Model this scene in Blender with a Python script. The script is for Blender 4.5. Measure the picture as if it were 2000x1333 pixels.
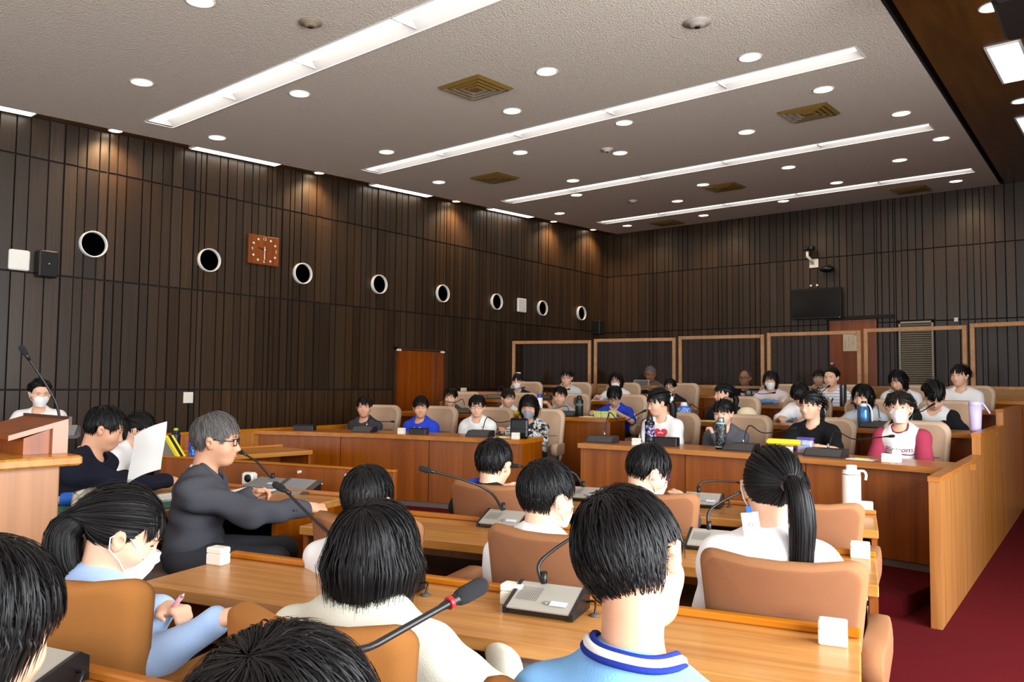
import bpy, bmesh, math, random
import numpy as np
from mathutils import Vector, Matrix

for o in list(bpy.data.objects):
    bpy.data.objects.remove(o, do_unlink=True)
scene = bpy.context.scene
COL = scene.collection
R = math.radians
rng = random.Random(11)
nrng = np.random.default_rng(5)

# ------------------------------------------------------------------ camera
CAM_F, CAM_H = 1521.6, 1.4
_yaw, _pit, _rol = R(38.903), R(3.063), R(.5586)
_cy, _sy, _cp, _sp = math.cos(_yaw), math.sin(_yaw), math.cos(_pit), math.sin(_pit)
_fwd = np.array([-_sy*_cp, _cy*_cp, _sp])
_rt = np.array([_cy, _sy, 0.0])
_up = np.cross(_rt, _fwd)
_c, _s = math.cos(_rol), math.sin(_rol)
_r2 = _c*_rt + _s*_up
_u2 = -_s*_rt + _c*_up
CAM = np.array([0.0, 0.0, CAM_H])
cam_data = bpy.data.cameras.new('camera')
cam_data.sensor_fit = 'HORIZONTAL'
cam_data.sensor_width = 36.0
cam_data.lens = CAM_F / 2000 * 36.0
cam_data.clip_start = 0.05
cam = bpy.data.objects.new('camera', cam_data)
M = Matrix.Identity(4)
for i in range(3):
    M[i][0] = _r2[i]; M[i][1] = _u2[i]; M[i][2] = -_fwd[i]; M[i][3] = CAM[i]
cam.matrix_world = M
COL.objects.link(cam)
scene.camera = cam

# survey helpers: sight lines of the photograph met with known planes of the room
def ray(u, v):
    return _fwd + _r2*(u-1000)/CAM_F - _u2*(v-666.5)/CAM_F
def onz(u, v, z):
    d = ray(u, v); return CAM + d*(z-CAM_H)/d[2]
def onx(u, v, x):
    d = ray(u, v); return CAM + d*x/d[0]
def ony(u, v, y):
    d = ray(u, v); return CAM + d*y/d[1]
def atd(u, v, dep):
    return CAM + ray(u, v)*dep

# ------------------------------------------------------------------ view, world, daylight
vs = scene.view_settings
scene.display_settings.display_device = 'sRGB'
vs.view_transform = 'Standard'
vs.look = 'None'
vs.exposure = 0.2
vs.gamma = 1.0
vs.use_curve_mapping = False
scene.cycles.max_bounces = 7
scene.cycles.diffuse_bounces = 4
scene.cycles.caustics_reflective = False
scene.cycles.caustics_refractive = False
scene.cycles.sample_clamp_indirect = 6.0

world = bpy.data.worlds.new('world')
scene.world = world
world.use_nodes = True
wb = world.node_tree.nodes['Background']
wb.inputs[0].default_value = (0.75, 0.87, 1.0, 1)
wb.inputs[1].default_value = 0.6

ROOM_X0, ROOM_X1, ROOM_Y0, ROOM_Y1 = -9.34, 2.2, -4.6, 15.0

def area(name, loc, rot, sx, sy, power, col=(1, 1, 1)):
    l = bpy.data.lights.new(name, 'AREA')
    l.shape = 'RECTANGLE'; l.size = sx; l.size_y = sy; l.energy = power; l.color = col
    o = bpy.data.objects.new(name, l); COL.objects.link(o)
    o.location = loc; o.rotation_euler = rot
    return o
# daylight entering through the windows of the right wall and of the wall behind the camera
DAY = (0.93, 0.97, 1.0)
area('window_daylight', (2.14, -2.6, 1.9), (0, R(90), 0), 2.3, 2.6, 120, DAY)
area('window_daylight', (2.14, 0.6, 1.9), (0, R(90), 0), 2.3, 2.6, 330, DAY)
area('window_daylight', (2.14, 3.8, 1.9), (0, R(90), 0), 2.3, 2.6, 370, DAY)
area('window_daylight', (-1.0, -4.54, 1.9), (R(90), 0, 0), 2.6, 2.3, 80, DAY)
area('window_daylight', (-4.2, -4.54, 1.9), (R(90), 0, 0), 2.6, 2.3, 80, DAY)
area('window_daylight', (-7.4, -4.54, 1.9), (R(90), 0, 0), 2.6, 2.3, 110, DAY)

# ------------------------------------------------------------------ materials
def lin(h):
    h = h.lstrip('#')
    c = [int(h[i:i+2], 16)/255 for i in (0, 2, 4)]
    return tuple((x/12.92 if x <= .04045 else ((x+.055)/1.055)**2.4) for x in c) + (1,)
MATS = {}
def mat(name, col, rough=.6, metal=0.0, bump=0.0, bscale=200.0, spec=.5, var=0.0, emit=None, estr=0, coat=0.0, bdist=.004):
    if name in MATS: return MATS[name]
    m = bpy.data.materials.new(name); m.use_nodes = True
    nt = m.node_tree; b = nt.nodes['Principled BSDF']
    c = lin(col) if isinstance(col, str) else tuple(col) + (1,)
    b.inputs['Base Color'].default_value = c
    b.inputs['Roughness'].default_value = rough
    b.inputs['Metallic'].default_value = metal
    b.inputs['Specular IOR Level'].default_value = spec
    if coat: b.inputs['Coat Weight'].default_value = coat
    if emit is not None:
        b.inputs['Emission Color'].default_value = lin(emit)
        b.inputs['Emission Strength'].default_value = estr
    if bump or var:
        tc = nt.nodes.new('ShaderNodeTexCoord')
        nz = nt.nodes.new('ShaderNodeTexNoise')
        nz.inputs['Scale'].default_value = bscale; nz.inputs['Detail'].default_value = 4
        nt.links.new(tc.outputs['Object'], nz.inputs['Vector'])
        if bump:
            bp = nt.nodes.new('ShaderNodeBump'); bp.inputs['Strength'].default_value = bump
            bp.inputs['Distance'].default_value = bdist
            nt.links.new(nz.outputs['Fac'], bp.inputs['Height'])
            nt.links.new(bp.outputs['Normal'], b.inputs['Normal'])
        if var:
            mx = nt.nodes.new('ShaderNodeMix'); mx.data_type = 'RGBA'
            mx.inputs[6].default_value = tuple(x*(1-var) for x in c[:3]) + (1,)
            mx.inputs[7].default_value = tuple(min(1, x*(1+var)) for x in c[:3]) + (1,)
            nt.links.new(nz.outputs['Fac'], mx.inputs[0])
            nt.links.new(mx.outputs[2], b.inputs['Base Color'])
    MATS[name] = m
    return m
def wood(name, c1, c2, grain=(1, 1, 1), scale=3.0, rough=.35, objvar=0.0, bump=.05, spec=.5, world_coords=False, satmin=.97):
    """wood grain; grain = stretch per axis (small value = long fibres along that axis)"""
    if name in MATS: return MATS[name]
    m = bpy.data.materials.new(name); m.use_nodes = True
    nt = m.node_tree; b = nt.nodes['Principled BSDF']
    if world_coords:
        tc = nt.nodes.new('ShaderNodeNewGeometry'); out = tc.outputs['Position']
    else:
        tc = nt.nodes.new('ShaderNodeTexCoord'); out = tc.outputs['Object']
    mp = nt.nodes.new('ShaderNodeMapping'); mp.inputs['Scale'].default_value = grain
    oi = nt.nodes.new('ShaderNodeObjectInfo')
    addv = nt.nodes.new('ShaderNodeVectorMath'); addv.operation = 'ADD'
    mul = nt.nodes.new('ShaderNodeMath'); mul.operation = 'MULTIPLY'; mul.inputs[1].default_value = 37.0
    nt.links.new(oi.outputs['Random'], mul.inputs[0])
    nt.links.new(out, mp.inputs['Vector'])
    nt.links.new(mp.outputs['Vector'], addv.inputs[0]); nt.links.new(mul.outputs[0], addv.inputs[1])
    nz = nt.nodes.new('ShaderNodeTexNoise'); nz.inputs['Scale'].default_value = scale
    nz.inputs['Detail'].default_value = 6; nz.inputs['Roughness'].default_value = .65
    nz.inputs['Distortion'].default_value = .4
    nt.links.new(addv.outputs[0], nz.inputs['Vector'])
    cr = nt.nodes.new('ShaderNodeValToRGB')
    cr.color_ramp.elements[0].position = .3; cr.color_ramp.elements[0].color = lin(c1)
    cr.color_ramp.elements[1].position = .72; cr.color_ramp.elements[1].color = lin(c2)
    nt.links.new(nz.outputs['Fac'], cr.inputs['Fac'])
    last = cr.outputs['Color']
    if objvar:
        hs = nt.nodes.new('ShaderNodeHueSaturation')
        mr = nt.nodes.new('ShaderNodeMapRange'); mr.inputs['To Min'].default_value = 1-objvar; mr.inputs['To Max'].default_value = 1+objvar
        nt.links.new(oi.outputs['Random'], mr.inputs['Value'])
        nt.links.new(mr.outputs['Result'], hs.inputs['Value'])
        m2 = nt.nodes.new('ShaderNodeMath'); m2.operation = 'MULTIPLY'; m2.inputs[1].default_value = 7.31
        fr = nt.nodes.new('ShaderNodeMath'); fr.operation = 'FRACT'
        nt.links.new(oi.outputs['Random'], m2.inputs[0]); nt.links.new(m2.outputs[0], fr.inputs[0])
        mr2 = nt.nodes.new('ShaderNodeMapRange'); mr2.inputs['To Min'].default_value = satmin; mr2.inputs['To Max'].default_value = 1.06
        nt.links.new(fr.outputs[0], mr2.inputs['Value']); nt.links.new(mr2.outputs['Result'], hs.inputs['Saturation'])
        nt.links.new(last, hs.inputs['Color']); last = hs.outputs['Color']
    nt.links.new(last, b.inputs['Base Color'])
    b.inputs['Roughness'].default_value = rough
    b.inputs['Specular IOR Level'].default_value = spec
    if bump:
        bp = nt.nodes.new('ShaderNodeBump'); bp.inputs['Strength'].default_value = bump; bp.inputs['Distance'].default_value = .003
        nt.links.new(nz.outputs['Fac'], bp.inputs['Height']); nt.links.new(bp.outputs['Normal'], b.inputs['Normal'])
    MATS[name] = m
    return m

W_SLAT = wood('dark_slat_wood', '#20160d', '#45321f', (14, 14, .5), 2.2, .38, .35, satmin=.85)
W_GROOVE = mat('groove_black', '#0c0805', .8)
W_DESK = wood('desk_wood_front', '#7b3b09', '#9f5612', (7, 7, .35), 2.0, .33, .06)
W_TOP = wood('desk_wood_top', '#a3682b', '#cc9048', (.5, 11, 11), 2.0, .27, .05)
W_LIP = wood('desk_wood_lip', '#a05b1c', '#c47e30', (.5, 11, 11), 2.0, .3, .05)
W_DOOR = wood('door_wood', '#6d3312', '#9a5119', (6, 6, .3), 2.0, .35, .05)
W_SOFFIT = wood('soffit_wood', '#4e3114', '#714a20', (4, .3, 4), 1.5, .35, .05)
W_FRAME = wood('screen_frame_wood', '#9b6c41', '#b98a5a', (6, 6, 6), 2.0, .45, .08)
W_BENCH = wood('bench_wood', '#b07c4a', '#cf9c66', (.5, 8, 8), 2.0, .4, .06)
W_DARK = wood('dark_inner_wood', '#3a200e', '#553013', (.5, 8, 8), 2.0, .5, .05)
CARPET = mat('red_carpet', '#5c1117', .95, bump=.6, bscale=350, spec=.1, var=.25)
STUCCO = mat('grey_stucco', '#ddd5c6', .95, bump=1.0, bdist=.013, bscale=68, spec=.1, var=.06)
WHITE = mat('white_plastic', '#ecebe4', .4)
OFFWHITE = mat('offwhite_card', '#efeadb', .6)
BLACK = mat('black_plastic', '#101012', .4)
BLACKM = mat('black_matte', '#0b0b0c', .75)
STEEL = mat('steel', '#b9b9ba', .3, 1.0)
BRASS = mat('brass_grille', '#8c7136', .5, .3)
ALU = mat('alu_face', '#b6b1a6', .45, .35)
GREYB = mat('grey_base', '#8d837b', .8)
FAB_BROWN = mat('brown_upholstery', '#8b5d40', .9, bump=.35, bscale=900, spec=.15, var=.16)
FAB_TAN = mat('caramel_upholstery', '#9c6633', .9, bump=.35, bscale=900, spec=.15, var=.14)
FAB_BROWN_LIT = mat('brown_lit_edge', '#9a6a47', .9, bump=.35, bscale=900, spec=.15, var=.1)  # same brown cloth, light on the chair edges painted in as a lighter tone
FAB_BEIGE = mat('beige_upholstery', '#b6977c', .75, bump=.3, bscale=400, spec=.25, var=.05)
FAB_BEIGE2 = mat('beige_side', '#cdb399', .75, bump=.3, bscale=400, spec=.25, var=.05)
SHELL = mat('grey_shell', '#b5aa9b', .45)
PAPER = mat('paper', '#f4f4f2', .8)
GREEN = mat('green_mat', '#2f6a58', .8)
LAMP = mat('lamp_white', '#ffffff', .5, emit='#fff7ee', estr=4.2)
LAMPW = mat('lamp_warm', '#fff0d8', .5, emit='#ffe6c0', estr=16.0)
TROUGH = mat('trough_white', '#bebcb9', .6)
YELLOW = mat('yellow_cloth', '#e5d52b', .7)
BLUE = mat('blue_cloth', '#1c62c4', .6)

# ------------------------------------------------------------------ mesh helpers
class MB:
    def __init__(self): self.v = []; self.f = []; self.m = []; self.sm = []
    def add(self, vs_, fs_, mi=0, smooth=False):
        n = len(self.v)
        self.v += [tuple(map(float, p)) for p in vs_]
        for f in fs_:
            self.f.append(tuple(i+n for i in f)); self.m.append(mi); self.sm.append(smooth)
        return self
    def box(self, x0, x1, y0, y1, z0, z1, mi=0, T=None):
        P = [(x0, y0, z0), (x1, y0, z0), (x1, y1, z0), (x0, y1, z0), (x0, y0, z1), (x1, y0, z1), (x1, y1, z1), (x0, y1, z1)]
        if T is not None: P = [T @ Vector(p) for p in P]
        return self.add(P, [(0, 3, 2, 1), (4, 5, 6, 7), (0, 1, 5, 4), (1, 2, 6, 5), (2, 3, 7, 6), (3, 0, 4, 7)], mi)
    def bevbox(self, x0, x1, y0, y1, z0, z1, b=.004, mi=0, T=None):
        """box with chamfered edges (rings of octagon-ish section)"""
        P = []; F = []
        for z, k in ((z0, b), (z0+b, 0), (z1-b, 0), (z1, b)):
            a0, a1, c0, c1 = x0+k, x1-k, y0+k, y1-k
            q = b
            P += [(a0+q, c0, z), (a1-q, c0, z), (a1, c0+q, z), (a1, c1-q, z), (a1-q, c1, z), (a0+q, c1, z), (a0, c1-q, z), (a0, c0+q, z)]
        for r in range(3):
            for i in range(8):
                j = (i+1) % 8
                F.append((r*8+i, r*8+j, r*8+8+j, r*8+8+i))
        F.append(tuple(range(7, -1, -1))); F.append(tuple(range(24, 32)))
        if T is not None: P = [T @ Vector(p) for p in P]
        return self.add(P, F, mi)
    def prism(self, poly, axis, a0, a1, mi=0, T=None):
        """poly = 2D points; extruded along axis (0,1,2) between a0 and a1"""
        n = len(poly); P = []
        for a in (a0, a1):
            for (p, q) in poly:
                P.append((a, p, q) if axis == 0 else (p, a, q) if axis == 1 else (p, q, a))
        if T is not None: P = [T @ Vector(p) for p in P]
        F = [tuple(range(n))[::-1], tuple(range(n, 2*n))] + [(i, (i+1) % n, n+(i+1) % n, n+i) for i in range(n)]
        return self.add(P, F, mi)
    def tube(self, pts, r, n=8, mi=0, caps=True, flat=None):
        pts = [np.array(p, float) for p in pts]
        rs = r if isinstance(r, (list, tuple)) else [r]*len(pts)
        P = []; up = None
        for i, p in enumerate(pts):
            t = pts[min(i+1, len(pts)-1)] - pts[max(i-1, 0)]
            t = t/(np.linalg.norm(t)+1e-12)
            if up is None:
                a = np.array([0, 0, 1.]) if abs(t[2]) < .9 else np.array([1., 0, 0])
            else: a = up
            s = np.cross(t, a); s /= np.linalg.norm(s)+1e-12
            u = np.cross(s, t); up = u
            for k in range(n):
                an = 2*math.pi*k/n
                P.append(p + rs[i]*(s*math.cos(an) + u*math.sin(an)*(flat or 1)))
        F = []
        for i in range(len(pts)-1):
            for k in range(n):
                j = (k+1) % n
                F.append((i*n+k, i*n+j, i*n+n+j, i*n+n+k))
        self.add(P, F, mi, True)
        if caps:
            m = len(self.v)-len(P)
            self.f.append(tuple(m+k for k in range(n))[::-1]); self.m.append(mi); self.sm.append(False)
            e = m+(len(pts)-1)*n
            self.f.append(tuple(e+k for k in range(n))); self.m.append(mi); self.sm.append(False)
        return self
    def lathe(self, prof, n=20, mi=0, T=None, closed=True):
        """prof = (r, z) from bottom to top"""
        P = []; F = []
        for (r, z) in prof:
            for k in range(n):
                a = 2*math.pi*k/n
                P.append((r*math.cos(a), r*math.sin(a), z))
        for i in range(len(prof)-1):
            for k in range(n):
                j = (k+1) % n
                F.append((i*n+k, i*n+j, i*n+n+j, i*n+n+k))
        if T is not None: P = [T @ Vector(p) for p in P]
        self.add(P, F, mi, True)
        if closed:
            m = len(self.v)-len(P)
            self.f.append(tuple(m+k for k in range(n))[::-1]); self.m.append(mi); self.sm.append(False)
            e = m+(len(prof)-1)*n
            self.f.append(tuple(e+k for k in range(n))); self.m.append(mi); self.sm.append(False)
        return self
    def ell(self, c, r, n=10, m=6, mi=0, Rm=None):
        P = []; F = []
        for i in range(m+1):
            th = math.pi*i/m
            for k in range(n):
                a = 2*math.pi*k/n
                q = np.array([r[0]*math.sin(th)*math.cos(a), r[1]*math.sin(th)*math.sin(a), -r[2]*math.cos(th)])
                if Rm is not None: q = Rm @ q
                P.append(q+np.array(c))
        for i in range(m):
            for k in range(n):
                j = (k+1) % n
                F.append((i*n+k, i*n+j, i*n+n+j, i*n+n+k))
        return self.add(P, F, mi, True)
    def grid(self, P, mi=0, smooth=True):
        a, b = len(P), len(P[0])
        return self.add([p for row in P for p in row], [(i*b+j, i*b+j+1, i*b+b+j+1, i*b+b+j) for i in range(a-1) for j in range(b-1)], mi, smooth)
    def mesh(self, name, mats):
        me = bpy.data.meshes.new(name)
        me.from_pydata(self.v, [], self.f)
        for m_ in (mats if isinstance(mats, (list, tuple)) else [mats]): me.materials.append(m_)
        me.polygons.foreach_set('material_index', self.m)
        me.polygons.foreach_set('use_smooth', self.sm)
        me.update()
        return me
    def build(self, name, mats, parent=None, loc=None, rotz=None):
        o = bpy.data.objects.new(name, self.mesh(name, mats)); COL.objects.link(o)
        if parent is not None: o.parent = parent
        if loc is not None: o.location = tuple(map(float, loc))
        if rotz is not None: o.rotation_euler = (0, 0, rotz)
        return o

def tag(o, label=None, cat=None, group=None, kind=None):
    if label: o['label'] = label
    if cat: o['category'] = cat
    if group: o['group'] = group
    if kind: o['kind'] = kind
    return o
def thing(name, label, cat, loc=(0, 0, 0), rotz=0, group=None):
    o = bpy.data.objects.new(name, None); COL.objects.link(o)
    o.empty_display_size = .1
    o.location = tuple(map(float, loc)); o.rotation_euler = (0, 0, rotz)
    return tag(o, label, cat, group)
def clone(root, loc, rotz, label, group=None):
    r = root.copy(); COL.objects.link(r)
    r.location = tuple(map(float, loc)); r.rotation_euler = (0, 0, rotz)
    r['label'] = label
    if group: r['group'] = group
    for ch in list(root.children):
        c = ch.copy(); COL.objects.link(c); c.parent = r
        for g in ch.children:
            d = g.copy(); COL.objects.link(d); d.parent = c
    return r
def text_mesh(s, size, align='CENTER', extrude=0.0):
    cu = bpy.data.curves.new('text', 'FONT'); cu.body = s; cu.size = size
    cu.align_x = align; cu.align_y = 'CENTER'; cu.extrude = extrude; cu.resolution_u = 3
    o = bpy.data.objects.new('text', cu); COL.objects.link(o)
    bpy.context.view_layer.update()
    me = bpy.data.meshes.new_from_object(o.evaluated_get(bpy.context.evaluated_depsgraph_get()))
    bpy.data.objects.remove(o); bpy.data.curves.remove(cu)
    return me
def text_obj(name, s, size, m, parent, Mx):
    me = text_mesh(s, size); me.materials.clear(); me.materials.append(m)
    me.transform(Mx)
    o = bpy.data.objects.new(name, me); COL.objects.link(o); o.parent = parent
    return o
# ------------------------------------------------------------------ the room
C0 = np.array([-2.7, -4.83])          # the councillors' rows are arcs about this point
def onr(u, v, r):
    d = ray(u, v); a = d[0]**2+d[1]**2; o = CAM[:2]-C0
    b = 2*(o[0]*d[0]+o[1]*d[1]); c = o[0]**2+o[1]**2-r*r
    t = (-b+math.sqrt(b*b-4*a*c))/(2*a)
    return CAM+d*t
def ang(P): return math.atan2(P[0]-C0[0], P[1]-C0[1])
def pol(r, a, z=0.0): return (C0[0]+r*math.sin(a), C0[1]+r*math.cos(a), z)
def arc(mb, r0, r1, z0, z1, a0, a1, n, mi=0):
    P = []
    for i in range(n+1):
        a = a0+(a1-a0)*i/n
        P += [pol(r0, a, z0), pol(r1, a, z0), pol(r1, a, z1), pol(r0, a, z1)]
    F = []
    for i in range(n):
        k = 4*i; q = k+4
        for e in range(4):
            F.append((k+e, k+(e+1) % 4, q+(e+1) % 4, q+e))
    F.append((3, 2, 1, 0)); e = 4*n; F.append((e, e+1, e+2, e+3))
    return mb.add(P, F, mi)

FL = [0.11, 0.265, 0.42, 0.575]        # floor heights of the tiers
RF = [11.02, 12.62, 14.22, 15.8]       # radius of the front panel of each row

floor = MB().box(ROOM_X0-.1, ROOM_X1+.1, ROOM_Y0-.1, ROOM_Y1+.1, -.1, 0).build('floor', CARPET)
tag(floor, kind='structure')
for k in range(4):
    r0 = 10.2 if k == 0 else RF[k]
    mb = MB()
    if k == 3: arc(mb, 15.85, 21.5, 0, FL[3], R(-24.5), R(15), 40)
    else:
        rs = [r0, (r0+RF[k+1])/2, RF[k+1]+.02] if k < 2 else [r0, 15.0, 15.83]
        for q in range(2):
            arc(mb, rs[q], rs[q+1], 0, FL[k], R(-29), math.asin((-.985-.046*k-.02*q-C0[0])/rs[q+1]), 40)
    mb.build('tier', CARPET, floor)

# ceiling, sloping up towards the back of the room
CA, CB = 4.0748, .046
def zc(y): return CA+CB*y
def onceil(u, v):
    d = ray(u, v); n = np.array([0, -CB, 1.0])
    return CAM + d*((CA-CAM_H)/(d@n))
SX0, SX1 = -8.54, -1.9
STRIPS = [(-2.2, -1.88), (.93, 1.25), (4.05, 4.37), (7.15, 7.47), (10.25, 10.57), (13.3, 13.63)]
mb = MB()
def ceil_quad(x0a, x1a, y0, x0b, x1b, y1, mi=0):
    mb.add([(x0a, y0, zc(y0)), (x1a, y0, zc(y0)), (x1b, y1, zc(y1)), (x0b, y1, zc(y1))], [(0, 3, 2, 1)], mi)
def xr(y): return -1.3-.0288*y
XL = -9.1
ys = [ROOM_Y0] + [v for s in STRIPS for v in s] + [ROOM_Y1]
for i in range(len(ys)-1):
    y0, y1 = ys[i], ys[i+1]
    if i % 2 == 0:
        ceil_quad(XL, xr(y0), y0, XL, xr(y1), y1)
    else:
        ceil_quad(XL, SX0, y0, XL, SX0, y1); ceil_quad(SX1, xr(y0), y0, SX1, xr(y1), y1)
ceiling = mb.build('ceiling', STUCCO); tag(ceiling, kind='structure')
mb = MB()
mb.add([(ROOM_X0, ROOM_Y0, zc(ROOM_Y0)+.03), (XL, ROOM_Y0, zc(ROOM_Y0)+.03), (XL, ROOM_Y1, zc(ROOM_Y1)+.03), (ROOM_X0, ROOM_Y1, zc(ROOM_Y1)+.03)], [(0, 3, 2, 1)])
mb.add([(XL, ROOM_Y0, zc(ROOM_Y0)), (XL, ROOM_Y0, zc(ROOM_Y0)+.03), (XL, ROOM_Y1, zc(ROOM_Y1)+.03), (XL, ROOM_Y1, zc(ROOM_Y1))], [(0, 1, 2, 3)])
mb.build('soffit', W_SOFFIT, ceiling)
mb = MB()
y0, y1 = ROOM_Y0, ROOM_Y1
mb.add([(xr(y0)+.07, y0, zc(y0)), (ROOM_X1, y0, zc(y0)), (ROOM_X1, y1, zc(y1)), (xr(y1)+.07, y1, zc(y1))], [(0, 3, 2, 1)])
mb.build('soffit', W_SOFFIT, ceiling)
mb = MB()
mb.add([(xr(y0), y0, zc(y0)), (xr(y0), y0, zc(y0)+.06), (xr(y1), y1, zc(y1)+.06), (xr(y1), y1, zc(y1))], [(0, 1, 2, 3)])
mb.add([(xr(y0), y0, zc(y0)+.06), (xr(y0)+.07, y0, zc(y0)+.06), (xr(y1)+.07, y1, zc(y1)+.06), (xr(y1), y1, zc(y1)+.06)], [(0, 3, 2, 1)])
mb.add([(xr(y0)+.07, y0, zc(y0)), (xr(y0)+.07, y0, zc(y0)+.06), (xr(y1)+.07, y1, zc(y1)+.06), (xr(y1)+.07, y1, zc(y1))], [(0, 3, 2, 1)])
mb.build('joint', W_GROOVE, ceiling)
# roof above everything
MB().box(ROOM_X0-.2, ROOM_X1+.2, ROOM_Y0-.2, ROOM_Y1+.2, 5.0, 5.1).build('roof_slab', GREYB, ceiling)

# walls
def solid_wall(name, x0, x1, y0, y1, z1, m):
    o = MB().box(x0, x1, y0, y1, 0, z1).build(name, m); tag(o, kind='structure'); return o
wall_left = solid_wall('wall_left', ROOM_X0-.15, ROOM_X0-.024, ROOM_Y0, ROOM_Y1+.15, 5.0, W_GROOVE)
wall_back = solid_wall('wall_back', ROOM_X0, ROOM_X1, ROOM_Y1+.024, ROOM_Y1+.15, 5.0, W_GROOVE)
# right wall and front wall: piers around tall windows, outside the picture
def window_wall(name, axis, pos, th, spans, a0, a1):
    mb = MB(); e = a0
    def bx(s, t, z0, z1):
        if axis == 0: mb.box(pos, pos+th, s, t, z0, z1)
        else: mb.box(s, t, pos, pos+th, z0, z1)
    for (s, t) in spans:
        bx(e, s, 0, 5); bx(s, t, 0, .7); bx(s, t, 3.15, 5); e = t
    bx(e, a1, 0, 5)
    o = mb.build(name, W_DOOR); tag(o, kind='structure'); return o
window_wall('wall_right', 0, ROOM_X1, .15, [(-3.75, -1.45), (-.55, 1.75), (2.65, 4.95)], ROOM_Y0, ROOM_Y1)
window_wall('wall_front', 1, ROOM_Y0-.15, .15, [(-8.55, -6.25), (-5.35, -3.05), (-2.15, .15)], ROOM_X0, ROOM_X1)
# planks
unit = MB().box(0, 1, 0, 1, 0, 1).mesh('plank', W_SLAT)
def projw(P, Q):
    a = np.array(P)-CAM; b = np.array(Q)-CAM
    if a@_fwd < .2 or b@_fwd < .2: return 0
    return abs((a@_r2)/(a@_fwd)-(b@_r2)/(b@_fwd))*CAM_F
TIER = [(.0, 1.262), (1.282, 2.53), (2.55, 3.795), (3.815, 5.0)]
door_l = [onx(774, 686, ROOM_X0)[1], onx(866, 686, ROOM_X0)[1]]
DOORL_Z = 1.93
door_b = [ony(1620, 628, ROOM_Y1)[0], ony(1712, 621, ROOM_Y1)[0]]
DOORB_Z = 2.61
LOUV = (-3.31, -2.76, .7, 2.54)
def plank_run(wall, a0, a1, place, cutouts, seed, topz, vis):
    rr = random.Random(seed); a = a0; pieces = []
    W = [.1, .12, .14, .16, .1, .13, .19, .09, .14, .11, .075]
    edges = sorted(e for c in cutouts for e in c[:2])
    while a < a1-1e-6:
        w = min(rr.choice(W), a1-a)
        for e in edges:
            if a+1e-6 < e < a+w+.03: w = e-a; break
        th = rr.choice([.016, .02, .026, .03])
        for (z0, z1) in TIER:
            z1_ = min(z1, topz(a))
            segs = [(z0, z1_)]
            for (c0, c1, cz0, cz1) in cutouts:
                if a+w > c0+.001 and a < c1-.001:
                    ns = []
                    for (s, t) in segs:
                        if t <= cz0 or s >= cz1: ns.append((s, t))
                        else:
                            if s < cz0: ns.append((s, cz0))
                            if t > cz1: ns.append((cz1, t))
                    segs = ns
            for (s, t) in segs:
                if t-s > .05: pieces.append((a, w-.016, th, s, t))
        a += w
    def score(p):
        return vis(p)
    pieces.sort(key=score, reverse=True)
    for p in pieces[:300]:
        o = bpy.data.objects.new('plank', unit); COL.objects.link(o); o.parent = wall
        place(o, p)
    if len(pieces) > 300:
        mb = MB()
        for p in pieces[300:]: place(mb, p)
        tag(mb.build('planks', W_SLAT, wall), kind='stuff')
def place_left(o, p):
    a, w, th, z0, z1 = p
    if isinstance(o, MB): o.box(ROOM_X0-.024, ROOM_X0-.024+th, a, a+w, z0, z1)
    else: o.location = (ROOM_X0-.024, a, z0); o.scale = (th, w, z1-z0)
def place_back(o, p):
    a, w, th, z0, z1 = p
    if isinstance(o, MB): o.box(a, a+w, ROOM_Y1+.024-th, ROOM_Y1+.024, z0, z1)
    else: o.location = (a, ROOM_Y1+.024-th, z0); o.scale = (w, th, z1-z0)
def vis_left(p):
    z = (p[3]+p[4])/2
    base = projw((ROOM_X0, p[0], z), (ROOM_X0, p[0]+p[1], z))
    if p[4] < 1.3 and p[0] > 5.3: base *= .05
    return base
def vis_back(p):
    z = (p[3]+p[4])/2
    return projw((p[0], ROOM_Y1, z), (p[0]+p[1], ROOM_Y1, z))*(.05 if p[4] < 1.3 or p[0] > -1.0 else 1)
plank_run(wall_left, 2.2, ROOM_Y1, place_left, [(door_l[0]-.04, door_l[1]+.04, 0, DOORL_Z+.03)], 3, lambda a: zc(a)+.02, vis_left)
plank_run(wall_back, ROOM_X0, ROOM_X1, place_back, [(door_b[0]-.03, door_b[1]+.03, 0, DOORB_Z+.05), (LOUV[0]-.03, LOUV[1]+.03, LOUV[2]-.03, LOUV[3]+.03)], 8, lambda a: zc(ROOM_Y1)-.002, vis_back)

# doors
d1 = thing('door_1', None, None, (ROOM_X0, 0, 0)); tag(d1, kind='structure')
ym = door_l[0]+(door_l[1]-door_l[0])*.72
MB().box(-.05, .012, door_l[0], ym-.004, 0, DOORL_Z-.02).build('door_leaf', W_DOOR, d1)
MB().box(-.05, .004, ym+.004, door_l[1], 0, DOORL_Z-.02).build('door_leaf', W_DOOR, d1)
mb = MB(); mb.box(-.02, .03, door_l[0]-.03, door_l[0]-.005, 0, DOORL_Z+.02).box(-.02, .03, door_l[1]+.005, door_l[1]+.03, 0, DOORL_Z+.02).box(-.02, .03, door_l[0]-.03, door_l[1]+.03, DOORL_Z-.01, DOORL_Z+.02)
mb.build('door_frame', W_DARK, d1)
MB().box(.03, .045, door_l[0]-.02, door_l[0]+.07, DOORL_Z-.035, DOORL_Z-.005).build('door_closer', WHITE, d1)
MB().box(.03, .045, door_l[1]-.1, door_l[1]-.01, DOORL_Z-.035, DOORL_Z-.005).build('door_closer', WHITE, d1)
d2 = thing('door_2', None, None, (0, ROOM_Y1, 0)); tag(d2, kind='structure')
xm = onx(1, 1, -1) if False else None
MB().box(door_b[0], door_b[1], -.012, .02, FL[3], DOORB_Z).build('door_leaf', W_DOOR, d2)
MB().box(door_b[0]-.05, door_b[1]+.3, -.05, .02, DOORB_Z+.005, DOORB_Z+.07).build('door_frame', BLACKM, d2)
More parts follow.
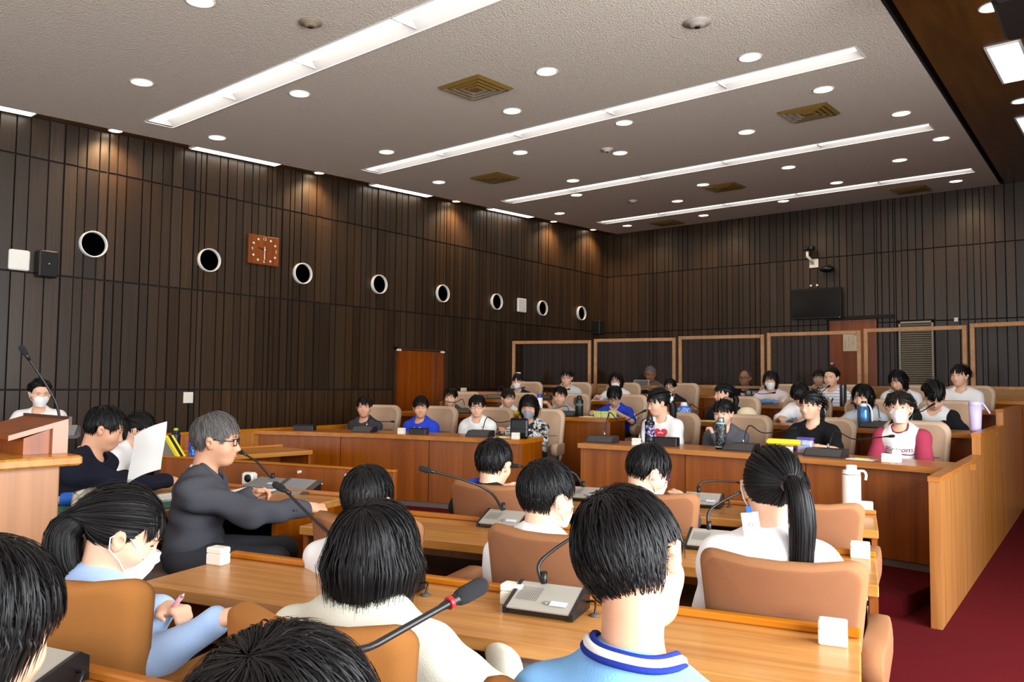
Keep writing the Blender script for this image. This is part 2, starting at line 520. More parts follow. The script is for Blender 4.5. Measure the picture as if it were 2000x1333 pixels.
kb = ony(1627, 712, ROOM_Y1)
mb = MB(); T = Matrix.Translation((kb[0], -.012, kb[2])) @ Matrix.Rotation(R(90), 4, 'X')
mb.lathe([(.035, 0), (.035, .008), (.014, .01), (.014, .035), (.03, .045), (.036, .06), (.03, .075), (.01, .082)], 14, T=T)
mb.build('door_knob', STEEL, d2)

# louvred air panel on the back wall
lv = thing('louver_panel', 'tall pale metal louvre panel on the dark back wall right of the door', 'vent', ((LOUV[0]+LOUV[1])/2, ROOM_Y1, LOUV[2]))
w, h = LOUV[1]-LOUV[0], LOUV[3]-LOUV[2]
mb = MB(); mb.box(-w/2, -w/2+.03, -.03, .02, 0, h).box(w/2-.03, w/2, -.03, .02, 0, h).box(-w/2, w/2, -.03, .02, h-.03, h).box(-w/2, w/2, -.03, .02, 0, .03)
mb.build('frame', mat('pale_metal', '#a9a294', .5, .2), lv)
mb = MB(); n = 46
for i in range(n):
    z = .03+(h-.06)*i/n
    mb.add([(-w/2+.03, -.022, z), (w/2-.03, -.022, z), (w/2-.03, .005, z+.026), (-w/2+.03, .005, z+.026), (-w/2+.03, -.022, z+.008), (w/2-.03, -.022, z+.008), (w/2-.03, .005, z+.034), (-w/2+.03, .005, z+.034)],
           [(0, 1, 5, 4), (4, 5, 6, 7), (0, 3, 2, 1)])
tag(mb.build('slats', mat('slat_metal', '#8d8674', .5, .2), lv), kind='stuff')
MB().box(-w/2+.02, w/2-.02, .006, .02, .02, h-.02).build('backing', BLACKM, lv)

# ------------------------------------------------------------------ ceiling fixtures
SL = math.atan(CB)
def trough(i, y0, y1, label):
    L = SX1-SX0; W = (y1-y0)/math.cos(SL); yc = (y0+y1)/2
    t = thing('ceiling_light', label, 'ceiling light', ((SX0+SX1)/2, yc, zc(yc)), 0, 'long recessed strip lights')
    t.rotation_euler = (SL, 0, 0)
    hw, hl, d = W/2, L/2, .11
    mb = MB()
    mb.add([(-hl, -hw, 0), (hl, -hw, 0), (hl, -hw*.5, d), (-hl, -hw*.5, d)], [(0, 1, 2, 3)])
    mb.add([(-hl, hw, 0), (hl, hw, 0), (hl, hw*.5, d), (-hl, hw*.5, d)], [(0, 3, 2, 1)])
    mb.add([(-hl, -hw, 0), (-hl, hw, 0), (-hl, hw*.5, d), (-hl, -hw*.5, d)], [(0, 3, 2, 1)])
    mb.add([(hl, -hw, 0), (hl, hw, 0), (hl, hw*.5, d), (hl, -hw*.5, d)], [(0, 1, 2, 3)])
    mb.add([(-hl, -hw*.5, d), (hl, -hw*.5, d), (hl, hw*.5, d), (-hl, hw*.5, d)], [(0, 3, 2, 1)])
    mb.build('trough', TROUGH, t)
    mb = MB(); mb.box(-hl-.012, hl+.012, -hw-.012, -hw, -.006, .012).box(-hl-.012, hl+.012, hw, hw+.012, -.006, .012).box(-hl-.012, -hl, -hw, hw, -.006, .012).box(hl, hl+.012, -hw, hw, -.006, .012)
    mb.build('trim', WHITE, t)
    n = 5
    for k in range(n):
        a = -hl+L*k/n+.03; b = -hl+L*(k+1)/n-.03
        mb = MB()
        mb.tube([(a, -.02, .06), (b, -.02, .06)], .05, 8)
        mb.build('lamp_tube', LAMP, t)
        if k:
            c = -hl+L*k/n
            MB().add([(c-.006, -hw*.92, .012), (c+.006, -hw*.92, .012), (c+.006, hw*.92, .012), (c-.006, hw*.92, .012), (c-.006, -hw*.5, d-.004), (c+.006, -hw*.5, d-.004), (c+.006, hw*.5, d-.004), (c-.006, hw*.5, d-.004)],
                     [(0, 1, 2, 3), (0, 4, 5, 1), (1, 5, 6, 2), (2, 6, 7, 3), (3, 7, 4, 0), (4, 7, 6, 5)]).build('divider', TROUGH, t)
names = [None, None, 'nearest long strip light, running off the top of the picture', 'second long strip light from the front of the grey ceiling', 'third long strip light from the front of the grey ceiling', 'farthest long strip light, above the back seats']
for i, (y0, y1) in enumerate(STRIPS):
    if i < 2:
        # outside the picture; still lights the room
        trough(i, y0, y1, ['long strip light far behind the photographer', 'long strip light directly above the photographer'][i])
    else:
        trough(i, y0, y1, names[i])

# downlights: one of each kind, then copies
def make_downlight():
    t = thing('downlight', 'x', 'downlight', (0, 0, 5))
    MB().lathe([(.105, .004), (.11, -.004), (.098, -.008), (.09, .004)], 20, closed=False).build('trim_ring', WHITE, t)
    MB().lathe([(.088, -.002), (.06, -.004), (.001, -.005)], 20, closed=False).build('lamp', LAMPW, t)
    return t
DL = [(391, 2), (277, 161), (585, 183), (424, 269), (1068, 140), (1000, 217), (755, 297), (1219, 240), (1016, 298), (857, 356), (1465, 112), (1608, 175), (1458, 258), (1211, 299), (1119, 353), (1126, 381), (1093, 417), (1225, 441), (1374, 421), (1530, 393), (1867, 354), (1757, 313), (1760, 222), (1838, 271), (1540, 327), (1634, 357), (1373, 361), (1323, 393)]
proto = None
def near_what(p):
    k = min(range(2, 6), key=lambda i: abs((STRIPS[i][0]+STRIPS[i][1])/2-p[1]))
    n = ['', '', 'nearest', 'second', 'third', 'farthest'][k]
    side = 'in front of' if p[1] < STRIPS[k][0] else 'behind'
    return side, n
dl_pts = [onceil(*q) for q in DL]
rows = {}
for p in dl_pts: rows.setdefault(near_what(p), []).append(p)
ORD = ['leftmost', 'second from left', 'third from left', 'fourth from left', 'fifth from left', 'sixth from left', 'seventh from left', 'eighth from left']
for (side, n), ps in rows.items():
    ps.sort(key=lambda p: (p-CAM)@_r2/((p-CAM)@_fwd))
    for i, p in enumerate(ps):
        lab = 'round warm ceiling downlight, %s of those %s the %s strip light' % (ORD[i], side, n)
        if proto is None:
            proto = make_downlight(); o = proto; o['label'] = lab; o['group'] = 'round downlights in the grey ceiling'; o.location = tuple(p)
        else: o = clone(proto, p, 0, lab, 'round downlights in the grey ceiling')
        o.rotation_euler = (SL, 0, 0)
# downlights and slim strip lights in the wooden soffit along the left wall
for i, q in enumerate([(232, 257), (637, 338), (909, 393), (1098, 433), (1175, 449)]):
    p = onceil(*q); p[0] = -9.22; p[2] += .028
    o = clone(proto, p, 0, 'downlight in the wooden soffit along the left wall, %s' % ORD[i], 'downlights in the left soffit')
    o.rotation_euler = (SL, 0, 0); o.scale = (.75, .75, 1)
    l = bpy.data.lights.new('soffit_spot', 'SPOT'); l.energy = 90; l.spot_size = R(128); l.spot_blend = 1.0; l.color = (1, .66, .36); l.shadow_soft_size = .08
    lo = bpy.data.objects.new('soffit_spot', l); COL.objects.link(lo); lo.location = (-9.10, p[1], p[2]-.05); lo.rotation_euler = (0, R(12), 0)
for i, y in enumerate([2.55, 5.6, 8.55, 11.35]):
    t = thing('soffit_light', 'slim white strip light in the soffit along the left wall, %s' % ORD[i], 'ceiling light', (-9.2, y, zc(y)+.026), 0, 'slim strip lights in the left soffit')
    t.rotation_euler = (SL, 0, 0)
    mb = MB(); mb.box(-.09, -.075, -.62, .62, -.02, .004).box(.075, .09, -.62, .62, -.02, .004).box(-.09, .09, -.63, -.615, -.02, .004).box(-.09, .09, .615, .63, -.02, .004)
    mb.build('frame', WHITE, t)
    MB().box(-.074, .074, -.614, .614, -.006, .002).build('diffuser', mat('soffit_diffuser', '#ffffff', .5, emit='#fff6ea', estr=7.0), t)
# fixtures in the right-hand soffit
for i, (q, xo) in enumerate([((1940, 13), None), ((1996, 197), None)]):
    p = onceil(*q)
    o = clone(proto, p, 0, 'downlight in the right wooden soffit, %s' % ['near the top corner of the picture', 'by the right edge of the picture'][i], 'downlights in the right soffit')
    o.rotation_euler = (SL, 0, 0)
for i, (x0, x1, y0, y1) in enumerate([(-1.02, -.74, 7.95, 9.18), (-1.08, -.8, 10.7, 11.9)]):
    yc = (y0+y1)/2
    t = thing('soffit_light', 'square-ended white troffer light in the right soffit, %s one' % ['nearer', 'farther'][i], 'ceiling light', ((x0+x1)/2, yc, zc(yc)), 0, 'troffer lights in the right soffit')
    t.rotation_euler = (SL, 0, 0)
    w, l = (x1-x0)/2, (y1-y0)/2
    mb = MB(); mb.box(-w, -w+.02, -l, l, -.012, .0).box(w-.02, w, -l, l, -.012, .0).box(-w, w, -l, -l+.02, -.012, .0).box(-w, w, l-.02, l, -.012, .0)
    mb.build('frame', WHITE, t)
    MB().box(-w+.02, w-.02, -l+.02, l-.02, -.005, -.001).build('diffuser', mat('troffer_diffuser', '#ffffff', .5, emit='#f4f7ff', estr=5.0), t)
# spots washing the back wall
for i, q in enumerate([(1374, 421), (1530, 393), (1867, 354), (1225, 441)]):
    p = onceil(*q)
    l = bpy.data.lights.new('wall_spot', 'SPOT'); l.energy = 60; l.spot_size = R(125); l.spot_blend = 1.0; l.color = (1, .68, .38); l.shadow_soft_size = .06
    lo = bpy.data.objects.new('wall_spot', l); COL.objects.link(lo); lo.location = (p[0], p[1], p[2]-.04); lo.rotation_euler = (R(14), 0, 0)
# air diffusers
VN = [(930, 171), (1580, 220), (967, 347), (1415, 365), (1303, 435), (1779, 370)]
vl = ['nearest, left of centre', 'right of the second strip light', 'left, between second and third strips', 'between third and fourth strips in the middle', 'far left near the back wall', 'far right near the back wall']
vproto = None
for i, q in enumerate(VN):
    p = onceil(*q)
    lab = 'square brass-coloured ceiling air diffuser, ' + vl[i]
    if vproto is None:
        vproto = t = thing('air_diffuser', lab, 'air vent', p, 0, 'brass ceiling diffusers')
        for k, s in enumerate([.27, .21, .15, .09]):
            mb = MB(); z0 = -.012-.006*(3-k) if k else -.02
            s2 = s-.035
            mb.add([(-s, -s, -.004), (s, -s, -.004), (s, s, -.004), (-s, s, -.004), (-s2, -s2, -.028), (s2, -s2, -.028), (s2, s2, -.028), (-s2, s2, -.028)],
                   [(0, 4, 5, 1), (1, 5, 6, 2), (2, 6, 7, 3), (3, 7, 4, 0)] + ([(4, 7, 6, 5)] if k == 3 else []))
            mb.build('vane', BRASS, t)
    else: t = clone(vproto, p, 0, lab, 'brass ceiling diffusers')
    t.rotation_euler = (SL, 0, 0)
# smoke detectors and a small speaker disc
for i, (q, lab) in enumerate([((1362, 43), 'round white smoke detector on the ceiling between the two nearest strip lights'), ((607, 43), 'small round brownish ceiling disc near the top left'), ((1186, 291), 'tiny round detector on the ceiling beside the third strip light'), ((1236, 392), 'tiny round detector in front of the farthest strip light')]):
    p = onceil(*q); s = [.11, .09, .08, .08][i]
    t = thing('smoke_detector', lab, 'detector', p); t.rotation_euler = (SL, 0, 0)
    m = STUCCO if i else mat('detector_grey', '#a89f95', .5)
    if i == 1: m = mat('detector_brown', '#8b7d66', .5)
    MB().lathe([(s*.3, -.04), (s*.55, -.035), (s*.6, -.02), (s, -.012), (s, 0)], 20).build('housing', m, t)
    MB().lathe([(s*.12, -.05), (s*.2, -.046), (s*.2, -.038)], 12).build('sensor', BLACK, t)

# black loudspeaker hung from the right soffit, cut by the corner of the picture
t = thing('hanging_speaker', 'black loudspeaker hanging from the ceiling in the upper right corner', 'speaker', (-.36, 5.55, zc(5.5)-.44))
mb = MB(); mb.bevbox(-.27, .27, -.33, .33, -.24, .24, .02); mb.build('cabinet', BLACK, t)
MB().box(-.25, .25, -.34, -.332, -.22, .22).build('grille', BLACKM, t)
MB().tube([(0, 0, .24), (0, 0, .46)], .03, 8).build('bracket', BLACK, t)
# ------------------------------------------------------------------ furniture
def pillow(mb, outline, yb, yf, edge=.02, curve=0.0, bulge=0.0, mi=0, mi_edge=None, lean=0.0, z0=0.0):
    """upholstered slab: outline in (x,z); back face at yb, front face at yf, soft edges, bent by curve*x^2"""
    pts = np.array(outline, float); c = pts.mean(0); n = len(pts)
    P = []; ringm = []
    W = max(abs(pts[:, 0]))
    def put(scale, y, k):
        for p in pts:
            q = c+(p-c)*scale
            d = (1-scale)*bulge
            P.append((q[0], y+curve*(q[0]/W)**2 - lean*(q[1]-z0), q[1]))
    m = (yb+yf)/2
    e = edge/ max(.05, W)
    seq = [(.35, yb, -1), (.75, yb+.0, -1), (1-1.5*e, yb, -1), (1-e, yb+.001, -1), (1-e*.3, yb+edge*.4, 0), (1, m, 0), (1-e*.3, yf-edge*.4, 0), (1-e, yf-.001, 1), (1-1.5*e, yf, 1), (.75, yf+bulge*.8, 1), (.35, yf+bulge, 1)]
    for k, (s, y, w_) in enumerate(seq): put(s, y, k)
    F = []; M_ = []
    for r in range(len(seq)-1):
        ed = 3 <= r <= 6
        for i in range(n):
            j = (i+1) % n
            F.append((r*n+i, r*n+j, r*n+n+j, r*n+n+i)); M_.append(mi_edge if (ed and mi_edge is not None) else mi)
    base = len(mb.v)
    mb.v += [tuple(map(float, p)) for p in P]
    for f, m_ in zip(F, M_): mb.f.append(tuple(i+base for i in f)); mb.m.append(m_); mb.sm.append(True)
    mb.f.append(tuple(base+i for i in range(n))[::-1]); mb.m.append(mi); mb.sm.append(True)
    e0 = base+(len(seq)-1)*n
    mb.f.append(tuple(e0+i for i in range(n))); mb.m.append(mi); mb.sm.append(True)
    return mb
def round_outline(wb, wt, z0, z1, rb, rt, sag=0.0, n=5):
    """trapezoid with rounded corners, counter-clockwise in (x,z) from bottom left"""
    P = []
    def corner(cx, cz, r, a0):
        for i in range(n+1):
            a = R(a0+90*i/n); P.append((cx+r*math.cos(a), cz+r*math.sin(a)))
    corner(-wb+rb, z0+rb, rb, 180); corner(wb-rb, z0+rb, rb, 270)
    P.append((wb+(wt-wb)*.5, (z0+z1)/2))
    corner(wt-rt, z1-rt, rt, 0)
    P.append((wt*.4, z1-sag*.9)); P.append((0, z1-sag)); P.append((-wt*.4, z1-sag*.9))
    corner(-wt+rt, z1-rt, rt, 90)
    P.append((-wb-(wt-wb)*.5, (z0+z1)/2))
    return P
def star_base(t, m, seat_z):
    MB().tube([(0, 0, .1), (0, 0, seat_z-.06)], .03, 8).build('post', m, t)
    for k in range(5):
        a = 2*math.pi*k/5+.3
        mb = MB().tube([(.03*math.cos(a), .03*math.sin(a), .11), (.27*math.cos(a), .27*math.sin(a), .065)], [.022, .014], 6)
        mb.ell((.28*math.cos(a), .28*math.sin(a), .035), (.02, .02, .035), 6, 4)
        mb.build('leg', m, t)

def armchair(name, label, group, fab, fab_edge, loc, rotz, high=False):
    t = thing(name, label, 'chair', loc, rotz, group)
    sh = BLACK
    if high:
        mb = MB(); pillow(mb, round_outline(.24, .27, .40, 1.0, .05, .1), -.33, -.21, .03, .035, .03, 0, 1, lean=.1, z0=.4)
        mb.build('backrest', [fab, fab_edge], t)
        mb = MB(); mb.box(-.003, .003, -.197, -.172, .46, .70).box(-.2, .2, -.213, -.192, .700, .706)
        for sx in (-1, 1): mb.tube([(sx*.2, -.21+.026-.1*(z_-.4), z_) for z_ in (.45, .6, .72, .85)], .003, 5)
        mb.build('seam', mat('seam_brown', '#7d624b', .8), t)
        seatz = .46
    else:
        mb = MB(); pillow(mb, round_outline(.2, .245, .36, .89, .05, .045, .012), -.30, -.22, .022, .07, .015, 0, 1, lean=.1, z0=.4)
        mb.build('backrest', [fab, fab_edge], t)
        seatz = .44
    mb = MB(); T = Matrix.Rotation(R(90), 4, 'X')
    ol = round_outline(.23, .24, -.24, .23, .05, .07)
    mb2 = MB(); pillow(mb2, ol, 0, .1, .025, 0, .012, 0, 1)
    mb2.v = [(x, z, y+seatz-.1) for (x, y, z) in mb2.v]
    mb2.f = [f[::-1] for f in mb2.f]
    mb2.build('seat', [fab, fab_edge], t)
    for s in (-1, 1):
        mb = MB()
        ol = [(-.2, .50), (.12, .50), (.19, .53), (.2, .6), (.16, .635), (.05, .635), (-.1, .628), (-.25, .62), (-.26, .56)]
        pts = MB(); pillow(pts, ol, -.035, .035, .016, 0, .004, 0, 1)
        v = [(s*.275+y*1.0+.0*x, x, z) for (x, y, z) in pts.v]
        v = [(x-s*.03*max(0, -yy/.25), yy, z) for (x, yy, z) in v]
        mb.v = v; mb.f = pts.f; mb.m = pts.m; mb.sm = pts.sm
        mb.build('armrest', [fab, fab_edge], t)
        MB().tube([(s*.2, 0, seatz-.06), (s*.275, .02, seatz-.04), (s*.275, .02, .51)], .014, 6).build('arm_bracket', sh, t)
    star_base(t, sh, seatz)
    return t

# ---------- councillors' arc desks -------------------------------------------------
def arc_desk(k, a0, a1, label, right_end=False, left_end=False):
    r = RF[k]; f = FL[k]; top = f+.735+(.005 if k else 0)
    am = (a0+a1)/2
    t = thing('long_desk', label, 'desk', pol(r, am, f), 0, 'curved councillor desks')
    inv = np.array(t.location)
    def done(mb, nm, m):
        mb.v = [tuple(np.array(p)-inv) for p in mb.v]
        return mb.build(nm, m, t)
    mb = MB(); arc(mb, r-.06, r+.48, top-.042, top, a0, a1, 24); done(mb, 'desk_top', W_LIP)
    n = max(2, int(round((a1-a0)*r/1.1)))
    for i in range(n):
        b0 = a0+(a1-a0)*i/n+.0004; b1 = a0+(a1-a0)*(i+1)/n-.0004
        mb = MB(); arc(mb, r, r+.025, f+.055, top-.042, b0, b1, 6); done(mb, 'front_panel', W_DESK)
    mb = MB(); arc(mb, r+.012, r+.03, f, f+.055, a0, a1, 16); done(mb, 'kick_board', mat('kick_grey', '#6b5d54', .8))
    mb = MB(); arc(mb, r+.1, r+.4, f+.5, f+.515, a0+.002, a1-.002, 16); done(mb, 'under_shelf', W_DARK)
    if right_end:
        mb = MB(); arc(mb, r+.001, r+.45, f, top-.042, a1-.028/r, a1, 1); done(mb, 'end_panel', W_DESK)
    if left_end:
        mb = MB(); arc(mb, r+.001, r+.45, f, top-.042, a0, a0+.028/r, 1); done(mb, 'end_panel', W_DESK)
    return t, top
XLP = -7.7
def a_at_x(r, x): return math.asin((x-C0[0])/r)
DT = []
nm = ['front', 'middle', 'rearmost']
for k in range(3):
    r = RF[k]
    aL0 = a_at_x(r, XLP-.12*k); aL1 = a_at_x(r, -4.71)
    aR0 = a_at_x(r, -4.09); aR1 = a_at_x(r, -1.02-.05*k)
    _, top = arc_desk(k, aL0, aL1, '%s curved wooden desk of the left block of seats' % nm[k], right_end=True)
    arc_desk(k, aR0, aR1, '%s curved wooden desk of the right block of seats' % nm[k], left_end=True)
    DT.append(top)

# stepped wooden end panels
def stepped_panel(name, label, x_of, th, prof, m):
    """prof = list of (y0, y1, ztop)"""
    t = thing(name, label, 'partition', (x_of(prof[0][0]), prof[0][0], 0))
    o = np.array(t.location)
    for (y0, y1, z) in prof:
        mb = MB(); P = []
        for (y, zz) in ((y0+.001, 0), (y1-.001, 0), (y1-.001, z-.03), (y0+.001, z-.03)):
            P += [(x_of(y)-th/2, y, zz), (x_of(y)+th/2, y, zz)]
        mb.add(np.array(P)-o, [(0, 1, 3, 2), (2, 3, 5, 4), (4, 5, 7, 6), (6, 7, 1, 0), (0, 2, 4, 6), (1, 7, 5, 3)])
        mb.build('panel', m, t)
        mb = MB(); P = []
        for (y, zz) in ((y0-.004, z-.03), (y1-.002, z-.03), (y1-.002, z), (y0-.004, z)):
            P += [(x_of(y)-th/2-.004, y, zz), (x_of(y)+th/2+.004, y, zz)]
        mb.add(np.array(P)-o, [(0, 1, 3, 2), (2, 3, 5, 4), (4, 5, 7, 6), (6, 7, 1, 0), (0, 2, 4, 6), (1, 7, 5, 3)])
        mb.build('cap', W_LIP, t)
    return t
W_PANEL = wood('panel_wood', '#9b6026', '#bd8144', (7, 7, .35), 2.0, .32, .04)
stepped_panel('stepped_partition', 'stepped wooden side panel at the right end of the curved desks', lambda y: -.955-.029*(y-5.1), .06, [(5.12, 7.02, .875), (7.02, 8.75, 1.04), (8.75, 10.85, 1.19)], W_PANEL)
stepped_panel('stepped_partition', 'stepped wooden side panel at the left end of the curved desks by the slatted wall', lambda y: XLP-.03-.05*(y-6), .05, [(3.9, 6.55, .86), (6.55, 8.1, 1.0), (8.1, 9.4, 1.13)], W_PANEL)

# gallery front, screens, benches
t = thing('gallery_partition', 'long curved wooden front of the public gallery behind the seats', 'partition', pol(RF[3], 0, 0))
inv = np.array(t.location)
GA0, GA1 = R(-24), R(17.2)
n = 16
for i in range(n):
    b0 = GA0+(GA1-GA0)*i/n+.0005; b1 = GA0+(GA1-GA0)*(i+1)/n-.0005
    mb = MB(); arc(mb, RF[3], RF[3]+.03, 0, 1.2, b0, b1, 4); mb.v = [tuple(np.array(p)-inv) for p in mb.v]; mb.build('front_panel', W_DESK, t)
mb = MB(); arc(mb, RF[3]-.05, RF[3]+.3, 1.2, 1.245, GA0, GA1, 40); mb.v = [tuple(np.array(p)-inv) for p in mb.v]; mb.build('ledge', W_LIP, t)

PANE = bpy.data.materials.new('acrylic_pane'); PANE.use_nodes = True
_nt = PANE.node_tree; _nt.nodes.remove(_nt.nodes['Principled BSDF'])
_tr = _nt.nodes.new('ShaderNodeBsdfTransparent'); _tr.inputs[0].default_value = (.9, .9, .9, 1)
_gl = _nt.nodes.new('ShaderNodeBsdfGlossy'); _gl.inputs['Roughness'].default_value = .0; _gl.inputs[0].default_value = (.8, .8, .85, 1)
_mx = _nt.nodes.new('ShaderNodeMixShader'); _fr = _nt.nodes.new('ShaderNodeFresnel'); _fr.inputs[0].default_value = 1.06
_nt.links.new(_fr.outputs[0], _mx.inputs[0]); _nt.links.new(_tr.outputs[0], _mx.inputs[1]); _nt.links.new(_gl.outputs[0], _mx.inputs[2])
_nt.links.new(_mx.outputs[0], _nt.nodes['Material Output'].inputs[0])
SA = [(-19.85, -14.98), (-14.8, -10.05), (-9.88, -5.3), (-5.15, -.63), (-.5, 3.85), (3.98, 8.6)]
so = ['leftmost', 'second from left', 'third from left', 'fourth from left', 'fifth from left', 'rightmost, cut by the picture edge,']
rS = 15.76
for i, (a0, a1) in enumerate(SA):
    zt = 2.085+.018*i; zb = 1.345+.008*i
    p0 = np.array(pol(rS, R(a0))); p1 = np.array(pol(rS, R(a1)))
    d = p1-p0; L = np.hypot(d[0], d[1]); rz = math.atan2(d[1], d[0]); c = (p0+p1)/2
    t = thing('screen', 'clear wood-framed partition screen, %s of the row' % so[i].rstrip(','), 'screen', (c[0], c[1], 1.245), rz, 'clear partition screens')
    h = zt-1.245; b = zb-1.245
    for s in (-1, 1):
        MB().bevbox(s*L/2-(.05 if s > 0 else 0), s*L/2+(.05 if s < 0 else 0), -.02, .02, 0, h, .004).build('post', W_FRAME, t)
    MB().bevbox(-L/2+.05, L/2-.05, -.02, .02, h-.05, h, .004).build('top_rail', W_FRAME, t)
    MB().bevbox(-L/2+.05, L/2-.05, -.02, .02, b-.015, b+.025, .004).build('bottom_rail', W_FRAME, t)
    MB().box(-L/2+.05, L/2-.05, -.003, .003, b+.025, h-.05).build('pane', PANE, t)
    mb = MB()
    for x in (-L/2+.025, L/2-.025):
        for zz in (.3, .6): mb.ell((x, -.022, zz), (.008, .004, .008), 6, 4)
    mb.build('screw', STEEL, t)

bench = None
for i, (u0, u1, v) in enumerate([(1160, 1250, 752), (1345, 1402, 752), (1690, 1718, 752), (1925, 1997, 752)]):
    P0 = onr(u0, v, 16.75); P1 = onr(u1, v, 16.75); c = (P0+P1)/2
    lab = 'pale wooden gallery seat back behind the screens, %s' % ['beside the grey-jacketed man', 'left of the man in the dark suit', 'right of centre behind the striped girl', 'at the far right edge'][i]
    w = [.55, .45, .45, .62][i]
    rz = math.atan2(P1[1]-P0[1], P1[0]-P0[0])
    t = thing('wooden_bench', lab, 'seat', (c[0], c[1], FL[3]), rz, 'gallery seats')
    MB().bevbox(-w, w, .0, .035, .42, .82, .006).build('backrest', W_BENCH, t)
    MB().bevbox(-w, w, .03, .5, .38, .43, .006).build('seat', W_BENCH, t)
    for s in (-1, 1): MB().box(s*(w-.05)-.025, s*(w-.05)+.025, .05, .45, 0, .38).build('leg', W_DESK, t)

# ---------- executive desks (their rows are turned 15 degrees) -----------------------
A15 = R(15)
UD = np.array([math.cos(A15), math.sin(A15)]); VD = np.array([-math.sin(A15), math.cos(A15)])
def uvw(U, V, z=0.0):
    p = U*UD+V*VD; return (p[0], p[1], z)
def onV(u, v, V):
    d = ray(u, v); return CAM+d*(V/(d[0]*VD[0]+d[1]*VD[1]))
def desk(label, U0, U1, V0, V1, z=.72, rot=None, org=None, shelf=True, lip=True, group='straight front desks'):
    z = z-.02
    t = thing('desk', label, 'desk', uvw(U0, V0) if org is None else org, A15 if rot is None else rot, group)
    L, D = U1-U0, V1-V0
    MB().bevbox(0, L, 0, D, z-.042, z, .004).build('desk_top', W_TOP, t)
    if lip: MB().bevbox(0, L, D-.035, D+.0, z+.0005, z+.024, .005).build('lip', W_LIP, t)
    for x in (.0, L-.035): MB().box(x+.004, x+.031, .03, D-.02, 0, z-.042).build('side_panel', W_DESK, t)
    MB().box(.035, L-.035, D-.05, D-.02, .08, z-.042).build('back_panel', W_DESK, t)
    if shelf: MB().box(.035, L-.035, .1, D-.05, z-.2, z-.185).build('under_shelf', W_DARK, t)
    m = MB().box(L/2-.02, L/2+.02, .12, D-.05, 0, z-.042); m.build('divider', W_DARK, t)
    return t
desk('nearest straight wooden desk with the boy in light blue at it', -2.27, .0, 1.97, 2.43)
desk('second straight wooden desk from the camera, in front of the ponytail girl', -2.47, .06, 3.06, 3.58)
desk('third straight wooden desk, with the white flask standing on it', -2.0, .085, 4.22, 4.75)
desk('wooden desk in the bottom left corner under the nearest microphone', -2.35, -.15, .80, 1.33)
desk('wooden desk of the man in the grey suit', -4.12, -2.82, 3.28, 3.96)
desk('wooden desk with green mat beside the man in the dark suit', 0, .86, 0, .56, org=(-4.08, 1.60, 0), rot=R(90), lip=False)
desk('secretaries desk by the slatted left wall', 0, 3.0, 0, .6, org=(-6.72, 1.9, 0), rot=R(86), shelf=False)
# low partition in front of the grey-suited man's desk
t = thing('low_partition', 'low wooden partition behind the desk of the grey-suited man', 'partition', uvw(-4.9, 4.42), A15)
MB().bevbox(0, 2.1, 0, .04, 0, .8, .004).build('board', W_DESK, t)
MB().bevbox(0, 2.1, -.004, .044, .8, .815, .003).build('cap', W_LIP, t)
for x in (1.32, 1.72):
    p = MB().lathe([(.012, 0), (.012, .006), (.004, .01)], 8, T=Matrix.Translation((x, -.001, .76)) @ Matrix.Rotation(R(90), 4, 'X'))
    p.ell((x+.018, -.008, .765), (.014, .004, .01), 8, 4)
    p.build('hook', WHITE, t)

# lectern
t = thing('lectern', 'tall wooden lectern at the left edge of the picture', 'lectern', (-3.46, 1.345, 0))
MB().bevbox(-.62, 0, -1.0, 0, .09, 1.045, .006).build('body', wood('lectern_wood', '#9c6a45', '#b98459', (7, 7, .3), 2.0, .4, .04), t)
MB().box(-.58, -.03, -.97, -.03, 0, .09).build('plinth', BLACK, t)
MB().bevbox(-.68, .07, -1.05, .06, 1.045, 1.085, .008).build('top', W_TOP, t)
LY = 1.345
def lx(u, v): p = onx(u, v, -3.54); return p[1]-LY, p[2]
f_, n_ = lx(134, 820), lx(22, 853)
MB().prism([(n_[0], n_[1]-.016), (f_[0], f_[1]-.016), (f_[0], f_[1]), (n_[0], n_[1])], 0, -.58, -.085).build('reading_board', W_DOOR, t)
MB().prism([(n_[0]-.01, n_[1]-.018), (f_[0], f_[1]-.018), (f_[0], f_[1]+.003), (n_[0]-.01, n_[1]+.003)], 0, -.085, -.079).build('edge_strip', mat('pink_edge', '#b9826a', .4), t)
MB().prism([(n_[0]+.05, 1.0855), (f_[0]-.002, 1.0855), (f_[0]-.002, f_[1]-.017), (n_[0]+.05, n_[1]-.012)], 0, -.56, -.095).build('board_support', W_DOOR, t)
MB().box(-.094, -.078, f_[0]-.06, f_[0], 1.0855, f_[1]-.012).build('end_block', mat('pink_edge', '', .4), t)
MB().box(-.58, -.076, f_[0], f_[0]+.012, f_[1]-.025, f_[1]+.012).build('rear_lip', W_DARK, t)

# ---------- near brown armchairs ------------------------------------------------------
near_proto = armchair('council_chair', 'brown upholstered armchair behind the ponytail girl in white', 'brown upholstered armchairs', FAB_BROWN, FAB_BROWN_LIT, uvw(-.22, 2.78), A15)
def near_chair(U, V, lab, rot=0.0): return clone(near_proto, uvw(U, V), A15+rot, lab)
near_chair(-1.0, 2.86, 'brown upholstered armchair of the masked boy in the second row')
near_chair(-1.74, 2.80, 'brown upholstered armchair of the boy hidden behind the cream hoodie')
near_chair(-1.72, 3.92, 'brown upholstered armchair of the boy in black, third row')
near_chair(-.93, 3.99, 'brown upholstered armchair of the boy with blue glasses')
near_chair(-.22, 4.02, 'brown upholstered armchair hidden behind the long ponytail')
tan = armchair('council_chair', 'caramel armchair of the girl in the cream hoodie', 'caramel armchairs in the nearest row', FAB_TAN, FAB_TAN, uvw(-1.1, 1.68), A15)
clone(tan, uvw(-1.93, 1.70), A15+R(4), 'caramel armchair of the light-blue girl at the left')
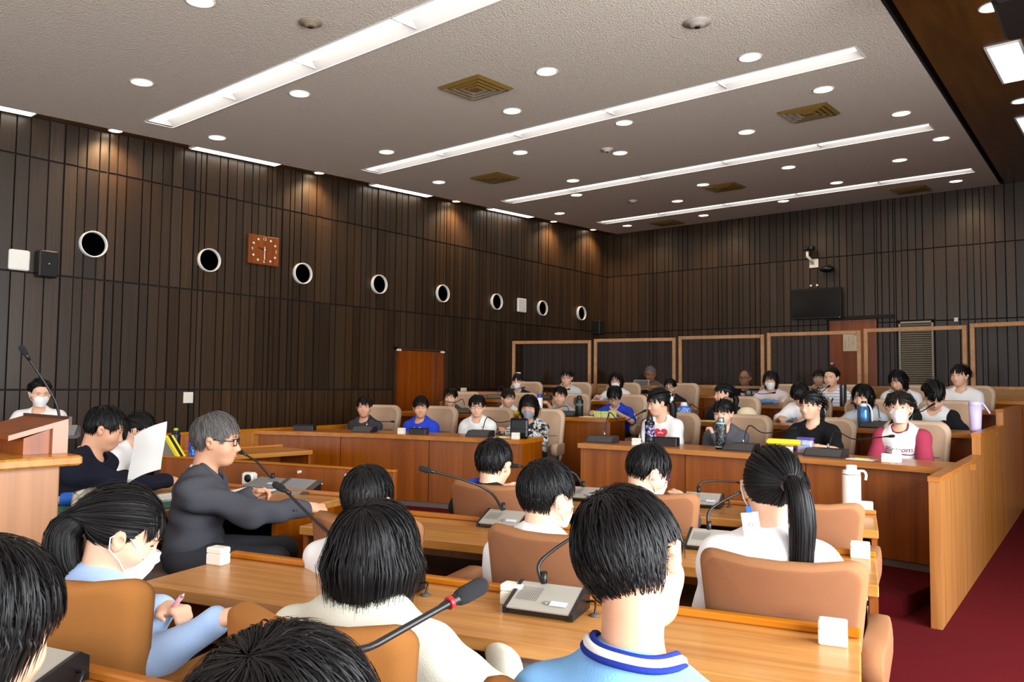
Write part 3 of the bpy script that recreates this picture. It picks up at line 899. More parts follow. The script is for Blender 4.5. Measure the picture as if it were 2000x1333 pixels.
clone(tan, uvw(-.36, 1.5), A15-R(4), 'caramel armchair of the boy in the light blue shirt')

# grey shell chairs of the two men
def shell_chair(label, loc, rotz):
    t = thing('shell_chair', label, 'chair', loc, rotz, 'grey shell chairs')
    mb = MB(); pillow(mb, round_outline(.2, .24, .38, .84, .12, .2), -.27, -.245, .012, .1, 0, 0, lean=.12, z0=.4); mb.build('back_shell', SHELL, t)
    mb = MB(); pillow(mb, round_outline(.18, .22, .41, .81, .1, .18), -.244, -.215, .015, .1, .01, 0, lean=.12, z0=.4); mb.build('back_pad', mat('brown_pad', '#5b4c40', .9), t)
    mb2 = MB(); pillow(mb2, round_outline(.22, .23, -.22, .22, .06, .07), 0, .08, .02, 0, .01)
    mb2.v = [(x, z, y+.37) for (x, y, z) in mb2.v]; mb2.f = [f[::-1] for f in mb2.f]; mb2.build('seat', mat('brown_pad', '', .9), t)
    star_base(t, BLACK, .43)
    return t
sc1 = shell_chair('grey shell chair of the man in the grey suit', (-3.93, 1.92, 0), R(-52))
shell_chair('grey shell chair of the man in the dark suit', (-5.25, 2.12, 0), R(-92))
# ------------------------------------------------------------------ bodies: smooth-blended solids meshed by surface nets
def V3(*a): return np.array(a, float)
def rotx(a): c, s = math.cos(a), math.sin(a); return np.array([[1, 0, 0], [0, c, -s], [0, s, c]])
def roty(a): c, s = math.cos(a), math.sin(a); return np.array([[c, 0, s], [0, 1, 0], [-s, 0, c]])
def rotz(a): c, s = math.cos(a), math.sin(a); return np.array([[c, -s, 0], [s, c, 0], [0, 0, 1]])
def unitv(v): return v/(np.linalg.norm(v)+1e-12)
# primitive = (kind, params, blend, label)
def cone(a, b, ra, rb, k=.02, lab=0): return ('c', (np.array(a, float), np.array(b, float), ra, rb), k, lab)
def ell(c, r, k=.02, lab=0, Rm=None, sub=False): return ('s' if sub else 'e', (np.array(c, float), np.array(r, float), Rm), k, lab)
def prim_d(p, X, Y, Z):
    kind, q = p[0], p[1]
    if kind in ('c', 'sc'):
        a, b, ra, rb = q
        ba = b-a; L = ba@ba+1e-12
        px, py, pz = X-a[0], Y-a[1], Z-a[2]
        h = np.clip((px*ba[0]+py*ba[1]+pz*ba[2])/L, 0, 1)
        return np.sqrt((px-h*ba[0])**2+(py-h*ba[1])**2+(pz-h*ba[2])**2)-(ra+(rb-ra)*h)
    c, r, Rm = q
    px, py, pz = X-c[0], Y-c[1], Z-c[2]
    if Rm is not None:
        px, py, pz = (Rm[0, 0]*px+Rm[1, 0]*py+Rm[2, 0]*pz, Rm[0, 1]*px+Rm[1, 1]*py+Rm[2, 1]*pz, Rm[0, 2]*px+Rm[1, 2]*py+Rm[2, 2]*pz)
    k0 = np.sqrt((px/r[0])**2+(py/r[1])**2+(pz/r[2])**2)+1e-9
    k1 = np.sqrt((px/r[0]**2)**2+(py/r[1]**2)**2+(pz/r[2]**2)**2)+1e-9
    return k0*(k0-1)/k1
def prim_box(p):
    q = p[1]
    if p[0] in ('c', 'sc'):
        a, b, ra, rb = q; return np.minimum(a-ra, b-rb), np.maximum(a+ra, b+rb)
    c, r, Rm = q; m = max(r) if Rm is not None else r
    return c-m, c+m
def smin(a, b, k):
    h = np.maximum(k-np.abs(a-b), 0)/k
    return np.minimum(a, b)-h*h*k*.25
def sdf_grid(prims, h, noise=None, cut=None):
    lo = np.min([prim_box(p)[0] for p in prims if p[0][0] != 's'], axis=0)-3*h
    hi = np.max([prim_box(p)[1] for p in prims if p[0][0] != 's'], axis=0)+3*h
    n = np.ceil((hi-lo)/h).astype(int)+1
    F = np.full(n, .06); LB = np.zeros(n, np.int8)
    ax = [lo[i]+h*np.arange(n[i]) for i in range(3)]
    for p in prims:
        b0, b1 = prim_box(p); pad = p[2]+2.5*h
        i0 = np.maximum(0, np.floor((b0-pad-lo)/h).astype(int)); i1 = np.minimum(n, np.ceil((b1+pad-lo)/h).astype(int)+1)
        if np.any(i1 <= i0): continue
        sl = tuple(slice(a, b) for a, b in zip(i0, i1))
        X, Y, Z = np.meshgrid(ax[0][sl[0]], ax[1][sl[1]], ax[2][sl[2]], indexing='ij', sparse=True)
        d = prim_d(p, X, Y, Z); f = F[sl]
        if p[0] in ('s', 'sc'):
            F[sl] = -smin(-f, d, p[2]); continue
        LB[sl] = np.where(d < f, p[3], LB[sl])
        F[sl] = smin(f, d, p[2])
    if noise is not None or cut is not None:
        X, Y, Z = np.meshgrid(*ax, indexing='ij', sparse=True)
        if noise is not None: F = F+noise(X, Y, Z)
        if cut is not None: F = np.maximum(F, cut(X, Y, Z))
    F[0], F[-1] = .05, .05; F[:, 0], F[:, -1] = .05, .05; F[:, :, 0], F[:, :, -1] = .05, .05
    return F, LB, lo
def surface_net(F, lo, h, LB=None):
    ins = F < 0
    c = [ins[i:ins.shape[0]-1+i, j:ins.shape[1]-1+j, k:ins.shape[2]-1+k] for i in (0, 1) for j in (0, 1) for k in (0, 1)]
    cnt = sum(x.astype(np.int8) for x in c)
    act = (cnt > 0) & (cnt < 8)
    idx = np.argwhere(act)
    ids = np.full(act.shape, -1, np.int64); ids[act] = np.arange(len(idx))
    val = np.stack([F[idx[:, 0]+i, idx[:, 1]+j, idx[:, 2]+k] for i in (0, 1) for j in (0, 1) for k in (0, 1)], 1)
    off = np.array([(i, j, k) for i in (0, 1) for j in (0, 1) for k in (0, 1)], float)
    acc = np.zeros((len(idx), 3)); w = np.zeros(len(idx))
    for a in range(8):
        for b in range(a+1, 8):
            if np.abs(off[a]-off[b]).sum() != 1: continue
            va, vb = val[:, a], val[:, b]
            m = (va < 0) != (vb < 0)
            t = np.where(m, va/np.where(m, va-vb, 1), 0)
            acc += np.where(m[:, None], off[a]+(off[b]-off[a])*t[:, None], 0); w += m
    P = lo+h*(idx+acc/w[:, None])
    quads = []
    for axn in range(3):
        s0 = [slice(1, -1)]*3; s1 = [slice(1, -1)]*3
        s0[axn] = slice(0, -1); s1[axn] = slice(1, None)
        A, B = ins[tuple(s0)], ins[tuple(s1)]
        e = np.argwhere(A != B)
        if not len(e): continue
        flip = A[e[:, 0], e[:, 1], e[:, 2]]
        base = e.copy()
        o1, o2 = [(1, 2), (2, 0), (0, 1)][axn]
        for ax2 in range(3):
            if ax2 != axn: base[:, ax2] += 1
        def cell(d1, d2):
            q = base.copy(); q[:, o1] -= d1; q[:, o2] -= d2
            return ids[q[:, 0], q[:, 1], q[:, 2]]
        q = np.stack([cell(1, 1), cell(0, 1), cell(0, 0), cell(1, 0)], 1)
        q[~flip] = q[~flip][:, ::-1]
        quads.append(q)
    Q = np.concatenate(quads)
    lab = LB[idx[:, 0], idx[:, 1], idx[:, 2]] if LB is not None else None
    return P, Q, lab
def np_mesh(name, P, Q, mats, mi=None):
    me = bpy.data.meshes.new(name)
    me.vertices.add(len(P)); me.vertices.foreach_set('co', np.ascontiguousarray(P, np.float32).ravel())
    k = Q.shape[1]
    me.loops.add(Q.size); me.loops.foreach_set('vertex_index', Q.astype(np.int32).ravel())
    me.polygons.add(len(Q)); me.polygons.foreach_set('loop_start', np.arange(0, Q.size, k, dtype=np.int32))
    try: me.polygons.foreach_set('loop_total', np.full(len(Q), k, np.int32))
    except Exception: pass
    for m in (mats if isinstance(mats, (list, tuple)) else [mats]): me.materials.append(m)
    if mi is not None: me.polygons.foreach_set('material_index', np.asarray(mi, np.int32))
    me.polygons.foreach_set('use_smooth', np.ones(len(Q), bool))
    me.update(calc_edges=True); me.validate()
    return me
def solid(name, prims, h, mats, parent, noise=None, cut=None, use_lab=False):
    F, LB, lo = sdf_grid(prims, h, noise, cut)
    P, Q, lab = surface_net(F, lo, h, LB)
    mi = None
    if use_lab: mi = np.max(lab[Q], axis=1) if False else lab[Q[:, 0]]
    o = bpy.data.objects.new(name, np_mesh(name, P, Q, mats, mi)); COL.objects.link(o); o.parent = parent
    return o

# ------------------------------------------------------------------ skin, cloth, hair materials
def skin(name, col):
    m = mat(name, col, .55, spec=.35, var=.06, bscale=30)
    b = m.node_tree.nodes['Principled BSDF']
    b.inputs['Subsurface Weight'].default_value = .12
    b.inputs['Subsurface Radius'].default_value = (.012, .005, .003)
    return m
SKIN = skin('skin_fair', '#e6b799'); SKIN2 = skin('skin_mid', '#d6a080'); SKIN3 = skin('skin_tan', '#bd835f')
LIPS = mat('lips', '#c9887a', .55); EYEW = mat('eye_white', '#d9d2cb', .3); IRIS = mat('iris_dark', '#140d0a', .2)
BROW = mat('eyebrow_black', '#1b1512', .8)
def cloth(col, rough=.85): return mat('cloth_'+col.strip('#'), col, rough, bump=.25, bscale=260, spec=.2, var=.05)
def hairmat(name, col, rough=.5):
    m = mat(name, col, rough, spec=.3)
    return m
HAIR = hairmat('hair_black', '#0a0809'); HAIRB = hairmat('hair_dark_brown', '#1d1512'); HAIRG = hairmat('hair_grey', '#5d5a57', .5); HAIRW = hairmat('hair_silver', '#8a8580', .5)
MASK = mat('mask_white', '#f2f2f0', .8); MASKG = mat('mask_grey', '#8f9296', .8); LOOP = mat('mask_loop', '#eeeeec', .7)
GLASS_BLK = mat('glasses_black', '#15131a', .35); GLASS_BLUE = mat('glasses_blue', '#20256e', .35)

# ------------------------------------------------------------------ heads
# head frame: origin mid-head, x right, y forward, z up; chin -.108, crown +.122
def head_prims(T, s, fat=1.0, ears=True):
    def tp(x, y, z): return T(V3(x, y, z)*s)
    Rm = T.R
    P = [ell(tp(0, -.008, .03), V3(.076, .094, .093)*s, .02, 0, Rm),
         ell(tp(0, .02, -.035), V3(.062*fat, .068, .07)*s, .03, 0, Rm),
         ell(tp(0, .05, -.083), V3(.034*fat, .032, .024)*s, .035, 0, Rm),
         ell(tp(-.036*fat, .05, -.028), V3(.03, .03, .028)*s, .03, 0, Rm), ell(tp(.036*fat, .05, -.028), V3(.03, .03, .028)*s, .03, 0, Rm),
         ell(tp(0, .07, .04), V3(.048, .02, .03)*s, .03, 0, Rm),
         ell(tp(-.031, .098, .006), V3(.018, .014, .010)*s, .016, 0, Rm, True), ell(tp(.031, .098, .006), V3(.018, .014, .010)*s, .016, 0, Rm, True),
         cone(tp(0, .082, .008), tp(0, .103, -.03), .007*s, .0105*s, .012), ell(tp(0, .094, -.034), V3(.017, .011, .009)*s, .01, 0, Rm),
         ell(tp(0, .083, -.060), V3(.024, .010, .011)*s, .012, 0, Rm)]
    if ears:
        for sd in (-1, 1):
            Re = Rm @ rotz(R(-22*sd)) @ roty(R(6*sd))
            P.append(ell(tp(sd*.079, -.006, -.006), V3(.009, .019, .032)*s, .008, 0, Re))
            P.append(ell(tp(sd*.089, -.010, .004), V3(.007, .018, .023)*s, .006, 0, Re))
            P.append(ell(tp(sd*.09, -.004, -.002), V3(.006, .009, .014)*s, .004, 0, Re, True))
    return P
class Tf:
    def __init__(self, Rm, t): self.R = Rm; self.t = np.array(t, float)
    def __call__(self, p): return self.R @ np.asarray(p, float)+self.t
    def many(self, P): return np.asarray(P) @ self.R.T+self.t
_hp0 = head_prims(Tf(np.eye(3), (0, 0, 0)), 1.0, 1.0, False)
def face_y(x, z):
    """distance of the face surface in front of the head centre plane at (x, z), unit head"""
    y = np.full(np.shape(x), .16); x = np.asarray(x, float); z = np.asarray(z, float)
    for _ in range(26):
        d = np.full(np.shape(x), .2)
        for p in _hp0:
            q = prim_d(p, x, y, z)
            d = -smin(-d, q, p[2]) if p[0] == 's' else smin(d, q, p[2])
        y = y-d*.8
        y = np.maximum(y, -.02)
    return y

HAIRLINE = {   # lowest scalp height (head frame) as a function of |azimuth| from the front, degrees
    'short': [(0, .078), (35, .07), (55, .05), (75, .012), (95, .016), (115, -.03), (150, -.062), (180, -.066)],
    'long': [(0, .078), (35, .07), (55, .055), (75, .0), (95, -.015), (115, -.045), (150, -.07), (180, -.072)],
    'bald': [(0, .12), (35, .118), (60, .09), (80, .03), (95, .02), (120, -.03), (150, -.06), (180, -.062)]}
ELL_C = V3(0, -.008, .03); ELL_R = V3(.076, .094, .093)
def hair(root, T, s, style, m, seed, n=680, w=.0072, bangs=.075, length=None, tie=None, tail=None, volume=.016, whorl=(.0, -.06, .11), part=0.0, rough=.5, bang_z=None, clear_ears=True, bang_frac=.75):
    g = np.random.default_rng(seed)
    hl = HAIRLINE['bald' if style == 'bald' else 'short' if style in ('short', 'crop') else 'long']
    az_t = np.array([a for a, _ in hl]); z_t = np.array([z for _, z in hl])
    # solid cap
    k = volume*.34
    full = bool(bangs) and style not in ('crop', 'bald')
    if full: z_t = np.where(az_t < 50, z_t-.018, z_t)
    def cut(X, Y, Z):
        px, py, pz = X-T.t[0], Y-T.t[1], Z-T.t[2]
        x = (T.R[0, 0]*px+T.R[1, 0]*py+T.R[2, 0]*pz)/s; y = (T.R[0, 1]*px+T.R[1, 1]*py+T.R[2, 1]*pz)/s; z = (T.R[0, 2]*px+T.R[1, 2]*py+T.R[2, 2]*pz)/s
        az = np.degrees(np.arctan2(np.abs(x), y))
        zl = np.interp(az, az_t, z_t)
        if style == 'bob':
            L = -.02-(length or .16)*.55
            zl = np.where(az > 62, L, zl)
        return (zl-z)*s*.7
    pr = [ell(T(ELL_C*s), (ELL_R+k)*s, .01, 0, T.R)]
    if style == 'bob':
        pr.append(ell(T(V3(0, -.02, -.02)*s), V3(.083, .088, .11)*s, .02, 0, T.R))
    capm = mat(m.name+'_cap', tuple(c*.8 for c in m.node_tree.nodes['Principled BSDF'].inputs['Base Color'].default_value[:3]), .85, spec=.1)
    o = solid('hair', pr, .0105 if n < 1300 else .008, capm, root, cut=cut)
    # strands
    N = n
    d = g.normal(size=(N*3, 3))
    if style in ('short', 'bob', 'crop'):
        wd = (np.array(whorl)-ELL_C)/ELL_R; nx = N//9
        d[:nx] = wd/np.linalg.norm(wd)+g.normal(scale=.16, size=(nx, 3))
    elif style == 'tied' and bangs:
        nx = N//6; d[:nx] = V3(0, .80, .60)+g.normal(scale=.2, size=(nx, 3))*V3(1.6, .6, .8)
    d /= np.linalg.norm(d, axis=1)[:, None]
    P = ELL_C+d*ELL_R
    az = np.degrees(np.arctan2(np.abs(P[:, 0]), P[:, 1]))
    ok = P[:, 2] > np.interp(az, az_t, z_t)
    P = P[ok][:N]; az = az[ok][:N]; N = len(P)
    stopz = (bang_z if bang_z is not None else .036)+g.uniform(-.009, .010, N)
    S = 8 if n > 1300 else 6
    W0 = np.array(whorl)
    front = P[:, 1] > .02
    if style == 'crop': Ls = g.uniform(.03, .05, N)
    elif style == 'bald': Ls = g.uniform(.03, .05, N)
    elif style == 'short': Ls = np.where(front, bangs+g.uniform(-.012, .012, N), np.where(P[:, 2] > .05, g.uniform(.07, .1, N), g.uniform(.03, .05, N)))
    elif style == 'bob': Ls = np.where(front & (np.abs(P[:, 0]) < .05), bangs+g.uniform(-.012, .014, N), (length or .2)+g.uniform(-.025, .02, N))
    else: Ls = np.full(N, .2)
    off0 = volume*(.35+.75*g.random(N))
    P = ELL_C+(P-ELL_C)/ELL_R*(ELL_R+off0[:, None]*.6)
    pts = [P.copy()]; cur = P*1.0
    if tie is not None: tieP = np.array(tie)
    vel = None
    rnd = g.normal(scale=.22 if style != 'tied' else .05, size=(N, 3))
    step = Ls/S
    off = off0
    bangmask = front & (P[:, 2] > .06) & (np.abs(P[:, 0]) < .062) if style == 'tied' and bangs else np.zeros(N, bool)
    if style == 'tied' and bangs: bangmask &= g.random(N) < bang_frac
    if style == 'tied': off = off*np.where(bangmask, .8, .42)
    for k_ in range(S):
        nrm = (cur-ELL_C)/ELL_R**2; nrm /= np.linalg.norm(nrm, axis=1)[:, None]
        if style == 'tied':
            t = tieP-cur; dist = np.linalg.norm(t, axis=1)
            step_t = np.minimum(dist, np.maximum(dist/(S-k_), 1e-4))
            t /= dist[:, None]+1e-9
            tb = cur-W0; tb[:, 2] -= .0; tb /= np.linalg.norm(tb, axis=1)[:, None]+1e-9
            tb[:, 2] -= .55; tb[:, 0] += np.sign(P[:, 0]-part)*.25
            t = np.where(bangmask[:, None], tb, t)
            st = np.where(bangmask, (bangs or .07)/S, step_t)
        else:
            t = cur-W0; t /= np.linalg.norm(t, axis=1)[:, None]+1e-9
            t[:, 2] -= .35+.09*k_
            if style == 'bob': t[:, 0] += np.sign(P[:, 0]-part)*.2*(k_ < 3); t[:, 2] -= .25+.12*k_
            st = step
        t = t+rnd*(.35 if style == 'tied' else 1.0)*(.5+.5*k_/S)
        q = cur-ELL_C
        lev = np.sqrt(((q/(ELL_R+off[:, None]*min(1, .6+.2*k_)))**2).sum(1))
        tang = t-(t*nrm).sum(1)[:, None]*nrm
        free = (lev > 1.03) & (cur[:, 2] < .04) & (style != 'tied')
        t = np.where(free[:, None], t, tang)
        t /= np.linalg.norm(t, axis=1)[:, None]+1e-9
        if style in ('short', 'bob', 'tied'):
            azc = np.degrees(np.arctan2(np.abs(cur[:, 0]), cur[:, 1]))
            lim = stopz-.05*np.clip((azc-32)/30, 0, 1)
            infront = (azc < (50 if style != 'short' else 78)) & (cur[:, 1] > 0)
            if style == 'short' and clear_ears:
                side_ = (azc > 66) & (azc < 118)
                lim = np.where(side_, .014+.35*(stopz-.036), lim); infront = infront | side_
            st = np.where(infront & (cur[:, 2] < lim+.004), 0, st)
            st = np.where(infront & (cur[:, 2]+t[:, 2]*st < lim), np.clip((cur[:, 2]-lim)/np.maximum(-t[:, 2], .2), 0, st), st)
        if style == 'bob':
            lowm = (cur[:, 2] < .0)[:, None]
            dn = np.concatenate([-(cur[:, :2]-ELL_C[:2])*2.2, np.full((N, 1), -1.0)], 1)+rnd*.25
            dn /= np.linalg.norm(dn, axis=1)[:, None]
            t = np.where(lowm, dn, t)
        cur = cur+t*st[:, None]
        q = cur-ELL_C
        rr = ELL_R+off[:, None]*min(1, .6+.2*k_)
        if style == 'bob':
            rr2 = np.where((cur[:, 2] < .02)[:, None], V3(.076, .094, .5)[None]*np.clip(1+(cur[:, 2:3]-.02)*.9, .8, 1)+off[:, None]*.9, rr)
            qq = q.copy(); qq[:, 2] = np.where(cur[:, 2] < .02, 0, q[:, 2])
            lev = np.sqrt((qq/rr2)[:, 0]**2+(qq/rr2)[:, 1]**2+np.where(cur[:, 2] < .02, 0, (q/rr)[:, 2]**2))
        else: lev = np.sqrt(((q/rr)**2).sum(1))
        push = np.where(lev < 1, 1/np.maximum(lev, .3), 1)[:, None]
        if style == 'bob':
            low = (cur[:, 2] < .02)[:, None]
            q = np.where(low, np.concatenate([q[:, :2]*push, q[:, 2:]], 1), q*push)
        else: q = q*push
        cur = ELL_C+q
        pts.append(cur.copy())
    A = np.stack(pts, 1)                     # N,S+1,3
    A = A*s
    tang = np.gradient(A, axis=1); tang /= np.linalg.norm(tang, axis=2)[..., None]+1e-9
    nr = (A/s-ELL_C)/ELL_R**2; nr /= np.linalg.norm(nr, axis=2)[..., None]
    side = np.cross(tang, nr); side /= np.linalg.norm(side, axis=2)[..., None]+1e-9
    tw = g.normal(scale=.35, size=(N, 1, 1))
    side = side*np.cos(tw)+nr*np.sin(tw)
    taper = np.where(bangmask[:, None, None], np.interp(np.linspace(0, 1, S+1), [0, .5, .8, 1], [1, 1, .7, .05])[None, :, None], 1.0)
    prof = np.interp(np.linspace(0, 1, S+1), np.linspace(0, 1, 9), [.75, 1, 1, 1, .95, .85, .7, .45, .12] if style != 'tied' else [.6, 1, 1, 1, 1, 1, .9, .8, .6])[None, :, None]
    ww = (w*s*g.uniform(.6, 1.25, (N, 1, 1)))*prof*.5*taper
    PV = np.stack([A-side*ww, A+side*ww], 2).reshape(-1, 3)
    base = np.arange(N)[:, None]*(S+1)*2+np.arange(S)[None]*2
    q1 = np.stack([base, base+1, base+3, base+2], -1).reshape(-1, 4)
    PV = T.many(PV)
    me = np_mesh('hair_strands', PV, q1, m)
    ob = bpy.data.objects.new('hair_strands', me); COL.objects.link(ob); ob.parent = o; ob['kind'] = 'stuff'
    if tie is not None and tail is not None:
        # tail: bundle of strands along a hanging guide (head frame points)
        gd = np.array(tail['pts'], float)
        p0w = T(gd[0]*s); yaw_ = math.atan2(T.R[1, 1], T.R[0, 1])-math.pi/2
        T0 = T; T = Tf(rotz(yaw_), p0w-rotz(yaw_) @ (gd[0]*s)); n2 = tail.get('n', 130); rad = tail.get('r', .028); S2 = 10
        u = np.linspace(0, len(gd)-1, S2+1)
        def cat(u):
            i = np.clip(np.floor(u).astype(int), 0, len(gd)-2); f = (u-i)[:, None]
            p0, p1, p2, p3 = gd[np.maximum(i-1, 0)], gd[i], gd[i+1], gd[np.minimum(i+2, len(gd)-1)]
            return .5*((2*p1)+(-p0+p2)*f+(2*p0-5*p1+4*p2-p3)*f*f+(-p0+3*p1-3*p2+p3)*f**3)
        c = cat(u)
        env = np.interp(np.linspace(0, 1, S2+1), [0, .12, .45, .8, 1], [.42, .75, 1, .85, .45])
        aa = g.uniform(0, 2*np.pi, n2); rd = np.sqrt(g.random(n2))*.5+.5
        tg = np.gradient(c, axis=0); tg /= np.linalg.norm(tg, axis=1)[:, None]
        s1 = np.cross(tg, V3(1, 0, .001)); s1 /= np.linalg.norm(s1, axis=1)[:, None]; s2 = np.cross(tg, s1)
        wob = 1+.12*np.sin(np.linspace(0, 5, S2+1)[None]+g.uniform(0, 6, (n2, 1)))
        rad_ = rad*env[None]*rd[:, None]*wob
        A = c[None]+(np.cos(aa)[:, None, None]*s1[None]*1.15+np.sin(aa)[:, None, None]*s2[None])*rad_[..., None]
        out = np.cos(aa)[:, None, None]*s1[None]+np.sin(aa)[:, None, None]*s2[None]
        sd = np.cross(np.broadcast_to(tg[None], A.shape), out); sd /= np.linalg.norm(sd, axis=2)[..., None]+1e-9
        ww = tail.get('w', .009)*g.uniform(.7, 1.2, (n2, 1, 1))*np.interp(np.linspace(0, 1, S2+1), [0, .1, .8, 1], [.7, 1, .8, .15])[None, :, None]*.5
        PV = np.stack([A-sd*ww, A+out*ww*.5, A+sd*ww], 2).reshape(-1, 3)*s
        base = np.arange(n2)[:, None]*(S2+1)*3+np.arange(S2)[None]*3
        q1 = np.stack([base, base+1, base+4, base+3], -1).reshape(-1, 4); q2 = np.stack([base+1, base+2, base+5, base+4], -1).reshape(-1, 4)
        mb = MB(); mb.tube([T(p*s) for p in c], [max(.004, rad*.8*e)*s for e in env], 10)
        co = mb.build('ponytail', m, root)
        ob = bpy.data.objects.new('tail_strands', np_mesh('tail_strands', T.many(PV), np.concatenate([q1, q2]), m)); COL.objects.link(ob); ob.parent = co; ob['kind'] = 'stuff'
        tc = tail.get('band')
        if tc is not None:
            P_ = []; p0, t0 = c[0]*s, tg[0]
            a1 = unitv(np.cross(t0, V3(1, 0, .01))); a2 = np.cross(t0, a1); rb = rad*.55*s+.003
            mbt = MB(); ring = [T(p0+t0*.006+(a1*math.cos(x)+a2*math.sin(x))*rb) for x in np.linspace(0, 2*np.pi, 15)]
            mbt.tube(ring, .0065*s, 6, caps=False); mbt.build('hair_tie', tc, root)
    return o

def face_parts(root, T, s, skin_m, mouth='closed', brow=BROW, eyes='open', look=0.0):
    for sd in (-1, 1):
        x, z = sd*.031, .008
        y = float(face_y(x, z))-.0025
        mb = MB()
        Re = T.R @ rotz(R(-14*sd))
        if eyes == 'open':
            mb.ell(T(V3(x, y, z)*s), V3(.0150, .006, .0056)*s, 10, 6, 0, Re)
            mb.ell(T(V3(x+look*.004, y+.0034, z)*s), V3(.0062, .0042, .0052)*s, 8, 6, 1, Re)
            mb.ell(T(V3(x, y+.002, z+.0053)*s), V3(.0160, .0055, .0017)*s, 8, 4, 1, Re)
        else:
            mb.ell(T(V3(x, y+.002, z-.001)*s), V3(.0150, .0055, .0024)*s, 8, 4, 1, Re)
        mb.build('eye', [EYEW, IRIS], root)
        bx = [sd*.014, sd*.030, sd*.046]; bz = [.024, .0285, .0245]
        by = face_y(np.array(bx), np.array(bz))
        MB().tube([T(V3(a, b+.0005, c)*s) for a, b, c in zip(bx, by, bz)], [.0022*s, .0026*s, .0012*s], 5, flat=.8).build('eyebrow', brow, root)
    xs = np.array([-.023, -.011, 0, .011, .023]); zs = np.full(5, -.0595)
    if mouth == 'smile': zs = zs+np.array([.006, .001, 0, .001, .006])
    ys = face_y(xs, zs)
    mb = MB(); mb.tube([T(V3(a, b-.0005, c+.0025)*s) for a, b, c in zip(xs, ys, zs)], [.0008*s, .0026*s, .0024*s, .0026*s, .0008*s], 6)
    mb.tube([T(V3(a*.9, b-.0005, c-.003)*s) for a, b, c in zip(xs, ys, zs)], [.0008*s, .0028*s, .0036*s, .0028*s, .0008*s], 6)
    if mouth == 'smile': mb.tube([T(V3(a*.75, b+.003, c-.0005)*s) for a, b, c in zip(xs, ys, zs)], [.001*s, .0028*s, .003*s, .0028*s, .001*s], 6, 1)
    mb.build('mouth', [LIPS, EYEW], root)

def mask_part(root, T, s, m=MASK, loops=True):
    U = np.linspace(-1, 1, 13); Vv = np.linspace(0, 1, 9)
    P = []
    for v in Vv:
        z = -.006-.098*v
        half = .060*(1-.34*v**2.2)*(.62+.38*min(1, v*3.5))
        xs = U*half
        ys = face_y(xs, np.full_like(xs, max(z, -.094)))
        bul = .016*np.sin(math.pi*min(1, .15+v*.85))*(1-np.abs(U)**2.2)+.004
        ymax = face_y(np.array([0.]), np.array([-.03]))[0]
        yy = np.maximum(ys+bul*.5, (ymax+.001)*(1-np.abs(U)**2*.42)*(1-.28*max(0, v-.55)))
        yy = np.where(np.abs(U) > .93, ys+.003, yy)
        P.append([T(V3(x, y, z)*s) for x, y in zip(xs, yy)])
    mb = MB(); mb.grid(P)
    mb.grid([[np.array(p)-T.R @ V3(0, .002, 0)*s for p in row][::-1] for row in P])
    o = mb.build('face_mask', m, root)
    for sd in (-1, 1):
        i = 0 if sd < 0 else -1
        a = P[2][i]; b = P[6][i]
        e = [T(V3(sd*.083, -.012, .022)*s), T(V3(sd*.090, -.030, -.002)*s), T(V3(sd*.080, -.018, -.034)*s)]
        MB().tube([a, T(V3(sd*.078, .02, .012)*s), e[0], e[1], e[2], T(V3(sd*.068, .02, -.055)*s), b], .0017*s+.0004, 5).build('ear_loop', LOOP, o)
    return o
def glasses_part(root, T, s, m=GLASS_BLK):
    mb = MB()
    for sd in (-1, 1):
        cx, cz = sd*.032, .003
        y = float(face_y(sd*.031, .02))+.010
        ring = []
        for a in np.linspace(0, 2*np.pi, 21):
            c_, s_ = math.cos(a), math.sin(a)
            q = (abs(c_)**4+abs(s_)**4)**-.25*.96
            ring.append(T(V3(cx+.024*c_*q, y-.006*abs(c_*q)*(1 if sd*c_ > 0 else .2), cz+.016*s_*q)*s))
        mb.tube(ring, .0019*s+.0003, 5, caps=False)
        mb.tube([T(V3(sd*.056, y-.006, .009)*s), T(V3(sd*.074, .05, .010)*s), T(V3(sd*.083, -.005, .012)*s), T(V3(sd*.082, -.022, -.002)*s)], .0019*s+.0003, 5)
    y = float(face_y(0., .01))+.012
    mb.tube([T(V3(-.009, y-.006, .006)*s), T(V3(0, y-.004, .009)*s), T(V3(.009, y-.006, .006)*s)], .0016*s+.0003, 5)
    mb.build('glasses', m, root)

# ------------------------------------------------------------------ a seated person
def hand_prims(w, dirn, palm_n, side, s, curl=.5, lab=0, k=.007):
    """w wrist, dirn pointing to the knuckles, palm_n = palm normal, side=+1 thumb on +across"""
    d = unitv(dirn); nrm = unitv(palm_n-(palm_n@d)*d); ac = np.cross(d, nrm)*side
    P = [cone(w-d*.01*s, w+d*.03*s, .021*s, .026*s, .02, lab)]
    for f, xo in enumerate((-.028, -.010, .010, .027)):
        P.append(cone(w+d*.025*s+ac*xo*.8*s, w+d*.078*s+ac*xo*s, .0135*s, .0115*s, .012, lab))
    Ls = [.058, .07, .066, .05]
    for f, xo in enumerate((.028, .010, -.010, -.027)):
        b = w+d*.08*s+ac*xo*s
        L = Ls[f]*s; a = curl*(1+.12*f)
        d1 = unitv(d*math.cos(a)+nrm*math.sin(a)); m_ = b+d1*L*.55
        d2 = unitv(d*math.cos(a*2.1)+nrm*math.sin(a*2.1)); e = m_+d2*L*.5
        P += [cone(b, m_, .0098*s, .009*s, k, lab), cone(m_, e, .009*s, .0072*s, k, lab)]
    b = w+d*.02*s+ac*.026*s; m_ = b+unitv(ac*.75+d*.75+nrm*.25)*.042*s; e = m_+unitv(ac*.15+d*.95+nrm*.35)*.03*s
    P += [cone(b, m_, .0125*s, .0105*s, .012, lab), cone(m_, e, .0105*s, .0082*s, k, lab)]
    return P
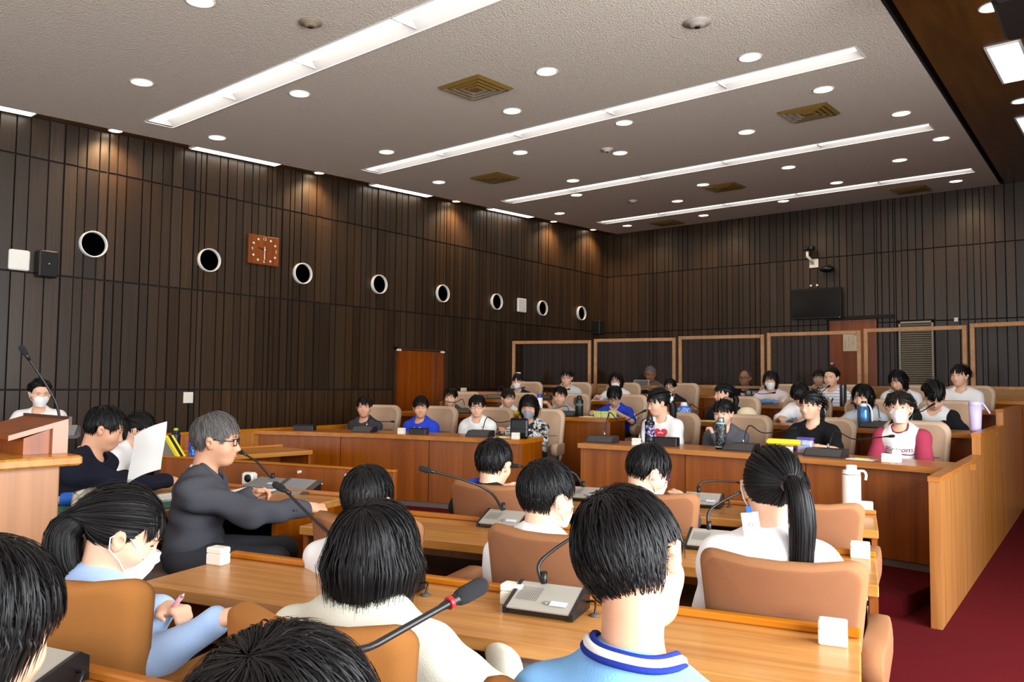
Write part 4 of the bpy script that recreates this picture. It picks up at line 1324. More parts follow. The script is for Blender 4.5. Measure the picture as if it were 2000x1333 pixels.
def ik(a, h, l1, l2, pole):
    d = h-a; D = np.linalg.norm(d)
    if D > (l1+l2)*.985: h = a+d/D*(l1+l2)*.985; d = h-a; D = np.linalg.norm(d)
    u = d/D; x = (l1*l1-l2*l2+D*D)/(2*D); y = math.sqrt(max(l1*l1-x*x, 1e-6))
    p = pole-(pole@u)*u
    return a+u*x+unitv(p)*y, h

def neck_bands(so, B, nk2, fw, rt, rn, bands):
    from mathutils.bvhtree import BVHTree
    sm = so.data
    bv = BVHTree.FromPolygons([v.co[:] for v in sm.vertices], [p.vertices[:] for p in sm.polygons])
    a1 = unitv(np.cross(nk2, rt)); a2 = np.cross(nk2, a1); n = 48
    xs = np.linspace(0, 2*np.pi, n+1)[:-1]; rad = rn*1.22; h = []
    for x in xs:
        o = B+nk2*.2+(a1*math.cos(x)+a2*math.sin(x))*rad
        q = bv.ray_cast(Vector(o), Vector(-nk2), .42)
        h.append(-(q[3] if q[0] is not None else .2))
    h = np.array(h)
    for _ in range(6): h = (np.roll(h, 1)+2*h+np.roll(h, -1))/4
    for (off, lift, r, m) in bands:
        ring = []
        for hh, x in zip(h, xs):
            out = a1*math.cos(x)+a2*math.sin(x)
            ring.append(B+nk2*(.2+hh)+out*rad+(out*.72-nk2*.69)*off+(out*.69+nk2*.72)*(lift+.004*max(0., -float(out @ fw))))
        MB().tube(ring+[ring[0]], r, 8, caps=False).build('collar_band', m, so)
def neck_ring(so, B, nk, nk2, fw, rt, rn, m, dr=.004, r=.0068, dz=0.0, name='collar_band'):
    from mathutils.bvhtree import BVHTree
    sm = so.data
    bv = BVHTree.FromPolygons([v.co[:] for v in sm.vertices], [p.vertices[:] for p in sm.polygons])
    a1 = unitv(np.cross(nk2, rt)); a2 = np.cross(nk2, a1); ring = []
    last = None
    for x in np.linspace(0, 2*np.pi, 33)[:-1]:
        o = B+fw*.016+nk2*.16+(a1*math.cos(x)+a2*math.sin(x))*(rn*1.0+dr)
        h = bv.ray_cast(Vector(o), Vector(-nk2), .32)
        if h[0] is not None: ring.append(np.array(h[0])+nk2*dz)
    if len(ring) < 8: return
    R_ = np.array(ring); n = len(R_)
    for _ in range(3): R_ = (np.roll(R_, 1, 0)+2*R_+np.roll(R_, -1, 0))/4
    R_ = np.concatenate([R_, R_[:1]])
    MB().tube(list(R_), r, 7, caps=False).build(name, m, so)
PEOPLE = {}
def person(label, top, face, fz, hs=1.0, hy=0, hp=0, hr=0, lean=8, side_lean=0, arms='desk', skin_m=None, shirt=None, sleeve='short', trim=None,
           hair_kw=None, mask=None, glasses=None, mouth='closed', eyes='open', vox=.0112, bs=1.0, seat=.45, pants='#23262e', group=None, noface=False, look=0,
           handL=None, handR=None, handL_w=None, handR_w=None, neck_m=1.0, neck=0.0, wrinkle=1.0, curl=.5, wide=1.0, sleeve_m=None, seed=0, tucked=False, torso_yaw=0, feet=True):
    """top = world point of the crown; face = heading of the body (rotation about z, 0 = facing +Y)"""
    skin_m = skin_m or SKIN
    top = np.array(top, float)
    root = thing('person', label, 'person', (top[0], top[1], fz), face, group)
    ztop = top[2]-fz
    # head orientation in body frame
    Rh = rotz(R(hy)) @ rotx(R(-hp)) @ roty(R(hr))
    hc = V3(0, 0, ztop-.134*hs*1.02)+V3(0, 0, 0)
    up = Rh @ V3(0, 0, 1)
    hc = V3(0, 0, ztop)-V3(0, 0, 1)*(.130*hs)*(.35+.65*up[2])-V3(up[0], up[1], 0)*.05*hs
    T = Tf(Rh, hc)
    nj = T(V3(0, -.022, -.075)*hs)
    B = nj+V3(0, -.026-neck*.2, -.098-neck)*hs + V3(0, -math.tan(R(lean))*.02, 0)
    pz = seat+.085
    zz = B[2]-pz
    if zz < .30: pz = B[2]-.30
    pel = V3(B[0]-math.tan(R(side_lean))*zz, B[1]-math.tan(R(lean))*zz, pz)
    spine = unitv(B-pel); fw = unitv(V3(0, 1, 0)-spine[1]*spine); rt = np.cross(fw, spine)
    if torso_yaw:
        Ry = rotz(R(torso_yaw)); fw = Ry @ fw; rt = np.cross(fw, spine); fw = np.cross(spine, rt)
    Rb = np.stack([rt, fw, spine], 1)
    w = bs*wide
    L = np.linalg.norm(B-pel)
    sw = .150*w
    def tb(x, y, t): return pel+rt*x+fw*y+spine*(t*L)
    shz = -.044*bs
    shl = [B+rt*sd*sw+fw*.012+spine*shz for sd in (-1, 1)]
    # arms
    l1, l2 = .255*bs, .235*bs
    tgt = {}
    for i, sd in enumerate((-1, 1)):
        h = (handL, handR)[i]
        if h is None:
            if arms == 'desk': h = V3(sd*.13, .36, -.36)
            elif arms == 'lap': h = V3(sd*.10, .24, -.43)
            elif arms == 'side': h = V3(sd*.26, .10, -.46)
            else: h = V3(sd*.13, .36, -.36)
        h = np.array(h, float)*1.0
        tgt[i] = V3(B[0], B[1], B[2])+V3(h[0], h[1], h[2])*bs
        if arms == 'desk' and (handL, handR)[i] is None: tgt[i][2] = .785; tgt[i][1] = max(tgt[i][1], .30+.05*sd*((seed % 3)-1)); tgt[i][0] += .02*((seed*7+i) % 5-2)
        hw = (handL_w, handR_w)[i]
        if hw is not None: tgt[i] = rotz(-face) @ (np.array(hw, float)-V3(top[0], top[1], fz))
    body = []
    body += head_prims(T, hs, 1.0, not (hair_kw and hair_kw['style'] == 'bob' and noface))
    body += [cone(T(V3(0, -.03, -.05)*hs), B+V3(0, 0, -.01), .05*hs, .056*bs, .03)]
    body += [cone(B+rt*sd*.03-spine*.035, shl[i]-spine*.004, .045*bs, .04*bs, .04) for i, sd in enumerate((-1, 1))]
    body += [ell(tb(0, .0, .72), V3(.125*w, .082*bs, .15), .05, 0, Rb), ell(tb(0, .0, .35), V3(.11*w, .08*bs, .14), .05, 0, Rb), ell(pel, V3(.13*w, .095*bs, .10), .05, 0, Rb)]
    shirt_p = []
    g = .014
    shirt_p += [ell(tb(0, .002, .76), V3(.148*w, .098*bs, .16)+g, .06, 0, Rb), ell(tb(0, .0, .40), V3(.128*w, .098*bs, .17)+g, .06, 0, Rb), ell(pel+spine*.02, V3(.148*w, .112*bs, .11)+g, .06, 0, Rb)]
    shirt_p += [cone(B+rt*sd*.035-spine*.040, shl[i]-spine*.012, .050*bs+g*.5, .050*bs+g*.7, .06, 0) for i, sd in enumerate((-1, 1))]
    nk = unitv(nj-B)
    shirt_p += [cone(B-spine*.05, B+nk*.004-spine*.004, .080*bs*(.5+.5*neck_m), (.064*bs+.006)*neck_m, .03, 0)]
    nk2 = unitv(nk*.85+fw*.42)
    rn = (.054*bs+.006)*neck_m
    shirt_p += [('sc', (B+fw*.016-spine*.012, B+nk2*.2, rn*.95, rn*1.25), .012, 0)]
    elb = []; wr = []
    slv = []
    for i, sd in enumerate((-1, 1)):
        pole = rt*sd*.75-fw*.45-V3(0, 0, 1)*.7
        e, h = ik(shl[i], tgt[i], l1, l2, pole)
        elb.append(e); wr.append(h)
        body += [cone(shl[i], e, .041*bs, .034*bs, .025), cone(e, h, .034*bs, .023*bs, .02)]
        fd = unitv(h-e)
        body += hand_prims(h, unitv(fd+V3(0, 0, -.15)), V3(0, 0, -1)*.9-rt*sd*.35, sd, .88*bs, curl if not isinstance(curl, (tuple, list)) else curl[i])
        if sleeve == 'short':
            q = shl[i]+(e-shl[i])*.80
            ps = [cone(shl[i], q, .041*bs+g, .055*bs+g, .07, 1)]
        elif sleeve == 'none': ps = []
        else:
            q = e+(h-e)*(.93 if sleeve == 'long' else .55)
            ps = [cone(shl[i], e, .043*bs+g, .044*bs+g, .055, 1), cone(e, q, .043*bs+g, .031*bs+g*.7, .025, 1)]
        if sleeve_m is None: shirt_p[-1:-1] = ps
        slv.append(ps)
    body_o = solid('body', body, vox, skin_m, root)
    sh = shirt if not isinstance(shirt, str) else cloth(shirt)
    r_ = np.random.default_rng(seed+17); ph = r_.uniform(0, 6, 6)
    def noise(X, Y, Z):
        return wrinkle*(.0028*np.sin(21*X+13*Z+ph[0])*np.sin(17*Y+9*Z+ph[1])+.0022*np.sin(38*X-29*Z+ph[2]+4*np.sin(9*Y))+.0012*np.sin(61*Z+25*X+ph[3]))
    if sh is not None:
        so = solid('shirt', shirt_p, .0145 if vox > .009 else .0095, sh, root, noise=noise)
        if sleeve_m is not None:
            for i, sd in enumerate((-1, 1)):
                q = [cone(p[1][0], p[1][1], p[1][2]+.001, p[1][3]+.001, .05) for p in slv[i]]
                q += [cone(B+rt*sd*.085-spine*.03+fw*.0, shl[i]-spine*.004, .046*bs+g*.5, .048*bs+g, .05)]
                solid('sleeve', q, .0115, sleeve_m, so)
        if trim: neck_ring(so, B, nk, nk2, fw, rt, rn, trim if not isinstance(trim, str) else cloth(trim))
    else: so = None
    # trousers
    pm = cloth(pants)
    tp = [ell(pel-V3(0, 0, .02), V3(.155*w, .125*bs, .10), .05, 0, Rb)]
    for sd in (-1, 1):
        hip = pel+rt*sd*.085*w-V3(0, 0, .03); kn = hip+V3(rt[0]*sd*.03, rt[1]*sd*.03, 0)+unitv(V3(fw[0], fw[1], 0))*.37*bs
        kn[2] = hip[2]-.005
        an = V3(kn[0], kn[1], .09)+unitv(V3(fw[0], fw[1], 0))*.02
        tp += [cone(hip, kn, .082*bs, .064*bs, .04), cone(kn, an, .062*bs, .048*bs, .03)]
    po = solid('trousers', tp, .024, pm, root)
    for sd in (-1, 1):
        hip = pel+rt*sd*.085*w; f2 = unitv(V3(fw[0], fw[1], 0)); kn = hip+V3(rt[0]*sd*.03, rt[1]*sd*.03, 0)+f2*.37*bs
        a = V3(kn[0], kn[1], 0)+f2*.02
        MB().tube([a+f2*-.06+V3(0, 0, .04), a+V3(0, 0, .045), a+f2*.1+V3(0, 0, .035), a+f2*.17+V3(0, 0, .025)], [.035, .045, .042, .024], 8).build('shoe', BLACKM, root)
    if hair_kw:
        kw = dict(hair_kw); st = kw.pop('style'); m = kw.pop('m', HAIR)
        hair(root, T, hs, st, m, seed+3, **kw)
    if True:
        face_parts(root, T, hs, skin_m, mouth, eyes=eyes, look=look)
    if mask is not None: mask_part(root, T, hs, mask)
    if glasses is not None: glasses_part(root, T, hs, glasses)
    return dict(root=root, T=T, B=B, rt=rt, fw=fw, sp=spine, pel=pel, shirt=so, sh=shl, el=elb, wr=wr, nk=nk, nk2=nk2, rn=rn, hs=hs, bs=bs, hc=hc)

# print on cloth: a flat mesh pressed onto the shirt from the front
def press(info, me, name, m, x, t_down, lift=.003, scale=1.0, rot=0.0, front=1, rows=None):
    """me is drawn in the XY plane (x right as read, y up); placed t_down below the neck base on the chest"""
    from mathutils.bvhtree import BVHTree
    so = info['shirt']; sm = so.data
    bv = BVHTree.FromPolygons([v.co[:] for v in sm.vertices], [p.vertices[:] for p in sm.polygons])
    rt, fw, sp, B = info['rt'], info['fw'], info['sp'], info['B']
    cr, sr = math.cos(rot), math.sin(rot)
    for v in me.vertices:
        a, b = (v.co.x*cr-v.co.y*sr)*scale+x, (v.co.x*sr+v.co.y*cr)*scale
        p = B-rt*a*front+sp*(b-t_down)+fw*.4*front
        hit = bv.ray_cast(Vector(p), Vector(-fw*front))
        q = np.array(hit[0]) if hit[0] is not None else p-fw*.3*front
        v.co = Vector(q+fw*lift*front)
    me.materials.clear(); me.materials.append(m)
    o = bpy.data.objects.new(name, me); COL.objects.link(o); o.parent = so
    return o
def grid_mesh(poly_rows):
    mb = MB(); mb.grid(poly_rows, 0, False); return mb.mesh('print', [])
# ------------------------------------------------------------------ the people
def cam_heading(p): return math.atan2(-(CAM[0]-p[0]), CAM[1]-p[1])
CAMO = mat('camo_base', '#cfcfca', .85)
def make_camo():
    m = bpy.data.materials.new('camo_print'); m.use_nodes = True; nt = m.node_tree; b = nt.nodes['Principled BSDF']
    tc = nt.nodes.new('ShaderNodeTexCoord'); nz = nt.nodes.new('ShaderNodeTexNoise'); nz.inputs['Scale'].default_value = 22; nz.inputs['Detail'].default_value = 2
    cr = nt.nodes.new('ShaderNodeValToRGB'); cr.color_ramp.interpolation = 'CONSTANT'
    els = cr.color_ramp.elements
    els[0].color = lin('#15161a'); els[1].position = .44; els[1].color = lin('#77726c')
    e = els.new(.5); e.color = lin('#dcdcd8'); e = els.new(.58); e.color = lin('#3b3d42'); e = els.new(.63); e.color = lin('#e8e8e4')
    nt.links.new(tc.outputs['Object'], nz.inputs['Vector']); nt.links.new(nz.outputs['Fac'], cr.inputs['Fac']); nt.links.new(cr.outputs['Color'], b.inputs['Base Color'])
    b.inputs['Roughness'].default_value = .85
    return m
CAMO = make_camo()
def stripe_mat(name, c1, c2, scale, axis=2, width=.75):
    m = bpy.data.materials.new(name); m.use_nodes = True; nt = m.node_tree; b = nt.nodes['Principled BSDF']
    tc = nt.nodes.new('ShaderNodeTexCoord'); sp = nt.nodes.new('ShaderNodeSeparateXYZ')
    mu = nt.nodes.new('ShaderNodeMath'); mu.operation = 'MULTIPLY'; mu.inputs[1].default_value = scale
    fr = nt.nodes.new('ShaderNodeMath'); fr.operation = 'FRACT'; gt = nt.nodes.new('ShaderNodeMath'); gt.operation = 'GREATER_THAN'; gt.inputs[1].default_value = width
    mx = nt.nodes.new('ShaderNodeMix'); mx.data_type = 'RGBA'; mx.inputs[6].default_value = lin(c1); mx.inputs[7].default_value = lin(c2)
    nt.links.new(tc.outputs['Object'], sp.inputs[0]); nt.links.new(sp.outputs[axis], mu.inputs[0]); nt.links.new(mu.outputs[0], fr.inputs[0]); nt.links.new(fr.outputs[0], gt.inputs[0])
    nt.links.new(gt.outputs[0], mx.inputs[0]); nt.links.new(mx.outputs[2], b.inputs['Base Color']); b.inputs['Roughness'].default_value = .85
    return m
SUIT_GREY = cloth('#46474e')
SUIT_NAVY = cloth('#151826')
POLO_STRIPE = stripe_mat('polo_stripe', '#f1f1f3', '#6f86b8', 26, 2, .84)

SHORT = dict(style='short')
def far(label, u, v, k, cy=0, hp=3, body=0, rr=.80, grp='pupils in the curved seats', chair=True, **kw):
    kw.setdefault('arms', 'lap')
    r = RF[k]+rr if k < 3 else rr
    P = onr(u, v, r)
    a = ang(P); th = math.pi-a+R(body)
    hy = math.degrees(cam_heading(P)+R(cy)-th)
    hy = (hy+180) % 360-180
    inf = person(label, P, th, FL[k], hy=hy, hp=hp, group=grp, **kw)
    if chair and k < 3:
        c = onr(u, v, RF[k]+.93); ac = ang(c); q = pol(RF[k]+.95, a, FL[k])
        nm_ = chair if isinstance(chair, str) else None
        CH.append((q, math.pi-a, label))
    return inf
CH = []
BLUE_R = cloth('#2b44c8')
# front row, left block
i_ = far('boy in dark T-shirt with white-striped sleeves, front row far left', 712, 775, 0, -6, 0, shirt='#38383d', hair_kw=dict(style='short', bangs=.095), skin_m=SKIN2, seed=1, lean=4, hs=1.02)
def sleeve_stripes(inf, offs, m, r=.006):
    mb = MB()
    for i, sd in enumerate((-1, 1)):
        s0, e0 = inf['sh'][i], inf['el'][i]; d = unitv(e0-s0)
        out = unitv(inf['rt']*sd-(inf['rt']*sd@d)*d); fr = np.cross(d, out)
        rad = .068*inf['bs']
        for o in offs:
            n = unitv(out*math.cos(o)+fr*math.sin(o)*1)
            nb = inf['B']+inf['rt']*sd*.075+inf['sp']*.012+inf['fw']*math.sin(o)*.02
            mb.tube([nb, s0+inf['sp']*.052+n*.02, s0+n*(rad)+d*.03, s0+n*rad+d*.10, s0+(e0-s0)*.8+n*(rad+.004)], r, 6)
    mb.build('sleeve_stripes', m, inf['shirt'])
sleeve_stripes(i_, (-.3, 0, .3), WHITE)
PEOPLE_STRIPE = i_
BOYBLUE = far('boy in royal blue T-shirt, front row of the left block', 822, 775, 0, 2, 4, shirt=BLUE_R, hair_kw=dict(style='short', bangs=.075, volume=.02), skin_m=SKIN2, seed=2, lean=4, eyes='shut', hs=1.02)
BOYGLS = far('boy with black glasses and plain white T-shirt, front row left block', 932, 772, 0, -4, 4, shirt='#eef0ee', hair_kw=dict(style='short', bangs=.085, volume=.022), glasses=GLASS_BLK, seed=3, lean=4, hs=1.02)
far('pupil with long black hair, grey mask and camouflage shirt', 1033, 772, 0, -12, 12, shirt=CAMO, sleeve='long', hair_kw=dict(style='bob', bangs=.11, length=.20, n=900, w=.006), mask=MASKG, eyes='shut', skin_m=SKIN2, arms='desk', seed=4, hs=1.06)
# middle row, left block
DKT = far('boy in charcoal T-shirt, second row far left', 881, 759, 1, -16, 2, shirt='#413f40', hair_kw=dict(style='short', bangs=.08), seed=5, hs=1.02)
WTG = far('smiling boy in white T-shirt with black drawing, second row left', 993, 759, 1, 20, 12, shirt='#f3f3f3', hair_kw=dict(style='short', bangs=.085, m=HAIRB), mouth='smile', eyes='shut', seed=6, hs=1.02)
far('grinning boy in pale grey-blue T-shirt with one hand behind his neck', 1094, 755, 1, -8, 6, shirt='#b4bfcc', hair_kw=dict(style='short', bangs=.08), mouth='smile', eyes='shut', seed=7, handL=(.14, .07, .06), curl=.9, hs=1.04)
JERSEY = far('boy in royal blue jersey with white trim looking down at his hands', 1200, 756, 1, -8, 34, shirt=BLUE_R, trim=WHITE, hair_kw=dict(style='short', bangs=.095), glasses=GLASS_BLK, eyes='shut', arms='desk', seed=8, lean=12, hs=1.06)
sleeve_stripes(JERSEY, (0,), WHITE, .01)
# rear row, left block
NAVYG = far('masked girl with white scrunchie and navy top with white collar', 1011, 731, 2, -14, 4, shirt='#1c2437', trim=WHITE, hair_kw=dict(style='tied', bangs=.09, tie=(0, -.07, .115)), mask=MASK, seed=9)
far('girl in glasses and pale grey top, rear row left block', 1107, 722, 2, -14, 4, shirt='#c9ccd0', hair_kw=dict(style='tied', bangs=.09, tie=(.02, -.105, .0), tail=dict(pts=[(.02, -.11, 0), (.06, -.10, -.08), (.09, -.06, -.17)], r=.022)), glasses=GLASS_BLK, seed=10)
far('girl with long dark hair, mask and white blouse, rear row', 1203, 728, 2, -10, 10, shirt='#ecedf0', sleeve='long', hair_kw=dict(style='bob', bangs=.06, length=.23, n=900, w=.006), mask=MASK, glasses=GLASS_BLK, eyes='shut', arms='desk', seed=11, hs=.98)
far('boy in round glasses and black T-shirt at the rear row aisle', 1309, 740, 2, -16, 4, shirt='#23232b', hair_kw=dict(style='short', bangs=.075), glasses=GLASS_BLK, seed=12, hs=.98)
# front row, right block
HEART = far('girl in profile, white T-shirt with red heart and white hair ribbon', 1283, 762, 0, -62, 12, shirt='#f2f1ef', hair_kw=dict(style='tied', bangs=.1, tie=(0, -.10, .035), tail=dict(pts=[(0, -.105, .035), (0, -.16, -.03), (0, -.17, -.12), (.01, -.17, -.19)], r=.03, band=WHITE)), seed=13, body=-6, hs=1.05)
far('girl in slate sweatshirt leaning on one hand behind the dotted bottle', 1412, 781, 0, -18, 10, shirt='#56575f', sleeve='long', hair_kw=dict(style='tied', bangs=.1, tie=(0, -.10, -.01), tail=dict(pts=[(0, -.105, -.01), (.0, -.14, -.08), (.02, -.12, -.18)], r=.026)), seed=14, handL=(.05, .16, -.02), lean=18, curl=.9, rr=.74, hs=1.02)
UCLA = far('girl in black T-shirt with colourful print holding a pouch', 1583, 764, 0, -34, 3, shirt='#121214', hair_kw=dict(style='tied', bangs=.1, tie=(.0, -.105, -.02), tail=dict(pts=[(0, -.11, -.02), (.0, -.15, -.08), (.02, -.15, -.17)], r=.03)), arms='desk', seed=15, hs=1.04)
BLOOM = far('masked girl in white baseball shirt with crimson sleeves', 1757, 764, 0, -8, 2, shirt='#eeebe9', sleeve_m=cloth('#a63a52'), trim='#8e2a44', hair_kw=dict(style='tied', bangs=.1, bang_frac=.6, tie=(.0, -.105, -.02), tail=dict(pts=[(0, -.11, -.02), (.05, -.13, -.1), (.09, -.10, -.17)], r=.024), m=HAIRB), mask=MASK, seed=16, hs=1.08, bs=1.02)
# middle row, right block
far('girl in profile with low ponytail and navy T-shirt', 1413, 748, 1, -64, 0, shirt='#161d2d', hair_kw=dict(style='tied', bangs=.1, tie=(0, -.11, .0), tail=dict(pts=[(0, -.115, 0), (0, -.15, -.06), (0, -.13, -.16)], r=.028)), seed=17, hs=1.04)
VER = far('bent-over pupil in white T-shirt with blue lettering', 1560, 752, 1, -24, 52, shirt='#f3f3f5', hair_kw=dict(style='short', bangs=.1), eyes='shut', arms='desk', seed=18, lean=16, hs=1.06)
far('girl with black bob and pale grey hoodie behind a blue bottle', 1684, 751, 1, -26, 14, shirt='#bcc3cc', sleeve='long', hair_kw=dict(style='bob', bangs=.1, length=.18, n=900, w=.006), arms='desk', seed=19, hs=1.06)
far('girl bending over her desk in black cardigan and white top', 1826, 752, 1, 8, 42, shirt='#e9e6e4', sleeve='long', sleeve_m=cloth('#1b1c20'), hair_kw=dict(style='tied', bangs=.11, tie=(0.03, -.10, .05), tail=dict(pts=[(.03, -.105, .05), (.07, -.12, .04), (.09, -.12, -.01)], r=.024, n=60)), eyes='shut', arms='desk', seed=20, lean=20, hs=1.08)
# rear row, right block
far('masked girl in pale pink blouse with blue cloth, rear row', 1505, 725, 2, -12, 12, shirt='#e6dadc', trim='#efe6e8', hair_kw=dict(style='bob', bangs=.08, length=.17, n=900, w=.006, m=HAIRB), mask=MASK, eyes='shut', arms='desk', seed=21)
POLO = far('girl in white polo shirt with blue stripes and dark lanyard', 1623, 719, 2, -22, 2, shirt=POLO_STRIPE, trim=WHITE, hair_kw=dict(style='tied', bangs=0, tie=(0, -.105, .02), tail=dict(pts=[(0, -.11, .02), (0.02, -.14, -.06), (.03, -.12, -.12)], r=.022)), seed=22)
far('girl with black bob and white shirt looking down, rear row right', 1752, 724, 2, -34, 24, shirt='#edeef0', hair_kw=dict(style='bob', bangs=.1, length=.17, n=900, w=.006), seed=23, hs=1.0, body=14)
far('girl in plain white T-shirt at the right end of the rear row', 1874, 713, 2, -28, 0, shirt='#f0efee', hair_kw=dict(style='tied', bangs=.1, tie=(0, -.105, .0), tail=dict(pts=[(0, -.11, 0), (0.03, -.13, -.06), (.05, -.12, -.12)], r=.022)), seed=24, hs=1.02)
# gallery
GM = 'adults in the public gallery'
ELD = far('elderly man with grey hair in grey tweed jacket in the gallery', 1270, 716, 3, 2, 16, rr=16.85, grp=GM, shirt='#77736b', sleeve='long', hair_kw=dict(style='crop', m=HAIRW), skin_m=SKIN3, seed=25, hs=1.08, bs=1.15, handL_w=onr(1238, 760, 16.28), handR_w=onr(1268, 760, 16.28))
DRK = far('balding man in dark suit and white shirt in the gallery', 1455, 723, 3, -20, 0, rr=16.85, grp=GM, shirt='#15181f', sleeve='long', hair_kw=dict(style='bald', m=HAIRG, n=200), skin_m=SKIN3, glasses=GLASS_BLK, seed=26, hs=1.06, bs=1.12)
far('dark-haired woman in white, gallery, half hidden by the striped girl', 1599, 722, 3, -8, 4, rr=16.85, grp=GM, shirt='#ebe7e2', hair_kw=dict(style='short', bangs=.09), seed=27, hs=1.0)
# chairs of the pupils: one beige chair, then copies
beige = None
for (q, rz, lab) in CH:
    l2 = 'beige tufted armchair of the ' + ' '.join(lab.replace(',', '').split()[:11])
    if beige is None: beige = armchair('beige_chair', l2, 'beige tufted armchairs', FAB_BEIGE, FAB_BEIGE2, q, rz, high=True)
    else: clone(beige, q, rz+R(rng.uniform(-9, 9)), l2)

# ---------------- people near the camera
def near(label, top, th, **kw): return person(label, top, th, 0.0, group='pupils at the straight front desks', **kw)
NH = dict(n=4200, w=.0026)
T15 = A15
A3 = near('boy with short black hair in light blue shirt, seen from behind', atd(1222, 963, 1.45), T15-R(3), hy=-6, hp=12, hr=-21, lean=6, shirt='#7fb4e6', hair_kw=dict(style='short', bangs=.07, volume=.02, n=8500, w=.0019, whorl=(.0, -.055, .115)), vox=.007, noface=True, neck_m=1.1, skin_m=SKIN2, seed=31, hs=1.03, bs=1.05, arms='lap', neck=.036, wrinkle=1.3)
def collar(inf, bands):
    neck_bands(inf['shirt'], inf['B'], inf['nk'], inf['fw'], inf['rt'], (.056*inf['bs']+.021)/1.22, bands)
NAVY = cloth('#1d2f8a')
collar(A3, [(-.0125, .005, .0058, NAVY), (-.001, .0045, .0086, WHITE), (.0105, .003, .0056, NAVY)])
A2 = near('pupil with black bob in cream hoodie, seen from behind', atd(735, 981, 1.98), T15+R(6), hy=-4, hp=6, lean=10, shirt='#d8d6c6', sleeve='long', hair_kw=dict(style='bob', bangs=.09, length=.235, n=7500, w=.0024, volume=.02), vox=.007, noface=True, seed=32, hs=1.06, bs=1.08, wide=1.12, neck=-.028, handR_w=onz(975, 1268, .66), handL=(-.16, .30, -.34))
mbh = MB()
for x in np.linspace(-1, 1, 1): pass
a1 = A2['rt']; B_ = A2['B']
mbh.tube([B_+a1*.12+A2['sp']*-.005-A2['fw']*.01, B_+a1*.09-A2['fw']*.075-A2['sp']*.03, B_-A2['fw']*.10-A2['sp']*.07, B_-a1*.09-A2['fw']*.075-A2['sp']*.03, B_-a1*.12-A2['sp']*.005-A2['fw']*.01], [.03, .042, .05, .042, .03], 10)
mbh.build('hood', cloth('#d8d6c6'), A2['shirt'])
A1P = atd(262, 963, 2.40)
A1 = near('girl with low ponytail and mask in pale blue sweatshirt, head bowed', A1P, T15-R(14), hy=-30, hp=26, lean=0, shirt='#a9c4ea', sleeve='long', trim='#d6e3f4', hair_kw=dict(style='tied', bangs=.08, tie=(0, -.118, .005), n=5200, w=.0024, volume=.014, tail=dict(pts=[(0, -.12, .005), (-.005, -.165, -.03), (-.0, -.165, -.11), (-.0, -.13, -.185)], r=.042, n=900, w=.0035, band=BLACKM)), mask=MASK, eyes='shut', vox=.007, seed=33, hs=1.06, bs=.98, handR_w=atd(430, 1212, 2.05), handL_w=atd(338, 1192, 2.15), curl=.8)
NB = 'pupils at the straight front desks'
B1 = near('boy in white T-shirt hidden behind the cream hoodie, second row', atd(722, 912, 3.0), T15, hp=14, lean=10, shirt='#f0f1f3', hair_kw=dict(style='short', bangs=.09, **NH), vox=.009, noface=True, seed=34, hs=1.04, handR=(.25, .22, -.40))
B2 = near('boy in white T-shirt with mask, seen from behind in second row', atd(1070, 900, 2.95), T15, hy=-30, hp=4, lean=4, shirt='#f6f6f6', hair_kw=dict(style='short', bangs=.075, volume=.018, **NH), mask=MASK, vox=.009, seed=35, hs=1.05, arms='lap')
B3 = near('girl with long high ponytail in white T-shirt with lanyard card', atd(1508, 878, 2.55), T15+R(3), hy=2, hp=8, hr=4, lean=5, shirt='#f5f5f5', hair_kw=dict(style='tied', bangs=.0, tie=(.045, -.115, .025), n=5200, w=.0024, volume=.012, tail=dict(pts=[(.045, -.12, .03), (.075, -.155, .005), (.085, -.16, -.09), (.08, -.15, -.20), (.08, -.15, -.30)], r=.036, n=900, w=.0034, band=mat('tie_taupe', '#6b5b58', .7))), mask=MASK, vox=.008, seed=36, hs=1.04, arms='lap')
C1 = near('boy in black T-shirt with blue neck towel, third row', atd(967, 858, 4.2), T15, hy=-4, hp=10, lean=6, shirt='#1b1d22', hair_kw=dict(style='short', bangs=.08, volume=.018, n=2400, w=.0032), vox=.010, noface=True, seed=37, hs=1.05)
C2 = near('boy with blue glasses and mask in charcoal T-shirt, third row', atd(1272, 871, 4.0), T15, hy=-48, hp=22, lean=12, shirt='#3b3a3c', hair_kw=dict(style='short', bangs=.09, volume=.018, n=2400, w=.0032), mask=MASK, glasses=GLASS_BLUE, vox=.010, seed=38, hs=1.08)
C3 = near('pupil in white T-shirt mostly hidden by the ponytail girl, third row', atd(1545, 915, 4.0), T15, hp=20, lean=12, shirt='#f2f2f4', hair_kw=dict(style='short', n=1600, w=.004), vox=.010, noface=True, seed=39, handR=(.34, .12, -.38))
Z1 = near('dark-haired pupil whose crown rises at the bottom edge', atd(560, 1246, .80), T15, hp=8, lean=6, shirt='#5a6a8c', hair_kw=dict(style='short', bangs=.09, volume=.022, n=9000, w=.0017), vox=.008, noface=True, seed=40, hs=1.05, arms='lap')
Z2 = near('dark-haired pupil cut by the left edge of the picture', atd(-14, 1062, 1.22), T15+R(5), hy=-10, hp=16, lean=6, shirt='#4c5560', hair_kw=dict(style='bob', bangs=.09, length=.07, volume=.02, n=7000, w=.0022), vox=.009, noface=True, seed=41, hs=1.05, arms='lap')
